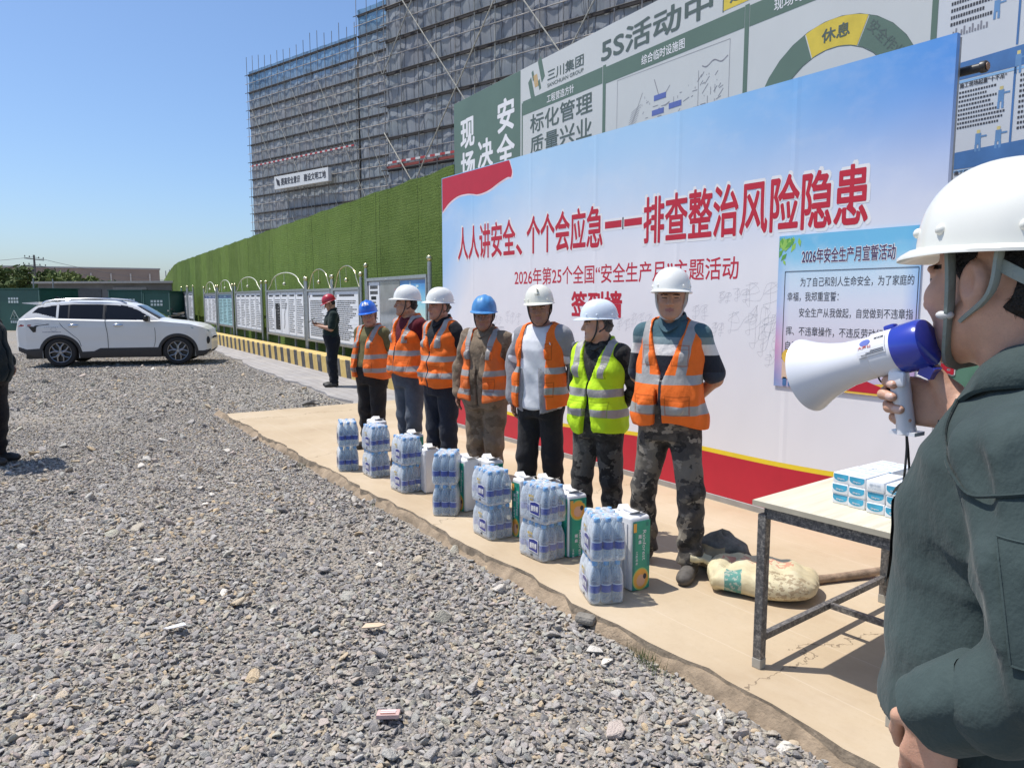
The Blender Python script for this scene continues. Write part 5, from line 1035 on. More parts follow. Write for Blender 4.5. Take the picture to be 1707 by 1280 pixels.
for nm, x, y, rz in cols:
    for k in range(3):
        pe = nm.startswith('middle') and k == 2
        tissue(x+random.uniform(-.002, .002), y+random.uniform(-.004, .004), k, math.radians(rz+random.uniform(-.6, .6)), ('white ended tissue pack turned over on top of the middle column' if pe else f'teal fronted tissue pack, {tn[k]} of the {nm}'), pe)
for q, x in enumerate((6.665, 6.738)):
    for k in range(3): tissue(x, -1.478, k, math.radians(2), f'tissue pack in the back row, {tn[k]} of its {("left", "right")[q]} column')
# ---------------------------------------------------------------- cement sack, rag bag, pole
def sack_mat():
    t = NT('sack_weave'); co = t.coord('Object'); s = t.sep(co); n = t.noise(co, 5, 5, .6); w_ = t.n('ShaderNodeTexWave'); w_.bands_direction = 'X'; t.set(w_.inputs[0], co); w_.inputs['Scale'].default_value = 60
    c = t.ramp(n, [(.3, (.56, .47, .28)), (.5, (.70, .62, .40)), (.7, (.76, .70, .50))]); 
    g_ = t.math('MULTIPLY', t.band(t.math('ADD', s[0], t.math('MULTIPLY', t.math('POWER', t.math('MULTIPLY', t.math('SUBTRACT', s[2], .07), 12.), 2.), .02)), -.16, -.07), t.math('LESS_THAN', s[1], -.12)); c = t.mix(t.math('MULTIPLY', g_, .9), c, t.mix(t.math('GREATER_THAN', t.noise(co, 45, 2), .55), (.05, .27, .24), (.35, .42, .36)))
    rd = t.math('MULTIPLY', t.math('MULTIPLY', t.band(s[1], -.0, .09), t.band(s[0], -.22, .16)), t.math('GREATER_THAN', t.noise(co, 28, 2), .5)); c = t.mix(t.math('MULTIPLY', rd, .75), c, (.62, .22, .15))
    br_ = t.math('MULTIPLY', t.band(s[0], .02, .26), t.math('MULTIPLY', t.math('LESS_THAN', s[1], -.1), t.math('GREATER_THAN', t.noise(t.mapping(co, (1, 1, 2.2)), 34, 2), .53))); c = t.mix(t.math('MULTIPLY', br_, .6), c, (.25, .15, .08))
    dirt_ = t.ramp(t.math('ADD', s[0], t.math('MULTIPLY', t.noise(co, 7, 4), .2)), [(.16, 0.), (.40, .45)]); c = t.mix(dirt_, c, (.34, .25, .15))
    t.col(c); t.rough(.7); t.bump(t.math('ADD', t.math('MULTIPLY', w_.outputs['Fac'], .15), t.math('ADD', t.math('MULTIPLY', t.noise(co, 9, 5, .6), 1.0), t.math('MULTIPLY', t.math('ABSOLUTE', t.math('SUBTRACT', t.noise(t.mapping(co, (.6, 1.4, 1)), 9, 2, .5), .5)), 1.6))), .7, .02); return t.m
sk = thing('cement_sack', 'bulging cream woven cement sack with a green patch lying under the table end', 'sack', (5.90, -1.24, 0), math.radians(28))
U, Vv = np.meshgrid(np.linspace(-1, 1, 54), np.linspace(0, 2*np.pi, 56), indexing='ij'); ex = lambda v, p: np.sign(v)*np.abs(v)**p
endp = (1-np.abs(U)**5)**.45; gather = 1-.55*np.exp(-((U+1.0)/.13)**2)
xx = U*.30; yy = .21*ex(np.cos(Vv), .6)*endp*gather*(1+.05*np.sin(U*5)); zz_ = .072*ex(np.sin(Vv), .8)*endp*(1+.10*np.sin(U*4+1)+.08*np.cos(Vv*2+U*3))+.008*np.sin(U*14+np.cos(Vv)*3)*np.clip(np.sin(Vv), 0, 1)*endp+.007*np.sin(np.cos(Vv)*17+U*11+2*np.sin(U*7))*np.clip(np.sin(Vv), 0, 1)*endp-.018*np.exp(-((U+.55-.25*np.cos(Vv))/.05)**2)*endp
zz_ = np.maximum(zz_+.075, .002*(1+np.sin(U*9)))
m = MB(); m.grid(np.stack([xx, yy, zz_], 2)); m.build('sack_body', sack_mat(), sk, smooth=180)
m = MB(); q = np.linspace(0, 2*np.pi, 20); rr = [(.0, .05), (.04, .04), (.07, .075), (.10, .085)]
m.grid(np.array([[(-.285-a, b*math.cos(k)*1.3+.05, .10+b*math.sin(k)*.35+.012*math.sin(k*5)+a*.3) for k in q] for a, b in rr])); m.build('tied_neck', sk.children[0].data.materials[0], sk, smooth=180)
m = MB(); fz = lambda x, z: np.stack([x, -.2005+.35*(z-.08)*0-np.abs(.0*x), z], 1)
m.build('neck_tie', steel, sk) if False else None
rg = thing('rag_bag', 'crumpled dark grey work bag with a beige pocket dropped beside the boot', 'bag', (5.55, -1.16, 0), math.radians(35))
U, Vv = np.meshgrid(np.linspace(0, 1, 26), np.linspace(0, 2*np.pi, 44), indexing='ij'); prof = np.interp(U, [0, .08, .35, .7, .92, 1], [.10, .15, .145, .12, .05, 0.0])
k = 1+.13*np.sin(Vv*3+U*4)+.07*np.sin(Vv*7+U*9); m = MB(); m.grid(np.stack([prof*k*np.cos(Vv)*1.15, prof*k*np.sin(Vv)*.75, U*.225*(1+.08*np.sin(Vv*2))], 2)); m.build('bag_body', plain('rag_grey', (.15, .135, .11), .85, var=.5, scale=14, bump=.8, bscale=26), rg, smooth=180)
m = MB(); P = np.array([[(-.13+.16*a, -.13-.03*math.sin(a*3)-.02*math.sin(b*5), .04+.13*b+.01*math.sin(a*6)) for b in np.linspace(0, 1, 8)] for a in np.linspace(0, 1, 10)]); m.grid(P); m.build('pocket', plain('rag_beige', (.33, .26, .16), .8, var=.25, scale=16, bump=.5, bscale=30), rg, smooth=180)
pp = thing('wooden_pole', 'thick dusty brown pole lying on the slab behind the sack', 'pole', (0, 0, 0))
m = MB(); P = bez([(5.98, -1.06, .028), (6.1, -.70, .028), (6.22, -.35, .042), (6.42, .3, .045)], 5); m.tube(P, .024*(1+.05*np.sin(np.arange(len(P))*1.3)), 14); m.build('pole_shaft', plain('dusty_wood', (.27, .19, .13), .9, var=.45, scale=11, bump=.7, bscale=40), pp, smooth=60)
# ---------------------------------------------------------------- litter on the gravel
def litter(x, y, rz, pts, th, mat, name, label, cat, tilt=.1):
    z = float(ground_z(np.array(x), np.array(y)))+.045; t = MB(); n = len(pts)
    V = [(px, py, .004*math.sin(px*160)+tilt*px) for px, py in pts]; t.add(V+[(a, b, c-th) for a, b, c in V], [tuple(range(n)), tuple(range(2*n-1, n-1, -1))]+[(i, i+n, (i+1) % n+n, (i+1) % n) for i in range(n)])
    return tag(t.build(name, mat, None, loc=(x, y, z), rz=rz), label, cat)
litter(4.508, -4.019, .4, [(-.06, -.03), (.0, -.035), (.05, -.02), (.06, .02), (.01, .04), (-.05, .025)], .003, white_print, 'paper_scrap', 'torn white paper scrap lying on the gravel at the left', 'litter', .25)
o = litter(5.835, -3.46, -.55, [(-.034, -.044), (.034, -.044), (.034, .044), (-.034, .044)], .016, plain('pink_pack', (.62, .42, .38), .4), 'cigarette_packet', 'small crumpled pink packet lying on the gravel in the foreground', 'litter', .3)
for k in range(4): m = MB(); m.box((-.02+k*.013, 0, .002+.3*(-.02+k*.013)), (.006, .06, .002)); m.build('stripe', plain('pink_stripe', (.45, .25, .2), .4) if k % 2 else white_print, o)
litter(5.07, -3.2, .9, [(-.05, -.02), (.04, -.03), (.07, .0), (.03, .03), (-.04, .025)], .006, plain('tan_scrap', (.58, .44, .30), .7), 'cardboard_scrap', 'flat tan cardboard scrap among the stones, mid yard', 'litter', .12)
m = MB(); m.rbox((0, 0, 0), (.11, .07, .05), .02, 0); o = m.build('brick_lump', plain('mortar_lump', (.22, .2, .17), .95, var=.4, bump=.8), None, loc=(5.60, -2.25, -.03), rz=.5); tag(o, 'broken grey mortar lump under the edge of the nearest water stack', 'rubble')
for k, (x, y, s, lab) in enumerate(((-2.95, -.85, .16, 'larger one'), (-3.2, -.62, .11, 'smaller one'))):
    me = rocks.objects[k].data; o = bpy.data.objects.new('loose_rock', me); C.objects.link(o); o.location = (x, y, -.02); o.scale = (s, s, s*.8); tag(o, f'angular grey rock lying beyond the far end of the slab, {lab}', 'rock')
# ================================================================ people: implicit bodies (tapered limbs, smooth joints) meshed with surface nets
class SDF:
    def __init__(s, xs, ys, zs):
        s.ax = [np.asarray(a, np.float32) for a in (xs, ys, zs)]; s.F = np.full([len(a) for a in s.ax], 1., np.float32)
    def sl(s, lo, hi):
        i = [slice(max(0, int(np.searchsorted(a, l))-1), min(len(a), int(np.searchsorted(a, h))+1)) for a, l, h in zip(s.ax, lo, hi)]
        X, Y, Z = s.ax[0][i[0]][:, None, None], s.ax[1][i[1]][None, :, None], s.ax[2][i[2]][None, None, :]; return tuple(i), X, Y, Z
    def put(s, fn, lo, hi, k=0., mode='u'):
        i, X, Y, Z = s.sl(lo, hi)
        if min(s.F[i].shape) == 0: return s
        d = fn(X, Y, Z); f = s.F[i]
        if mode == 'u':
            if k > 0: h = np.maximum(k-np.abs(f-d), 0)/k; s.F[i] = np.minimum(f, d)-h*h*k*.25
            else: s.F[i] = np.minimum(f, d)
        else:
            if mode == 's': d = -d
            if k > 0: h = np.maximum(k-np.abs(f-d), 0)/k; s.F[i] = np.maximum(f, d)+h*h*k*.25
            else: s.F[i] = np.maximum(f, d)+0*d
        return s
    def cap(s, a, b, ra, rb=None, k=.02, mode='u'):
        a = np.asarray(a, float); b = np.asarray(b, float); rb = ra if rb is None else rb; r = max(ra, rb)+k+.02; d = b-a; L = max(d@d, 1e-9)
        def fn(X, Y, Z):
            t = np.clip(((X-a[0])*d[0]+(Y-a[1])*d[1]+(Z-a[2])*d[2])/L, 0, 1)
            return np.sqrt((X-a[0]-t*d[0])**2+(Y-a[1]-t*d[1])**2+(Z-a[2]-t*d[2])**2)-(ra+(rb-ra)*t)
        return s.put(fn, np.minimum(a, b)-r, np.maximum(a, b)+r, k, mode)
    def chain(s, P, R, k=.02):
        for i in range(len(P)-1): s.cap(P[i], P[i+1], R[i], R[i+1], k)
        return s
    def ell(s, c, r, R=None, k=.02, mode='u'):
        c = np.asarray(c, float); r = np.asarray(r, float); m = r.max()+k+.02
        def fn(X, Y, Z):
            x, y, z = X-c[0], Y-c[1], Z-c[2]
            if R is not None: x, y, z = [R[0][q]*x+R[1][q]*y+R[2][q]*z for q in range(3)]
            k0 = np.sqrt((x/r[0])**2+(y/r[1])**2+(z/r[2])**2); k1 = np.sqrt((x/r[0]**2)**2+(y/r[1]**2)**2+(z/r[2]**2)**2); return k0*(k0-1)/np.maximum(k1, 1e-6)
        return s.put(fn, c-m, c+m, k, mode)
    def loft(s, sec, off=0., k=.03, mode='u', n=2.3, zoff=None):
        S_ = np.array(sec, float); m = .06+off+k
        def fn(X, Y, Z):
            z = Z; rx = np.interp(z, S_[:, 0], S_[:, 1])+off; ry = np.interp(z, S_[:, 0], S_[:, 2])+off; cy = np.interp(z, S_[:, 0], S_[:, 3])
            q = (np.abs(X/rx)**n+np.abs((Y-cy)/ry)**n)**(1/n); d = (q-1)*np.minimum(rx, ry); dz = np.maximum(S_[0, 0]-z, z-S_[-1, 0]); return np.maximum(d, dz)
        return s.put(fn, (-S_[:, 1].max()-m, (S_[:, 3]-S_[:, 2]).min()-m, S_[0, 0]-.03), (S_[:, 1].max()+m, (S_[:, 3]+S_[:, 2]).max()+m, S_[-1, 0]+.03), k, mode)
    def full(s): return s.ax[0][:, None, None], s.ax[1][None, :, None], s.ax[2][None, None, :]
    def folds(s, amp, seed, fx=(18, 18, 26), lo=None, hi=None):
        r = np.random.default_rng(seed); X, Y, Z = s.full(); t = 0
        for q in range(5):
            a = r.normal(0, 1, 3)*fx; ph = r.uniform(0, 6.28); t = t+np.sin(X*a[0]+Y*a[1]+Z*a[2]+ph+1.3*np.sin(X*a[1]*.6+Z*a[0]*.5+ph*2))/(1+.3*q)
        w = 1.
        if lo is not None: w = np.clip((Z-lo)/.1, 0, 1)*np.clip((hi-Z)/.1, 0, 1)
        s.F += (amp*.5*t*w).astype(np.float32); return s
    def mesh(s, smooth=1):
        F = s.F; sh = np.array(F.shape)-1; corners = [(i, j, k) for i in (0, 1) for j in (0, 1) for k in (0, 1)]
        neg = F < 0; cnt = sum(neg[i:i+sh[0], j:j+sh[1], k:k+sh[2]].astype(np.int8) for i, j, k in corners); act = (cnt > 0) & (cnt < 8); idx = np.argwhere(act)
        if len(idx) == 0: return np.zeros((0, 3)), np.zeros((0, 4), int)
        num = np.zeros((len(idx), 3)); den = np.zeros(len(idx)); val = {c: F[idx[:, 0]+c[0], idx[:, 1]+c[1], idx[:, 2]+c[2]] for c in corners}
        for c in corners:
            for d in range(3):
                if c[d] == 0:
                    e = list(c); e[d] = 1; e = tuple(e); va, vb = val[c], val[e]; m = (va < 0) != (vb < 0); t = np.where(m, va/np.where(m, va-vb, 1), 0); p = np.tile(np.array(c, float), (len(idx), 1)); p[:, d] += t; num += p*m[:, None]; den += m
        P = idx+num/den[:, None]; ids = -np.ones(sh, np.int64); ids[act] = np.arange(len(idx)); Q = []
        for d in range(3):
            a, b = [(1, 2), (2, 0), (0, 1)][d]; lo = [slice(None)]*3; hi = [slice(None)]*3; lo[d] = slice(0, -1); hi[d] = slice(1, None); A = neg[tuple(lo)]; B = neg[tuple(hi)]; E = np.argwhere(A != B)
            E = E[(E[:, a] > 0) & (E[:, b] > 0) & (E[:, a] < sh[a]) & (E[:, b] < sh[b])]
            ea = np.zeros(3, int); ea[a] = 1; eb = np.zeros(3, int); eb[b] = 1; q = np.stack([ids[tuple((E-ea-eb).T)], ids[tuple((E-eb).T)], ids[tuple(E.T)], ids[tuple((E-ea).T)]], 1)
            fl = ~A[tuple(E.T)]; q[fl] = q[fl][:, ::-1]; Q.append(q)
        Q = np.concatenate(Q); V = np.stack([np.interp(P[:, d], np.arange(len(s.ax[d])), s.ax[d]) for d in range(3)], 1)
        for _ in range(smooth):
            acc = np.zeros_like(V); n = np.zeros(len(V))
            for i in range(4): np.add.at(acc, Q[:, i], V[Q[:, (i+1) % 4]]+V[Q[:, (i+3) % 4]]); np.add.at(n, Q[:, i], 2)
            V = V*.5+.5*acc/np.maximum(n, 1)[:, None]
        return V, Q
def axis(*br):   # axis(lo, step, b1, step, b2 ...) with changing spacing
    out = [br[0]]
    for st, hi in zip(br[1::2], br[2::2]): n = max(1, int(round((hi-out[-1])/st))); out += list(np.linspace(out[-1], hi, n+1)[1:])
    return np.array(out)
def sdf_obj(S_, name, mats, parent, scale=1., smooth=1, mi=None, extra=None):
    V, Q = S_.mesh(smooth); V = V*scale
    me = bpy.data.meshes.new(name); me.vertices.add(len(V)); me.vertices.foreach_set('co', V.astype(np.float32).ravel()); me.loops.add(len(Q)*4); me.loops.foreach_set('vertex_index', Q.astype(np.int32).ravel()); me.polygons.add(len(Q)); me.polygons.foreach_set('loop_start', np.arange(0, len(Q)*4, 4, dtype=np.int32))
    me.polygons.foreach_set('use_smooth', np.ones(len(Q), bool))
    for m in (mats if isinstance(mats, (list, tuple)) else [mats]): me.materials.append(m)
    if mi is not None: me.polygons.foreach_set('material_index', mi(V[Q].mean(1)/scale).astype(np.int32))
    me.update(calc_edges=True); me.validate(); o = bpy.data.objects.new(name, me); C.objects.link(o); o.parent = parent; return o
# ---------------------------------------------------------------- cloth and skin materials
def skin_mat(nm, c):
    t = NT(nm); co = t.coord(); n = t.noise(co, 30, 4, .6); n2 = t.noise(co, 140, 3); k = t.ramp(n, [(.3, tuple(v*.86 for v in c)), (.7, (min(c[0]*1.12, 1), c[1]*1.06, c[2]*1.02))]); t.col(k); t.rough(.5); t.b.inputs['Subsurface Weight'].default_value = .08; t.b.inputs['Subsurface Radius'].default_value = (.008, .003, .0015); k = t.mix(t.ramp(t.noise(co, 13, 5, .65), [(.45, 0.), (.75, .35)]), k, (c[0]*.86, c[1]*.62, c[2]*.58)); k = t.mix(t.ramp(t.noise(co, 420, 2), [(.55, 0.), (.8, .3)]), k, tuple(v*.55 for v in c)); t.col(k); t.rough(t.ramp(n, [(.3, .42), (.7, .58)])); t.bump(t.math('ADD', t.math('ADD', n2, n), t.math('MULTIPLY', t.noise(co, 420, 2), .6)), .35, .002); return t.m
def cloth(nm, c, c2=None, rough=.85, wr=.5, sc=16, weave=True, camo=None, dust=None, stripes=None, pattern=None):
    if nm in MATS: return MATS[nm]
    t = NT(nm); co = t.coord(); n = t.noise(co, 5, 5, .6); k = t.ramp(n, [(.3, tuple(v*.82 for v in c)), (.7, c2 or tuple(min(1, v*1.12) for v in c))])
    if camo:
        for i, (cc, sc_, th) in enumerate(camo): k = t.mix(t.ramp(t.noise(t.mapping(co, (1, 1, 1.3), (0, 0, 0), (i*7.3, i*3.1, i)), sc_, 3, .55), [(th, 0.), (th+.02, 1.)]), k, cc)
    if stripes:
        z = t.sep(co)[2]
        for lo, hi, cc in stripes: k = t.mix(t.band(z, lo, hi), k, cc)
    if dust: k = t.mix(t.ramp(t.noise(co, 9, 6, .7), [(.45, 0.), (.75, dust[1])]), k, dust[0])
    t.col(k); t.rough(rough); t.b.inputs['Specular IOR Level'].default_value = .2; t.b.inputs['Sheen Weight'].default_value = .08
    f = t.noise(t.mapping(co, (1, 1, .7)), sc, 4, .55); g_ = t.noise(co, 260, 2); t.bump(t.math('ADD', f, t.math('MULTIPLY', g_, .06)), wr, .03); MATS[nm] = t.m; return t.m
def vest_mat(nm, c, s, bands, vx=.095, vw=.026, vz=1.2, refl=(.36, .35, .34), dirty=0., zipc=(.02, .02, .025)):
    t = NT(nm); co = t.coord(); sp = t.sep(co); n = t.noise(co, 6, 4, .6); k = t.ramp(n, [(.3, tuple(v*.82 for v in c)), (.7, c)])
    wob = t.math('MULTIPLY', t.math('SUBTRACT', t.noise(co, 7, 2), .5), .02*s); z = t.math('ADD', sp[2], wob); x = t.math('ABSOLUTE', t.math('ADD', sp[0], wob)); m = None
    for lo, hi in bands: b = t.band(z, lo*s, hi*s); m = b if m is None else t.math('MAXIMUM', m, b)
    sl = t.math('ADD', x, t.math('MULTIPLY', t.math('SUBTRACT', z, 1.2*s), -.12)); b = t.math('MULTIPLY', t.band(sl, (vx-vw)*s, (vx+vw)*s), t.math('GREATER_THAN', z, vz*s)); m = t.math('MAXIMUM', m, b)
    rc = t.ramp(t.noise(co, 11, 4), [(.3, tuple(v*.75 for v in refl)), (.7, refl)]); k = t.mix(m, k, rc)
    # stitched pocket outlines on the front
    fr = t.math('LESS_THAN', sp[1], 0.)
    for (px, pz, pw, ph) in ((.088, 1.255, .043, .055), (.092, .985, .062, .052)):
        dx = t.math('SUBTRACT', t.math('ABSOLUTE', t.math('SUBTRACT', x, px*s)), pw*s); dz = t.math('SUBTRACT', t.math('ABSOLUTE', t.math('SUBTRACT', z, pz*s)), ph*s); d = t.math('ABSOLUTE', t.math('MAXIMUM', dx, dz)); l = t.math('MULTIPLY', t.math('LESS_THAN', d, .0035*s), fr); k = t.mix(t.math('MULTIPLY', l, .55), k, tuple(v*.35 for v in c))
        fl = t.math('MULTIPLY', t.math('MULTIPLY', t.band(z, (pz+ph*.55)*s, (pz+ph*.62)*s), t.math('LESS_THAN', dx, 0.)), fr); k = t.mix(t.math('MULTIPLY', fl, .5), k, tuple(v*.3 for v in c))
    zp = t.math('MULTIPLY', t.math('LESS_THAN', x, .008*s), fr); k = t.mix(zp, k, zipc)
    if dirty: k = t.mix(t.ramp(t.noise(co, 7, 5, .7), [(.4, 0.), (.7, dirty)]), k, (.20, .13, .08))
    t.col(k); t.rough(t.ramp(m, [(0, .8), (1, .38)])); t.b.inputs['Specular IOR Level'].default_value = .3
    t.bump(t.math('ADD', t.noise(t.mapping(co, (1, 1, .6)), 14, 4, .55), t.math('MULTIPLY', t.noise(co, 300, 2), .05)), .45, .03); return t.m
brow_m = plain('brow_hair', (.018, .013, .011), .7); lip_m = plain('lips', (.30, .12, .095), .5); eye_m = plain('eye_dark', (.02, .014, .012), .3); eyew_m = plain('eye_white', (.55, .50, .46), .3); hair_m = plain('hair_black', (.012, .011, .011), .55, var=.4, scale=60, bump=.8, bscale=220); hair_g = plain('hair_grey', (.10, .095, .09), .6, var=.5, scale=80, bump=.8, bscale=220)
strap_m = plain('strap_black', (.018, .018, .018), .6)
def head_sdf(S_, hc, R, fine=True, f=1.0, jaw=1.0, cheek=1.0, wide=1.0):
    """hc: point between the eyes' level inside the head; R columns = head axes"""
    R = np.array(R); T = lambda p: hc+R @ (np.array(p, float)*f*np.array((wide, 1, 1)))
    E = lambda c, r, k=.02, mode='u': S_.ell(T(c), np.array(r)*f*np.array((wide, 1, 1)), R, k, mode)
    E((0, .012, .038), (.074, .094, .084), .01); E((0, -.032, -.045), (.058*jaw, .060, .072), .035); E((0, .03, -.02), (.066, .07, .07), .03)
    for s in (-1, 1):
        S_.cap(T((s*.05*jaw, .0, -.062)), T((s*.014, -.07, -.102)), .02*f, .017*f, .03); E((s*.040*cheek, -.062, -.026), (.022, .022, .022), .025)
    E((0, -.076, -.098), (.020, .016, .016), .02)
    if fine:
        for s in (-1, 1):
            E((s*.033, -.094, .000), (.019, .014, .011), .012, 's'); E((s*.032, -.073, .000), (.0135, .0125, .0115), .004); S_.cap(T((s*.012, -.088, .017)), T((s*.052, -.072, .015)), .0075*f, .0055*f, .01)
            E((s*.012, -.098, -.037), (.009, .010, .008), .008)
            E((s*.077, .014, -.012), (.011, .021, .032), .008); E((s*.088, .008, -.008), (.008, .012, .019), .006, 's')
        S_.cap(T((0, -.088, .008)), T((0, -.110, -.034)), .0085*f, .0115*f, .012); E((0, -.108, -.036), (.0095, .009, .008), .006)
        S_.cap(T((-.019, -.084, -.0635)), T((.019, -.084, -.0635)), .0058*f, .0058*f, .007); S_.cap(T((0, -.0885, -.063)), T((0, -.0885, -.063)), .006*f, .006*f, .008); S_.cap(T((-.015, -.084, -.0735)), T((.015, -.084, -.0735)), .0068*f, .0068*f, .008)
        S_.cap(T((-.02, -.0965, -.0685)), T((.02, -.0965, -.0685)), .0022*f, .0022*f, .002, 's')
def face_paint(hc, R, f=1., wide=1.):
    R = np.array(R)
    def fn(P):
        q = ((P-hc) @ R)/f/np.array((wide, 1, 1)); x, y, z = np.abs(q[:, 0]), q[:, 1], q[:, 2]; mi = np.zeros(len(P), int); near = (np.linalg.norm(q, axis=1) < .17) & (y < -.055)
        mi[near & (x > .014) & (x < .052) & (np.abs(z-(.0185-.10*np.abs(x-.034))) < .0032)] = 1
        mi[near & (x < .023) & (z < -.059+.004*(x < .006)) & (z > -.079+x*.2)] = 2
        e = near & (((x-.033)/.0135)**2+((z-.0)/.0034)**2 < 1); mi[e] = 3
        return mi
    return fn
def rotm(yaw=0, pitch=0, roll=0):   # yaw about z, pitch (+ = chin down), roll
    return np.array(Matrix.Rotation(math.radians(yaw), 3, 'Z') @ Matrix.Rotation(math.radians(pitch), 3, 'X') @ Matrix.Rotation(math.radians(roll), 3, 'Y'))
NAILS = []
def hand_sdf(S_, w, d, n, side, k=.004, curl=.5, size=1., spread=.1, k2=.012):
    """w wrist, d direction of the fingers, n palm normal (the side the fingers curl to), side: +-1 thumb side sign along n x d"""
    w = np.asarray(w, float); d = nrm(d); n = nrm(np.asarray(n, float)-d*np.dot(n, d)); t = np.cross(d, n)*side
    for q in (-.026, -.009, .009, .025): S_.cap(w+d*.015+t*q*.6*size, w+d*.085*size+t*q*size, .0135*size, .0115*size, k2)
    for i, (q, L) in enumerate(((.027, .072), (.009, .080), (-.009, .074), (-.026, .058))):
        b = w+d*(.088-.004*abs(i-1))*size+t*q*size; a = spread*(1.5-i)*.5; dd = nrm(d+t*a); p = b; ang = 0; r = .0092*size
        for j, fr_ in enumerate((.45, .32, .23)):
            ang += curl*(.7, 1.1, .8)[j]*(1+.08*(i-1)); v = dd*math.cos(ang)+n*math.sin(ang); e = p+v*L*fr_*size; S_.cap(p, e, r, r*.92, k); p = e; r *= .92
        NAILS.append((e-v*.001-(n*math.cos(ang)-dd*math.sin(ang))*r*.85, -(n*math.cos(ang)-dd*math.sin(ang))))
    b = w+d*.03*size+t*.022*size; m1 = b+(d*.6+t*.75+n*.35)*.045*size; m2 = m1+nrm(d*.85+t*.2+n*(.2+curl*.4))*.033*size; m3 = m2+nrm(d*.9-t*.05+n*(.2+curl*.5))*.026*size
    S_.cap(w+d*.02*size, b, .014*size, .016*size, k2); S_.cap(b, m1, .015*size, .0115*size, k2); S_.cap(m1, m2, .0105*size, .0095*size, .004); S_.cap(m2, m3, .0095*size, .008*size, .004)
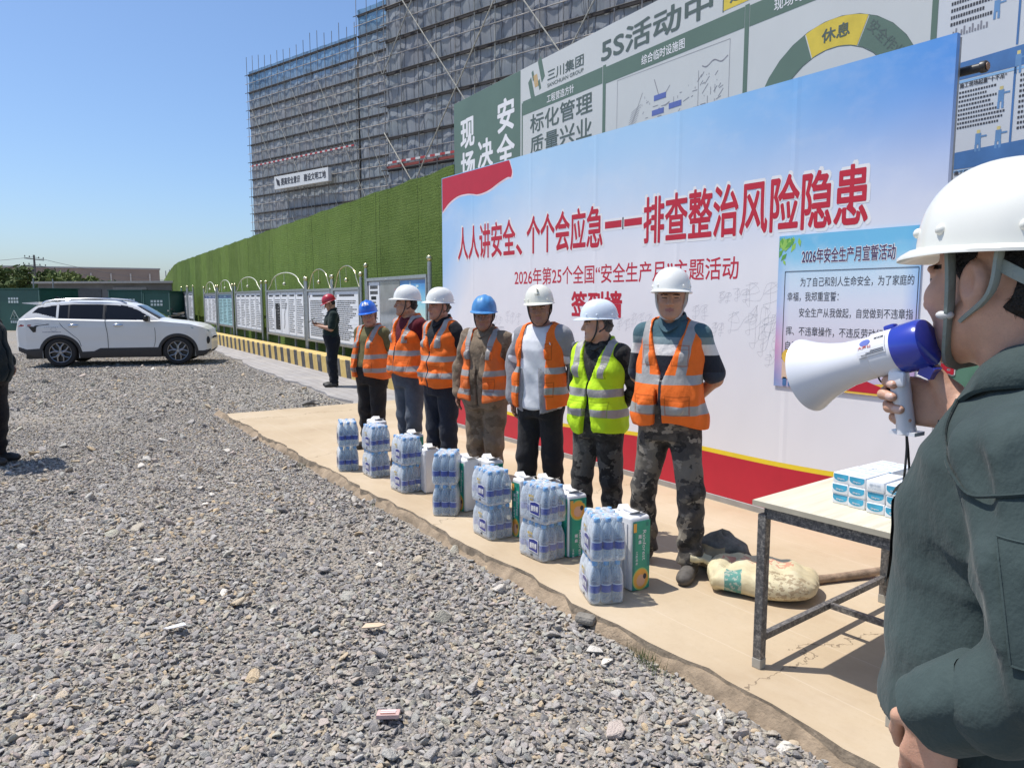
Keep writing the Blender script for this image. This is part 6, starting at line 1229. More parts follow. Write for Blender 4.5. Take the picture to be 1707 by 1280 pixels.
# ---------------------------------------------------------------- helmets
def helmet(parent, hc, R, s, mat, style='dome', text=None, logo=None, strap=strap_m, tilt=-4, inner=None, n=64, strapw=1., hh=.134, ry=.136, brim=1.):
    R = np.array(R) @ rotm(0, tilt, 0); hc = np.array(hc)*s; base = np.array((0, .012, .040)); RX, RY, HH = .109, ry, hh
    th = np.linspace(0, 2*np.pi, n, endpoint=False); fx, fy = np.sin(th), -np.cos(th); front = np.clip(-fy, 0, 1)
    e = .0
    rim = np.stack([RX*fx, RY*fy], 1); rows = []
    def dome(u, off=0.):
        r = np.sin(u*np.pi/2)**.86; z = HH*np.cos(u*np.pi/2)**.90
        p = np.column_stack([rim*r*(1+off), np.full(n, z*(1+off))])
        x = p[:, 0]
        if style == 'ridge': p[:, 2] += np.clip(1-u*.9, 0, 1)*(.007*np.exp(-((x)/.02)**4)+.004*np.exp(-((np.abs(x)-.052)/.012)**4)); p[:, :2] *= 1+.02*np.exp(-((np.abs(x)-.05)/.01)**2)[:, None]*(u > .3)
        elif style == 'soft': p[:, 2] += .004*np.exp(-(x/.022)**4)*np.clip(1.1-u, 0, 1)
        return p
    for u in np.linspace(.0, 1, 22): rows.append(dome(max(u, .001)))
    bw = .009+.042*brim*front**2.2+.006*np.clip(fy, 0, 1); dn = .004+.010*front**1.5
    for k_, dz in ((.35, 0.), (.8, .6), (1., 1.)): rows.append(np.column_stack([rim*(1+(bw*k_/np.linalg.norm(rim, axis=1)))[:, None], -.002-dn*dz]))
    rows.append(np.column_stack([rim*(1+(bw*1.0/np.linalg.norm(rim, axis=1)))[:, None], -.006-dn])); rows.append(np.column_stack([rim*(1+(bw*.3/np.linalg.norm(rim, axis=1)))[:, None], -.0065-dn*.2])); rows.append(np.column_stack([rim*.965, np.full(n, -.005)]))
    for u in np.linspace(.95, .0, 9): p = dome(max(u, .001), -.035); rows.append(p)
    TT = lambda P: ((np.asarray(P)+base) @ R.T)*s+hc
    m = MB(); V = np.concatenate([TT(r) for r in rows]); Fs = [(i*n+q, (i+1)*n+q, (i+1)*n+(q+1) % n, i*n+(q+1) % n) for i in range(len(rows)-1) for q in range(n)]; m.add(V, Fs)
    o = m.build('helmet', mat, parent, smooth=50)
    if style in ('dome', 'soft'):
        for a in (40, 75, 125, 160, 200, 235, 285, 320) if style == 'dome' else (60, 120, 240, 300):
            a = math.radians(a); p = np.array((RX*math.sin(a)*.985, -RY*math.cos(a)*.985, .022)); m = MB(); m.sphere(TT(p[None])[0], .0075*s, 0, 10, 7); m.build('rivet', mat, o, smooth=60)
    def on_dome(x, z):      # print on the front of the shell: x across, z up the shell
        a = x/.125; u = 1-np.clip(z/.13, 0, .95); r = np.sin(u*np.pi/2)**.86*1.012; zz = HH*np.cos(u*np.pi/2)**.90*1.012
        off = .008 if style == 'ridge' else .0025
        return TT(np.stack([np.sin(a)*RX*r*(1+off*4), -np.cos(a)*RY*r-off, zz+off*.6], 1))
    if text:
        m = MB(); bd, x0, x1, z0, z1, tm = text; m.text(bd, x0, x1, z0, z1, on_dome, 0, bold=.03); m.build('helmet_lettering', tm, o)
    if logo:
        m = MB()
        for k in range(3): P = np.array([(-.014+k*.009, .066-k*.004), (-.008+k*.009, .07-k*.004), (.004+k*.006, .050-k*.002), (-.002+k*.006, .046-k*.002)]); m.add(on_dome(P[:, 0], P[:, 1]), [(0, 1, 2, 3)])
        m.text('三川集团', -.022, .022, .028, .038, on_dome, 0, bold=.03); m.build('helmet_emblem', logo, o)
    # harness
    HT = lambda p: (np.array(p) @ np.array(R).T)*s+hc; w_ = .005*strapw
    for q in (-1, 1):
        m = MB(); P = bez([HT((q*.088, -.018, .045)), HT((q*.083, -.016, -.005)), HT((q*.072, -.022, -.06)), HT((q*.045, -.040, -.112)), HT((0, -.056, -.126))], 6); m.tube(P, w_*s, 6, flat=(.5, 1.3)); m.build('chin_strap', strap, o, smooth=60)
        m = MB(); P = bez([HT((q*.09, .055, .035)), HT((q*.086, .045, -.02)), HT((q*.073, .0, -.058))], 6); m.tube(P, w_*.9*s, 6, flat=(.5, 1.3)); m.build('chin_strap', strap, o, smooth=60)
    m = MB(); P = bez([HT((-.085, .05, .015)), HT((-.07, .092, -.008)), HT((0, .116, -.02)), HT((.07, .092, -.008)), HT((.085, .05, .015))], 8); m.tube(P, .009*s, 6, flat=(.35, 1)); m.build('nape_strap', strap, o, smooth=60)
    return o
# ---------------------------------------------------------------- the standing figure
TORSO = [(.78, .150, .110, .0), (.86, .172, .122, .004), (.93, .176, .122, .004), (1.04, .158, .112, -.002), (1.16, .160, .114, -.004), (1.29, .170, .120, .0), (1.36, .168, .110, .008), (1.405, .138, .088, .015), (1.445, .088, .068, .02), (1.50, .060, .060, .02)]
def person(name_label, loc, yaw, H=1.70, w=1., belly=0., head=(0, 0, 0), arms='back', skin=None, hair=hair_m, top=None, sleeve=.55, vest=None, vest_gap=None, jacket=None, jacket_gap=None, jhem=.82, pants=None, shoes=None, hel=None, collar=None, stance=.10, feet=None, lean=0., seed=1, res=1., hem=.88, jaw=1., phone=None, vee=1.17, armdef=None, group='row of workers', belt=None, tuck=.965, soff=.011, ttop=1.0):
    root = thing('person', name_label, 'person', loc, math.radians(yaw), group); s = H/1.72
    T_ = [(z, rx*w, ry*w+belly*.5*math.exp(-((z-1.02)/.14)**2), cy-belly*.5*math.exp(-((z-1.02)/.14)**2)) for z, rx, ry, cy in TORSO]
    sh = {q: np.array((q*.168*w, .012, 1.385)) for q in (-1, 1)}
    fy_ = feet or {-1: 0., 1: 0.}
    if armdef: A = armdef
    else: A = {q: [sh[q], np.array((q*(.252*w), .10, 1.135)), np.array((q*.085, .205+belly*.1, .985))] for q in (-1, 1)}
    Rh = rotm(*head); hc = np.array((0, -.028, 1.598)); hc = hc+np.array((math.sin(math.radians(head[2]))*.03, -.02*math.sin(math.radians(head[1])), 0))
    xl = max(.34*w, max(abs(A[q][i][0]) for q in A for i in range(3))+.12); yl = min(-.2-belly, min(A[q][i][1] for q in A for i in range(3))-.22 if armdef else -.2); yh = .34 if not armdef else .24
    B = SDF(axis(-xl, .011*res, -.1, .006*res, .1, .011*res, xl), axis(yl, .011*res, -.16, .006*res, .12, .012*res, yh), axis(.03, .03, .72, .011*res, 1.42, .0052*res, 1.75))
    B.loft([t for t in T_ if t[0] > .9], -.006, .03)
    for q in (-1, 1):
        B.cap((q*.055*w, .015, 1.412), sh[q], .045, .056, .04); B.chain([A[q][0], A[q][1], A[q][2]], [.055*w, .043*w, .029], .03)
        B.chain([(q*.09, 0, .88), (q*stance, -.01+fy_[q]*.5, .47), (q*stance, .015+fy_[q], .08)], [.088*w, .058, .042], .04)
        e = nrm(A[q][2]-A[q][1])
        if arms == 'back' and A[q][2][1] > .12: hand_sdf(B, A[q][2], nrm(e+np.array((-q*.5, .1, -.35))), np.array((0, -1., 0)) if q > 0 else np.array((0, 1., -.2)), -q, curl=.6)
        else: hand_sdf(B, A[q][2], nrm(e), np.array((0, 0, 1.)) if phone else np.array((-q, 0, 0)), q if phone else q, curl=.7 if phone else .35)
    B.chain([(0, .02, 1.42), hc+Rh @ np.array((0, .022, -.075))], [.058*w, .054*w], .035)
    head_sdf(B, hc, Rh, True, 1., jaw, wide=jaw)
    fp = face_paint(hc, Rh, 1., jaw); sdf_obj(B, 'body', [skin, brow_m, lip_m, eye_m, eyew_m], root, s, 1, fp)
    # hair under the helmet
    Hs = SDF(*[axis(c-.13, .007*res, c+.14) for c in hc]); Hs.ell(hc+Rh @ np.array((0, .014, .036)), (.0795*jaw, .098, .088), Rh, 0); Hs.ell(hc+Rh @ np.array((0, .045, -.02)), (.071*jaw, .066, .066), Rh, .02)
    def cut(X, Y, Z):
        x = Rh[0][0]*(X-hc[0])+Rh[1][0]*(Y-hc[1])+Rh[2][0]*(Z-hc[2]); y = Rh[0][1]*(X-hc[0])+Rh[1][1]*(Y-hc[1])+Rh[2][1]*(Z-hc[2]); z = Rh[0][2]*(X-hc[0])+Rh[1][2]*(Y-hc[1])+Rh[2][2]*(Z-hc[2])
        return np.maximum(np.minimum(.045-z, .018-y+np.abs(z+.01)*.1)-0*x, -.075-z)   # keep the cap and the back of the head
    Hs.put(cut, hc-.2, hc+.2, 0, 'i'); Hs.folds(.003, seed, (90, 90, 60)); sdf_obj(Hs, 'hair', hair, root, s, 1)
    # shirt
    def arm_sleeve(S_, o, frac, flare=1.):
        for q in (-1, 1):
            a, b, c = A[q]
            S_.cap((q*.055*w, .015, 1.412), a, .046+o, .056+o, .035)
            if frac <= 1: S_.cap(a, a+(b-a)*frac, .055*w+o, (.05*w+o)*flare, .025)
            else: S_.chain([a, b, b+(c-b)*(frac-1)], [.055*w+o, .048*w+o, .036+o], .03)
    rx = axis(-xl, .0095*res, xl); zt = 1.52; G = SDF(rx, axis(yl, .0095*res, yh-.02), axis(.72, .0095*res, zt))
    G.loft(T_, soff, .03); arm_sleeve(G, .013, sleeve, 1.12)
    G.folds(.006, seed+3, (16, 16, 24)); G.put(lambda X, Y, Z: (Z-(1.472+.25*np.clip(Y, -.1, .06)))+0*X, (-1, -1, .6), (1, 1, 2), 0, 'i'); G.put(lambda X, Y, Z: tuck-Z+.008*np.sin(X*22+seed)+0*Y, (-1, -1, .5), (1, 1, 2), 0, 'i')
    sdf_obj(G, 'shirt', top, root, s, 1)
    if collar is not None:
        m = MB(); q = np.linspace(-.0, 2*np.pi, 40); rows = []
        for rr, dz in ((.066, -.012), (.066, .026), (.072, .03), (.088, -.012), (.084, -.016)):
            fr_ = np.clip(np.cos(q), 0, 1)**6
            rows.append(np.stack([(rr*1.0+.0*fr_)*np.sin(q), .018-(rr+.006)*np.cos(q)*1.02-.03*fr_*(dz < 0), 1.475+dz-.035*fr_-.02*np.cos(q)], 1))
        m.grid(np.array(rows)*s); m.build('collar', collar, root, smooth=60)
    def layer(nm, mat, off, zlo, gap, o_sleeve=None, flare=.028, amp=.013, shw=1.0):
        L = SDF(rx, axis(yl, .0085*res, yh-.02), axis(zlo-.04, .0085*res, 1.53)); T2 = [(z, a+flare*max(0, min(1, (1.25-z)/.3)), b+flare*max(0, min(1, (1.25-z)/.3)), c) for z, a, b, c in T_]
        L.loft(T2, off, .03)
        if o_sleeve: arm_sleeve(L, off, o_sleeve)
        else:
            for q in (-1, 1): L.cap((q*.055*w, .015, 1.412), (q*.125*w, .014, 1.392), .044+off, .048+off, .03)
        if nm == 'vest':
            for q in (-1, 1):
                for pz, ph, px in ((1.255, .05, .088), (.985, .048, .092)):
                    y0 = float(np.interp(pz, [t[0] for t in T2], [t[3]-t[2] for t in T2])); L.ell((q*px*w, y0-off+.016, pz), (.046*w, .020, ph*1.0), None, .006)
        L.folds(amp, seed+11, (14, 14, 20))
        L.put(lambda X, Y, Z: (zlo-Z)+.014*np.sin(X*18+seed)+.25*np.clip(-Y-.05, 0, .1)*np.sin(seed)+0*Y, (-1, -1, .5), (1, 1, 2), 0, 'i')
        L.put(lambda X, Y, Z: np.maximum(np.maximum(np.abs(X-gap[2])-(gap[0]+(gap[1]-gap[0])*np.clip((Z-zlo)/(1.3-zlo), 0, 1)), Y+.015), 0*Z-1), (-1, -1, .5), (1, .2, 2), 0, 's') if gap else None
        L.put(lambda X, Y, Z: np.maximum(np.abs(X)-np.clip((Z-vee)*.34, 0, .098)-.001*(Z > vee)+.02*(Z < vee), Y-.02), (-1, -1, 1.0), (1, .1, 2), 0, 's')
        L.put(lambda X, Y, Z: Z-(1.487+.02*np.clip(Y*10, -1, 1))+0*X, (-1, -1, 1.2), (1, 1, 2), 0, 'i')
        return sdf_obj(L, nm, mat, root, s, 1)
    if jacket: layer('jacket', jacket, .021, jhem, jacket_gap, 1.95, .014)
    if vest: layer('vest', vest, .034, hem, vest_gap)
    # trousers
    Pn = SDF(axis(-.25*w-.07, .0095*res, .25*w+.07), axis(-.3-belly*.6, .0095*res, .27), axis(.05, .0105*res, 1.06)); Pn.loft([t for t in T_ if t[0] < 1.0]+[(1.02, T_[3][1], T_[3][2], T_[3][3])], .014, .03)
    for q in (-1, 1): Pn.chain([(q*.088*w, .005, .84), (q*stance*.97, -.015+fy_[q]*.5, .48), (q*stance, .012+fy_[q], .085)], [.108*w, .080*w, .074], .03)
    X, Y, Z = Pn.full(); Pn.F += (.007*np.sin(Z*52+3*np.sin(X*14+seed)+2*np.sin(Y*17))*np.clip((.62-Z)/.4, .15, 1)).astype(np.float32); Pn.folds(.006, seed+5, (17, 17, 14)); Pn.put(lambda X, Y, Z: np.maximum(.075-Z, Z-ttop)+0*X+0*Y, (-1, -1, 0), (1, 1, 1.2), 0, 'i')
    sdf_obj(Pn, 'trousers', pants, root, s, 1)
    for q in (-1, 1):
        F_ = SDF(axis(q*stance-.075, .008, q*stance+.075), axis(-.22, .008, .12), axis(-.012, .008, .18)); a = q*.012
        F_.cap((q*stance, .045, .045), (q*stance+a, -.10, .040), .040, .045, .02); F_.ell((q*stance+a, -.135, .036), (.046, .06, .04), None, .02); F_.cap((q*stance, .02, .06), (q*stance, .02, .15), .045, .042, .03); F_.put(lambda X, Y, Z: -Z+0*X+0*Y, (-1, -1, -1), (1, 1, 1), 0, 'i')
        so = sdf_obj(F_, 'shoe', [shoes[0], shoes[1]], root, s, 1, lambda P: (P[:, 2] < .017).astype(int)); so.location = (0, fy_[q]*s, 0)
    if hel: helmet(root, hc, Rh, s, **hel)
    return root, s, hc, Rh
# ---------------------------------------------------------------- the row of workers (left to right) and the man with a phone
sk1 = skin_mat('skin_tan', (.42, .235, .155)); sk2 = skin_mat('skin_dark_tan', (.30, .155, .10)); sk3 = skin_mat('skin_light', (.52, .315, .22)); sk4 = skin_mat('skin_ruddy', (.44, .225, .155))
hw_ = plain('helmet_white', (.72, .72, .68), .3, var=.06, scale=9, coat=.3); hw2 = plain('helmet_cream', (.70, .69, .60), .35, var=.06, scale=9, coat=.2); hb = plain('helmet_blue', (.015, .13, .58), .28, var=.1, coat=.4); hb2 = plain('helmet_faded_blue', (.06, .23, .50), .45, var=.25, scale=16); hr = plain('helmet_red', (.42, .015, .03), .3, var=.1, coat=.4); hpale = plain('helmet_pale_blue', (.66, .73, .80), .3, var=.06, coat=.3)
OR = (.86, .165, .02); bl_sh = (plain('shoe_black', (.03, .028, .026), .55, var=.3), plain('shoe_sole', (.10, .09, .08), .8)); dust_sh = (plain('shoe_dusty', (.10, .09, .08), .8, var=.4, scale=20), plain('shoe_sole', (0, 0, 0)))
black_tr = cloth('trousers_black', (.016, .016, .018), dust=((.10, .085, .07), .15)); navy_tr = cloth('trousers_navy', (.022, .026, .038)); jean = cloth('trousers_jean', (.055, .068, .09), (.11, .125, .15)); brown_tr = cloth('trousers_brown', (.15, .105, .07), (.21, .155, .105), camo=[((.10, .07, .045), 7, .56), ((.22, .17, .12), 9, .6)], dust=((.34, .28, .20), .35)); camo_tr = cloth('trousers_camo', (.06, .055, .05), camo=[((.14, .125, .10), 7, .5), ((.022, .021, .02), 9, .54), ((.24, .215, .175), 13, .6)], dust=((.24, .21, .17), .35)); camo2_tr = cloth('trousers_dark_camo', (.028, .028, .028), camo=[((.075, .073, .066), 8, .5), ((.012, .012, .012), 11, .54), ((.11, .105, .09), 14, .63)], dust=((.13, .12, .10), .3))
def arm_pair(**k):
    D = {q: [np.array((q*.168, .012, 1.385)), np.array((q*.255, .10, 1.135)), np.array((q*.085, .205, .985))] for q in (-1, 1)}
    for q, nm in ((-1, 'r'), (1, 'l')):
        if nm in k: D[q][1] = np.array(k[nm][0], float); D[q][2] = np.array(k[nm][1], float)
    return D
def spot(x, y): return (x, y, 0.)
W1 = person('short stout worker in bright blue helmet and olive t-shirt, leftmost of the row', spot(1.01, -1.44), 26, 1.55, 1.06, .06, (32, 8, -9), skin=sk4, top=cloth('shirt_olive', (.13, .115, .05)), sleeve=.62, vest=vest_mat('vest_orange_worn', OR, .916, ((1.075, 1.125), (.92, .97)), dirty=.25), vest_gap=(.075, .06, -.01), pants=black_tr, shoes=bl_sh, hel=dict(mat=hb, style='ridge', text=('施工建设', -.055, .055, .045, .075, white_print)), seed=1, jaw=1.08, hem=.86)
W2 = person('worker in dark red shirt and white peaked helmet, looking left in profile', spot(1.90, -1.43), 12, 1.69, .98, .03, (-30, 0, 0), skin=sk1, top=cloth('shirt_dark_red', (.10, .008, .016)), sleeve=.8, vest=vest_mat('vest_orange_two', OR, .994, ((1.08, 1.13), (.93, .98))), pants=jean, shoes=bl_sh, hel=dict(mat=hw_, style='ridge', text=('安全', -.02, .02, .04, .06, plain('helmet_print_red', (.5, .05, .08), .5))), seed=2, hem=.88, feet={-1: .04, 1: -.03})
W3 = person('worker in black polo shirt, white helmet and neatly zipped orange vest', spot(2.56, -1.43), 14, 1.665, 1.0, .02, (-8, 2, 3), skin=sk4, hair=hair_g, top=cloth('shirt_black', (.016, .018, .022)), sleeve=.8, vest=vest_mat('vest_orange_three', OR, .983, ((1.08, 1.13), (.93, .98))), collar=cloth('shirt_black', (0, 0, 0)), pants=navy_tr, shoes=bl_sh, hel=dict(mat=hw_, style='dome', strap=plain('strap_brown', (.10, .07, .05), .7)), seed=3, hem=.86)
W4 = person('worker in dusty brown uniform with a faded blue helmet and open orange vest', spot(3.31, -1.43), 30, 1.59, 1.06, .02, (18, 6, 2), skin=sk2, top=cloth('shirt_brown', (.17, .125, .085), (.23, .175, .12), camo=[((.11, .08, .055), 8, .56)]), sleeve=1.9, jacket=cloth('jacket_brown', (.15, .11, .075), (.22, .165, .115), camo=[((.10, .075, .05), 8, .56), ((.25, .20, .15), 11, .62)], dust=((.33, .27, .2), .25)), jacket_gap=(.004, .02, .0), jhem=.80, vest=vest_mat('vest_orange_dirty', OR, .939, ((1.06, 1.11), (.90, .95)), dirty=.45), vest_gap=(.055, .085, .0), collar=cloth('jacket_brown', (0, 0, 0)), pants=brown_tr, shoes=dust_sh, hel=dict(mat=hb2, style='ridge'), seed=4, hem=.875, armdef=arm_pair(r=((-.275, .04, 1.14), (-.265, -.02, .905)), l=((.275, .075, 1.135), (.22, .15, .93))), feet={-1: .02, 1: -.03})
W5 = person('worker in white t-shirt and grey jacket, cream helmet with a dark emblem', spot(4.09, -1.44), 28, 1.66, .95, 0., (20, 4, -3), skin=sk2, top=cloth('shirt_white', (.66, .67, .70), wr=.22, sc=10), sleeve=.6, tuck=.85, soff=.024, ttop=.885, jacket=cloth('jacket_grey', (.26, .26, .28)), jacket_gap=(.075, .05, -.02), jhem=.84, vest=vest_mat('vest_orange_five', OR, .983, ((1.10, 1.145), (.95, 1.0)), vx=.3), vest_gap=(.12, .095, -.01), pants=black_tr, shoes=bl_sh, hel=dict(mat=hw2, style='dome', logo=plain('emblem_dark', (.05, .07, .06), .5)), seed=5, hem=.865, armdef=arm_pair(r=((-.262, .05, 1.135), (-.245, .02, .895))), feet={-1: -.04, 1: .03})
W6 = person('worker in bright yellow green vest over a dark camouflage jacket', spot(4.73, -1.44), 20, 1.56, .99, .02, (-50, 4, 0), skin=sk3, hair=hair_g, top=cloth('shirt_dark_camo', (.026, .027, .026), camo=[((.05, .05, .046), 9, .52), ((.012, .012, .013), 11, .56)]), sleeve=1.95, vest=vest_mat('vest_lime', (.52, .80, .02), .92, ((1.07, 1.125), (.93, .985)), zipc=(.02, .025, .02)), vest_gap=(.05, -.02, 0), collar=cloth('shirt_dark_camo', (0, 0, 0)), pants=camo2_tr, shoes=dust_sh, hel=dict(mat=hpale, style='dome'), seed=6, hem=.83, stance=.115, feet={-1: -.03, 1: .04})
pol = [(1.355, 1.60, (.055, .115, .14)), (1.315, 1.355, (.16, .22, .24)), (1.255, 1.315, (.62, .60, .58)), (1.16, 1.255, (.018, .022, .032)), (.7, 1.16, (.03, .04, .06))]
W7 = person('tall worker in striped polo shirt and camouflage trousers, nearest of the row', spot(5.37, -1.44), 27, 1.735, .93, .04, (14, 0, 1), skin=sk1, top=cloth('polo_striped', (.05, .11, .13), stripes=[(a*1.026, b*1.026, c) for a, b, c in pol]), sleeve=.86, vest=vest_mat('vest_orange_big', OR, 1.026, ((1.10, 1.15), (.93, .985)), vx=.105, vz=1.12), vest_gap=(.028, -.02, -.02), vee=1.13, collar=cloth('polo_collar', (.05, .10, .125)), pants=camo_tr, shoes=dust_sh, hel=dict(mat=hw_, style='dome', strap=plain('strap_white', (.55, .55, .52), .6)), seed=7, jaw=1.02, hem=.87, stance=.155, feet={-1: .05, 1: -.06})
ph = {-1: [np.array((-.168, .012, 1.385)), np.array((-.20, -.05, 1.13)), np.array((-.07, -.27, 1.20))], 1: [np.array((.168, .012, 1.385)), np.array((.21, -.04, 1.12)), np.array((.05, -.25, 1.17))]}
RM = person('man in red helmet and dark green shirt looking down at his phone', (-5.07, .37, -.035), -14, 1.69, 1.06, .05, (0, 26, 0), arms='front', skin=sk1, top=cloth('shirt_dark_green', (.012, .024, .022)), sleeve=.85, pants=cloth('trousers_dark_navy', (.010, .012, .018)), shoes=bl_sh, hel=dict(mat=hr, style='ridge', text=('安全', -.02, .02, .04, .06, white_print)), collar=cloth('shirt_dark_green', (0, 0, 0)), seed=8, res=1.5, phone=True, armdef=ph, group=None)
p = Matrix.Translation(RM[0].location) @ Matrix.Rotation(math.radians(-14), 4, 'Z') @ Vector((-.03, -.37, 1.255))
m = MB(); m.rbox((0, 0, 0), (.075, .15, .009), .006); o = m.build('phone', plain('phone_black', (.012, .012, .014), .2), None, loc=p, rz=math.radians(-14)); o.rotation_euler = (math.radians(35), 0, math.radians(-14)); tag(o, 'black phone held in the hands of the man in the red helmet', 'phone')
m = MB(); m.box((0, 0, .0052), (.068, .14, .0006)); m.build('screen', plain('phone_screen', (.02, .025, .03), .08), o)
lp = {-1: [np.array((-.168, .012, 1.385)), np.array((-.30, .06, 1.16)), np.array((-.22, -.10, .98))], 1: [np.array((.168, .012, 1.385)), np.array((.31, .06, 1.15)), np.array((.24, -.08, .97))]}
LM = person('man in dark clothes standing on the gravel, cut off by the left edge', (-.66, -4.86, -.05), 150, 1.76, 1.14, .06, (0, 0, 0), arms='down', skin=sk1, top=cloth('shirt_blue_black', (.010, .018, .022)), sleeve=1.9, jacket=cloth('jacket_blue_black', (.010, .018, .022)), jacket_gap=(.01, .01, 0), jhem=.80, pants=black_tr, shoes=bl_sh, hel=None, collar=cloth('jacket_blue_black', (0, 0, 0)), seed=9, res=1.3, armdef=lp, group=None)
# ---------------------------------------------------------------- the speaker with the megaphone, close to the camera at the right
def speaker():
    s = 1.81/1.72; psi = math.radians(-90)
    root = thing('person', 'speaker at the right edge in white helmet and grey green jacket, talking into a megaphone', 'person', (7.992, -3.39, -.05), psi)
    hc = np.array((0, -.084, 1.600)); Rh = rotm(-12, 2, 0); skin = skin_mat('skin_speaker', (.56, .335, .235))
    H_ = np.array((.051, -.187, 1.418)); ha = nrm(np.array((.008, -.011, .078)))       # handle centre and axis
    d = nrm((-.10, -1., .10)); nv = np.array((1., -.10, 0)); wr = H_-d*.082-nv*.030+np.array((0, 0, -.002)); el = np.array((-.20, -.13, 1.165)); shR = np.array((-.165, .014, 1.385))
    shL = np.array((.172, .018, 1.380)); elL = np.array((.238, .095, 1.165)); wl = np.array((.234, -.022, 1.070)); dl = nrm((-.03, -.14, -.98))
    parts = []; NAILS.clear()
    nl = plain('finger_nail', (.62, .42, .35), .3, var=.03)
    def nails_(P, L=None):
        mi = np.zeros(len(P), int)
        for c, dn in L: mi[(np.linalg.norm(P-c, axis=1) < .0068) & ((P-c) @ dn > -.0015)] = 5
        return mi
    B = SDF(axis(-.13, .0032, .13), axis(-.235, .0032, .11), axis(1.38, .0032, 1.745)); B.chain([(0, .0, 1.36), (0, -.005, 1.42), hc+Rh @ np.array((0, .03, -.085))], [.075, .062, .056], .03); B.cap((-.09, .0, 1.39), (.09, .0, 1.39), .055, .055, .04); B.cap((.03, -.045, 1.43), hc+Rh @ np.array((.06, .02, -.05)), .018, .018, .03); head_sdf(B, hc, Rh, True, 1.0, 1.0); parts.append((B.mesh(1), face_paint(hc, Rh)))
    B = SDF(axis(-.10, .0023, .115), axis(-.29, .0023, .0), axis(1.29, .0023, 1.505)); B.chain([el, wr+nrm(el-wr)*.05, wr], [.044, .031, .027], .02); hand_sdf(B, wr, d, nv, 1, k=.0035, curl=1.12, size=1.0, spread=.10, k2=.011); parts.append((B.mesh(1), (lambda L: (lambda P: nails_(P, L)))(list(NAILS)))); NAILS.clear()
    B = SDF(axis(.14, .0025, .33), axis(-.18, .0025, .10), axis(.83, .0025, 1.16)); B.chain([elL, wl+nrm(elL-wl)*.05, wl], [.044, .032, .028], .02); hand_sdf(B, wl, dl, (-1, .1, 0), -1, size=.95, k=.0035, curl=.38, spread=.12, k2=.011); parts.append((B.mesh(1), (lambda L: (lambda P: nails_(P, L)))(list(NAILS))))
    B = SDF(axis(-.22, .012, .22), axis(-.2, .012, .2), axis(.03, .02, 1.40)); B.loft([t for t in TORSO if t[0] < 1.4], 0, .03)
    for q in (-1, 1): B.chain([(q*.09, 0, .88), (q*.1, -.01, .47), (q*.1, .015, .08)], [.088, .058, .042], .04)
    parts.append((B.mesh(1), None))
    V = np.concatenate([p[0][0] for p in parts]); o = 0; Q = []; mi = []
    for (v, q), f in parts: Q.append(q+o); o += len(v); mi.append(f(v[q].mean(1)) if f else np.zeros(len(q), int))
    me = bpy.data.meshes.new('body'); me.from_pydata((V*s).tolist(), [], np.concatenate(Q).tolist()); me.polygons.foreach_set('use_smooth', [True]*len(me.polygons))
    for m in (skin, brow_m, lip_m, eye_m, eyew_m, nl): me.materials.append(m)
    me.polygons.foreach_set('material_index', np.concatenate(mi).astype(np.int32)); me.update(); bo = bpy.data.objects.new('body', me); C.objects.link(bo); bo.parent = root
    # hair: cap, sideburn and nape
    Hs = SDF(axis(-.115, .0035, .115), axis(-.2, .0035, .065), axis(1.5, .0035, 1.74)); Hs.ell(hc+Rh @ np.array((0, .014, .036)), (.080, .100, .090), Rh, 0); Hs.ell(hc+Rh @ np.array((0, .045, -.015)), (.073, .069, .072), Rh, .02)
    def cut(X, Y, Z):
        x = X-hc[0]; y = Y-hc[1]; z = Z-hc[2]; ear = np.sqrt((y-.012)**2+(z+.012)**2)-.036
        return np.maximum(np.maximum(np.minimum(np.minimum(.040-z, .034-y), np.maximum(np.abs(y+.020)-.016-z*.15, -z-.018)), -.078-z+y*.1), np.where(np.abs(x) > .05, -ear, -1)+0*z)
    Hs.put(cut, hc-.2, hc+.2, 0, 'i'); Hs.folds(.0022, 4, (120, 120, 90)); ho = sdf_obj(Hs, 'hair', hair_m, root, s, 1)
    r = np.random.default_rng(8); hm = ho.data; pv = np.array([v.co for v in hm.vertices]); pn = np.array([v.normal for v in hm.vertices]); sel = r.choice(len(pv), min(7000, len(pv)), replace=False); m = MB()
    p = pv[sel]; nn = pn[sel]; dn = np.array((0, .35, -1.))-nn*(nn @ np.array((0, .35, -1.)))[:, None]+r.normal(0, .25, p.shape); dn /= np.linalg.norm(dn, axis=1)[:, None]; wv = np.cross(dn, nn); wv /= np.linalg.norm(wv, axis=1)[:, None]+1e-9; L_ = r.uniform(.006, .015, len(p))[:, None]
    T3 = np.stack([p-wv*.0006, p+wv*.0006, p+dn*L_+nn*.0022], 1).reshape(-1, 3); m.add(T3, np.arange(len(T3)).reshape(-1, 3).tolist()); so = m.build('hair_strands', hair_m, root); tag(so, kind='stuff')
    # jacket
    jm = cloth('jacket_grey_green', (.036, .055, .055), (.055, .080, .078), rough=.8, wr=.28, sc=20)
    J = SDF(axis(-.36, .0062, .37), axis(-.27, .0062, .26), axis(.86, .0062, 1.54)); T2 = [(z, a+.004+.012*max(0, min(1, (1.2-z)/.2)), b+.036+.02*max(0, min(1, (1.2-z)/.2)), c-.006) for z, a, b, c in TORSO]; J.loft(T2, .018, .03)
    for q in (-1, 1): J.cap((q*.05, .012, 1.412), (q*.15, .014, 1.385), .056, .066, .04)
    J.chain([shR, el, wr+nrm(el-wr)*.055], [.076, .064, .050], .02); J.chain([shL, (shL+elL)/2+(.012, .006, 0), elL, (elL+wl)/2+(.006, .006, -.012), wl+nrm(elL-wl)*.035], [.070, .067, .064, .056, .044], .010)
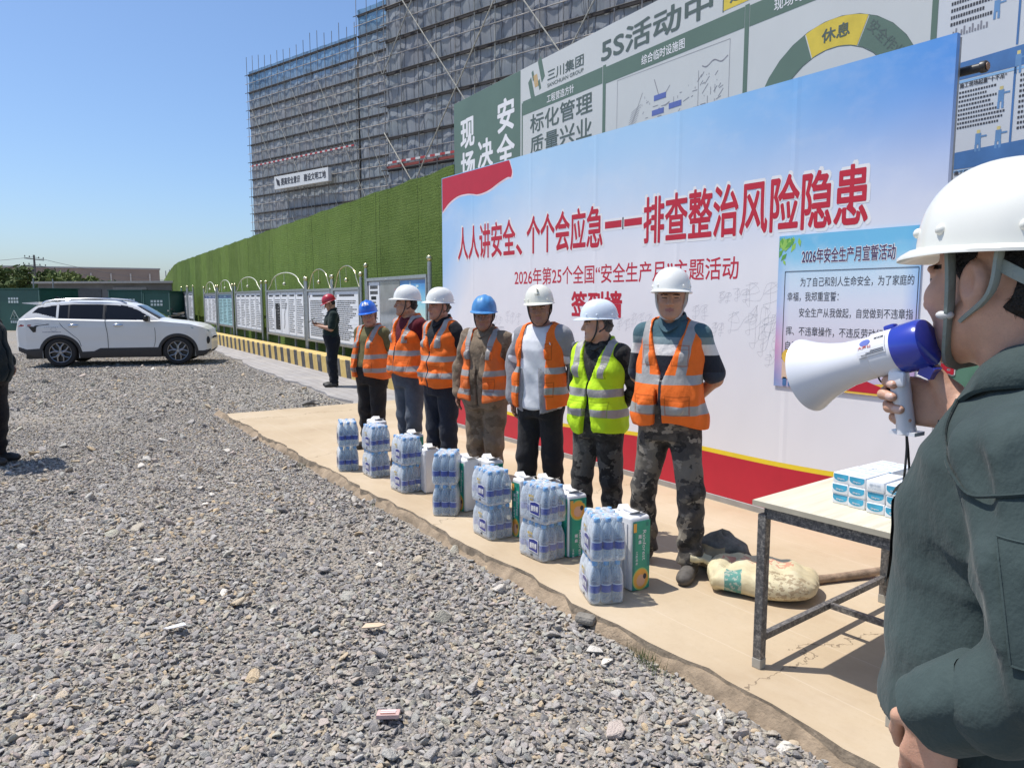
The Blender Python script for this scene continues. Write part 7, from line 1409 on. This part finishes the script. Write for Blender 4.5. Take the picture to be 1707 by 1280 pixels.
    X, Y, Z = J.full(); sl = np.clip((X-.13)/.06, 0, 1)
    fold = np.sin(Z*42+X*30+Y*52+2.2*np.sin(Y*13+Z*9))*.0055+np.abs(np.sin(Z*9+Y*26+X*14+1.5*np.sin(X*20+Z*5)))*.013-.004+np.abs(np.sin(Z*24-Y*11+X*33+np.sin(Z*31)))*.006
    J.F += (fold*(.30+.50*sl)*np.clip((Z-1.06)/.16, .15, 1)).astype(np.float32); J.folds(.005, 31, (26, 26, 30))
    J.put(lambda X, Y, Z: np.maximum(np.abs(X+.02)-.012-np.clip((Z-1.2)*.22, 0, .05), Y+.02)+0*Z, (-1, -1, .8), (1, .1, 2), 0, 's')
    J.put(lambda X, Y, Z: np.maximum(.985-Z+.006*np.sin(X*30), Z-(1.472+.25*np.clip(Y, -.1, .1)))+0*Y, (-1, -1, .8), (1, 1, 2), 0, 'i'); 
    J.cap((0, .004, 1.40), (0, -.03, 1.62), .064, .070, .006, 's')
    jo = sdf_obj(J, 'jacket', jm, root, s, 2)
    from mathutils.bvhtree import BVHTree
    tree_ = BVHTree.FromPolygons([v.co for v in jo.data.vertices], [tuple(p.vertices) for p in jo.data.polygons])
    def stick(P, off=.002):
        out = []
        for p in P: a, n_, i, dd = tree_.find_nearest(Vector(np.array(p)*s)); out.append(np.array(a)+np.array(n_)*off)
        return np.array(out)
    def smooth_(P, k=6):
        P = P.copy()
        for _ in range(k): P[1:-1] = (P[:-2]+P[1:-1]*2+P[2:])/4
        return P
    seam_m = cloth('jacket_seam', (.030, .046, .046)); m = MB()
    m.tube(smooth_(stick(bez([(.09, -.10, 1.44), (.16, -.085, 1.40), (.235, -.06, 1.36), (.27, 0, 1.35), (.25, .08, 1.37), (.18, .12, 1.40), (.05, .13, 1.42)], 10), .004)), .0026, 5); m.build('yoke_seam', seam_m, root, smooth=60)
    # sleeve pocket: a patch on the upper sleeve
    a0 = np.array((.560, .180, 1.312)); ax = nrm((.068, .067, -.215)); sd = np.array((-.38, .92, .0)); pd = Vector((-.92, -.38, 0)); G = [[a0+ax*u*.135+sd*(v*.036) for v in np.linspace(-.5, .5, 8)] for u in np.linspace(0, 1, 14)]
    def cast(p):
        h, n_, i_, d_ = tree_.ray_cast(Vector(p*s), pd)
        return np.array(h)+np.array((.92, .38, 0))*.0045 if h is not None else stick([p], .004)[0]
    P = np.array([[cast(p) for p in r_] for r_ in G]); m = MB(); m.grid(P); m.tube(np.concatenate([P[:, 0], P[-1], P[::-1, -1], P[0, ::-1]]), .0017, 4); m.build('sleeve_pocket', jm, root, smooth=60)
    # collar with points
    m = MB(); q = np.linspace(.22, 2*np.pi-.22, 56); rows = []
    for rr, dz, dr in ((.072, -.03, 0), (.070, .018, 0), (.074, .030, 0), (.092, .016, 0), (.108, -.022, 1), (.104, -.027, 1)):
        fr_ = np.clip(np.cos(q), 0, 1)**4; R_ = rr+dr*.022*fr_; rows.append(np.stack([R_*1.05*np.sin(q)+.004, -.012-R_*np.cos(q)*1.02, 1.475+dz+.010-.055*fr_-.018*np.cos(q)-dr*.022*fr_], 1))
    m.grid(np.array(rows)*s); m.build('collar', jm, root, smooth=70)
    # cuffs, hem band, placket, name strip
    def cuff(c, ax, r, L, nm):
        m = MB(); ax = nrm(ax); x = nrm(np.cross(ax, (0, 1, .2))); y = np.cross(ax, x); t = np.linspace(0, 2*np.pi, 36, endpoint=False)
        rows = [[(np.array(c)+ax*l+(x*np.cos(k)+y*np.sin(k))*(rr*(1+.06*np.sin(3*k)+.03*np.sin(7*k)))) for k in t] for l, rr in ((-.012, r*.94), (0, r*1.06), (L*.9, r*.98), (L, r*.93), (L, r*.85), (L*.3, r*.84))]
        V = np.array(rows).reshape(-1, 3)*s; n = 36; m.add(V, [(i*n+k, i*n+(k+1) % n, (i+1)*n+(k+1) % n, (i+1)*n+k) for i in range(5) for k in range(n)]); m.build(nm, jm, root, smooth=50)
    cuff(wl+nrm(elL-wl)*.058, wl-elL, .0535, .075, 'cuff'); cuff(wr+nrm(el-wr)*.060, wr-el, .044, .055, 'cuff')
    m = MB(); P = stick([(-.01, -.3, z) for z in np.linspace(1.36, .95, 14)], .003); m.tube(P, .012, 5, flat=(.25, 1)); m.build('placket', jm, root, smooth=60)
    fp = lambda a0, a1, b0, b1, off, nm, mat: (lambda G: MB().grid(stick(G.reshape(-1, 3), off).reshape(8, 8, 3)).build(nm, mat, root, smooth=60))(np.array([[(a, -.2, b) for b in np.linspace(b0, b1, 8)] for a in np.linspace(a0, a1, 8)]))
    fp(.045, .125, 1.15, 1.28, .004, 'chest_pocket', jm); fp(.05, .12, 1.285, 1.30, .005, 'name_strip', white_print)
    # undershirt dark collar, trousers, shoes
    U = SDF(axis(-.12, .006, .12), axis(-.15, .006, .11), axis(1.30, .006, 1.50)); U.cap((0, .0, 1.33), (0, -.012, 1.468), .085, .068, .02); U.put(lambda X, Y, Z: Z-(1.462+.3*np.clip(Y, -.1, .1))+0*X, (-1, -1, 1), (1, 1, 2), 0, 'i'); sdf_obj(U, 'undershirt', cloth('undershirt_black', (.014, .014, .015)), root, s, 1)
    Pn = SDF(axis(-.25, .01, .25), axis(-.2, .01, .2), axis(.05, .012, 1.02)); Pn.loft([t for t in TORSO if t[0] < 1.05], .02, .03)
    for q in (-1, 1): Pn.chain([(q*.088, .005, .84), (q*.1, -.015, .48), (q*.1, .012, .085)], [.108, .082, .076], .03)
    Pn.folds(.006, 3, (17, 17, 22)); sdf_obj(Pn, 'trousers', cloth('trousers_black', (0, 0, 0)), root, s, 1)
    for q in (-1, 1):
        F_ = SDF(axis(q*.1-.075, .009, q*.1+.075), axis(-.22, .009, .12), axis(-.012, .009, .18)); F_.cap((q*.1, .045, .045), (q*.11, -.10, .040), .040, .045, .02); F_.ell((q*.11, -.135, .036), (.046, .06, .04), None, .02); F_.cap((q*.1, .02, .06), (q*.1, .02, .15), .045, .042, .03); F_.put(lambda X, Y, Z: -Z+0*X+0*Y, (-1, -1, -1), (1, 1, 1), 0, 'i'); sdf_obj(F_, 'shoe', list(bl_sh), root, s, 1, lambda P: (P[:, 2] < .017).astype(int))
    gs = cloth('strap_grey_green', (.27, .31, .28)); hel = helmet(root, hc, Rh, s, plain('helmet_ivory', (.74, .74, .68), .28, var=.04, scale=6, coat=.35), 'dome', None, None, gs, -3, n=128, strapw=1.9, hh=.120, ry=.126, brim=.55)
    # slider of the chin strap and ear
    m = MB(); m.sphere((hc+Rh @ np.array((.079, -.026, -.052)))*s, (.009, .013, .007), 0, 10, 8); m.build('strap_slider', plain('slider_white', (.6, .6, .58), .4), hel, smooth=60)
    return root, s, H_, ha
SP, s_, H_, ha = speaker()
def megaphone():
    M4 = Matrix.Translation(SP.location) @ Matrix.Rotation(math.radians(-90), 4, 'Z'); W = lambda p: np.array(M4 @ Vector(np.array(p)*s_))
    pb = W((.051, -.158, 1.506)); pf = W((.052, -.338, 1.446)); ax = nrm(pf-pb); z = nrm(np.array((0, 0, 1.))-ax*ax[2]); x = np.cross(z, ax); R = np.stack([x, z*1.0, ax], 1); L = float(np.linalg.norm(pf-pb)); bas = np.stack([np.cross(z, ax), z, ax], 1)
    R = np.column_stack([np.cross(ax, z)*-1, z, ax]); R[:, 0] = np.cross(R[:, 1], R[:, 2])
    t = thing('megaphone', 'white handheld megaphone with a blue rear cap held at the speaker\'s mouth', 'megaphone', tuple(pb)); wm = plain('megaphone_white', (.72, .73, .76), .28, var=.03, coat=.3); bm_ = plain('megaphone_blue', (.02, .04, .36), .22, var=.05, coat=.5)
    k = L
    m = MB(); m.lathe([(.036, .036), (.0365, .05), (.0365, .075), (.034, .078), (.0345, .10), (.037, .13), (.043, .155), (.051, .178), (.060, .197), (.0635, .203), (.0645, .206), (.0625, .2075), (.058, .200), (.049, .180), (.040, .158), (.034, .135), (.030, .11), (0, .10)], 56, 0, R=R); m.build('horn', wm, t, smooth=35)
    m = MB(); m.lathe([(0, -.006), (.030, -.006), (.036, -.004), (.0385, .002), (.0385, .034), (.0375, .038), (.03, .038)], 48, 0, R=R); m.bar(R @ np.array((0, -.036, .0)), R @ np.array((0, -.050, .012)), .022, .02); m.rbox(R @ np.array((0, .038, .046)), (.016, .01, .018), .003, R=R); m.build('rear_cap', bm_, t, smooth=35)
    ht = W(H_+ha*.045)-pb; hb = W(H_-ha*.048)-pb; m = MB(); m.tube(bez([ht+(0, 0, .02), ht, ht*.5+hb*.5, hb], 5), [.0165]*5+[.0165]*5+[.0155]*5+[.0165], 16, flat=(1.15, .82)); m.box(hb, (.04, .03, .006)); m.build('handle', wm, t, smooth=50)
    m = MB(); m.rbox(ht*.85+hb*.15+np.array((0.004, -.016, .004)), (.026, .010, .024), .004, rz=0); m.build('trigger', plain('trigger_white', (.76, .77, .80), .3), t, smooth=40)
    m = MB(); c0 = ht+np.array((-.02, 0, -.006)); m.tube([c0+np.array((.013*math.cos(a)*-1, .0, .016*math.sin(a))) for a in np.linspace(0, 6.28, 20)], .0014, 6); m.build('trigger_guard', plain('guard_black', (.02, .02, .02), .4), t, smooth=60)
    # sticker on the horn's near side
    def onhorn(a, zz):   # a along the axis, zz round the horn
        th = zz; r = .0372+np.clip(a-.075, 0, 1)*.05; P = np.stack([r*np.cos(th), r*np.sin(th), a], -1); return P @ R.T
    m = MB(); sgn = 1 if (R @ np.array((1, 0, 0)))[1] < 0 else -1; th0 = 0.35 if sgn > 0 else math.pi-.35
    A = np.linspace(.046, .088, 10); Z = np.linspace(-.45, .62, 12); f = lambda u, v: onhorn(u, th0+v*sgn)
    def patch(a0, a1, v0, v1, off, mi): AA, ZZ = np.meshgrid(np.linspace(a0, a1, 8), np.linspace(v0, v1, 8), indexing='ij'); P = f(AA, ZZ); m.grid(P*(1+0*off)+(R @ np.array((math.cos(th0), math.sin(th0), 0)))*off, mi)
    lt = lambda bd, a1, a0, v0, v1, mi: m.text(bd, a0, a1, v0, v1, lambda X, Zq: f(a0+a1-X, Zq)+(R @ np.array((math.cos(th0), math.sin(th0), 0)))*.0012, mi, bold=.01)
    patch(.044, .090, -.35, .50, .0006, 0); m.build('sticker', plain('sticker_white', (.66, .67, .70), .35), t); m = MB()
    for k in range(3): patch(.046, .084-.008*k, -.30+.07*k, -.27+.07*k, .0012, 0)
    lt('大声公', .088, .066, .0, .14, 1); lt('喊话器', .062, .046, .34, .46, 0)
    P = [f(.077+.009*math.cos(a), .30+.17*math.sin(a))+(R @ np.array((math.cos(th0), math.sin(th0), 0)))*.0011 for a in np.linspace(0, 6.28, 16, endpoint=False)]; m.add(P, [tuple(range(16))], 2)
    m.build('sticker_print', [ink, plain('sticker_red', (.55, .08, .06), .4), plain('sticker_blue', (.10, .14, .42), .4)], t)
    m = MB(); b = hb+np.array((0, 0, -.004))
    for q in (-1, 1): m.tube(bez([b, b+np.array((.003, q*.003, -.03)), b+np.array((.004, q*.011, -.09)), b+np.array((-.004, q*.012+.0, -.14)), b+np.array((-.006, q*.003, -.195))], 6), .0018, 6)
    m.build('wrist_strap', plain('guard_black', (0, 0, 0)), t, smooth=60)
megaphone()
# ================================================================ done
bpy.context.view_layer.update()
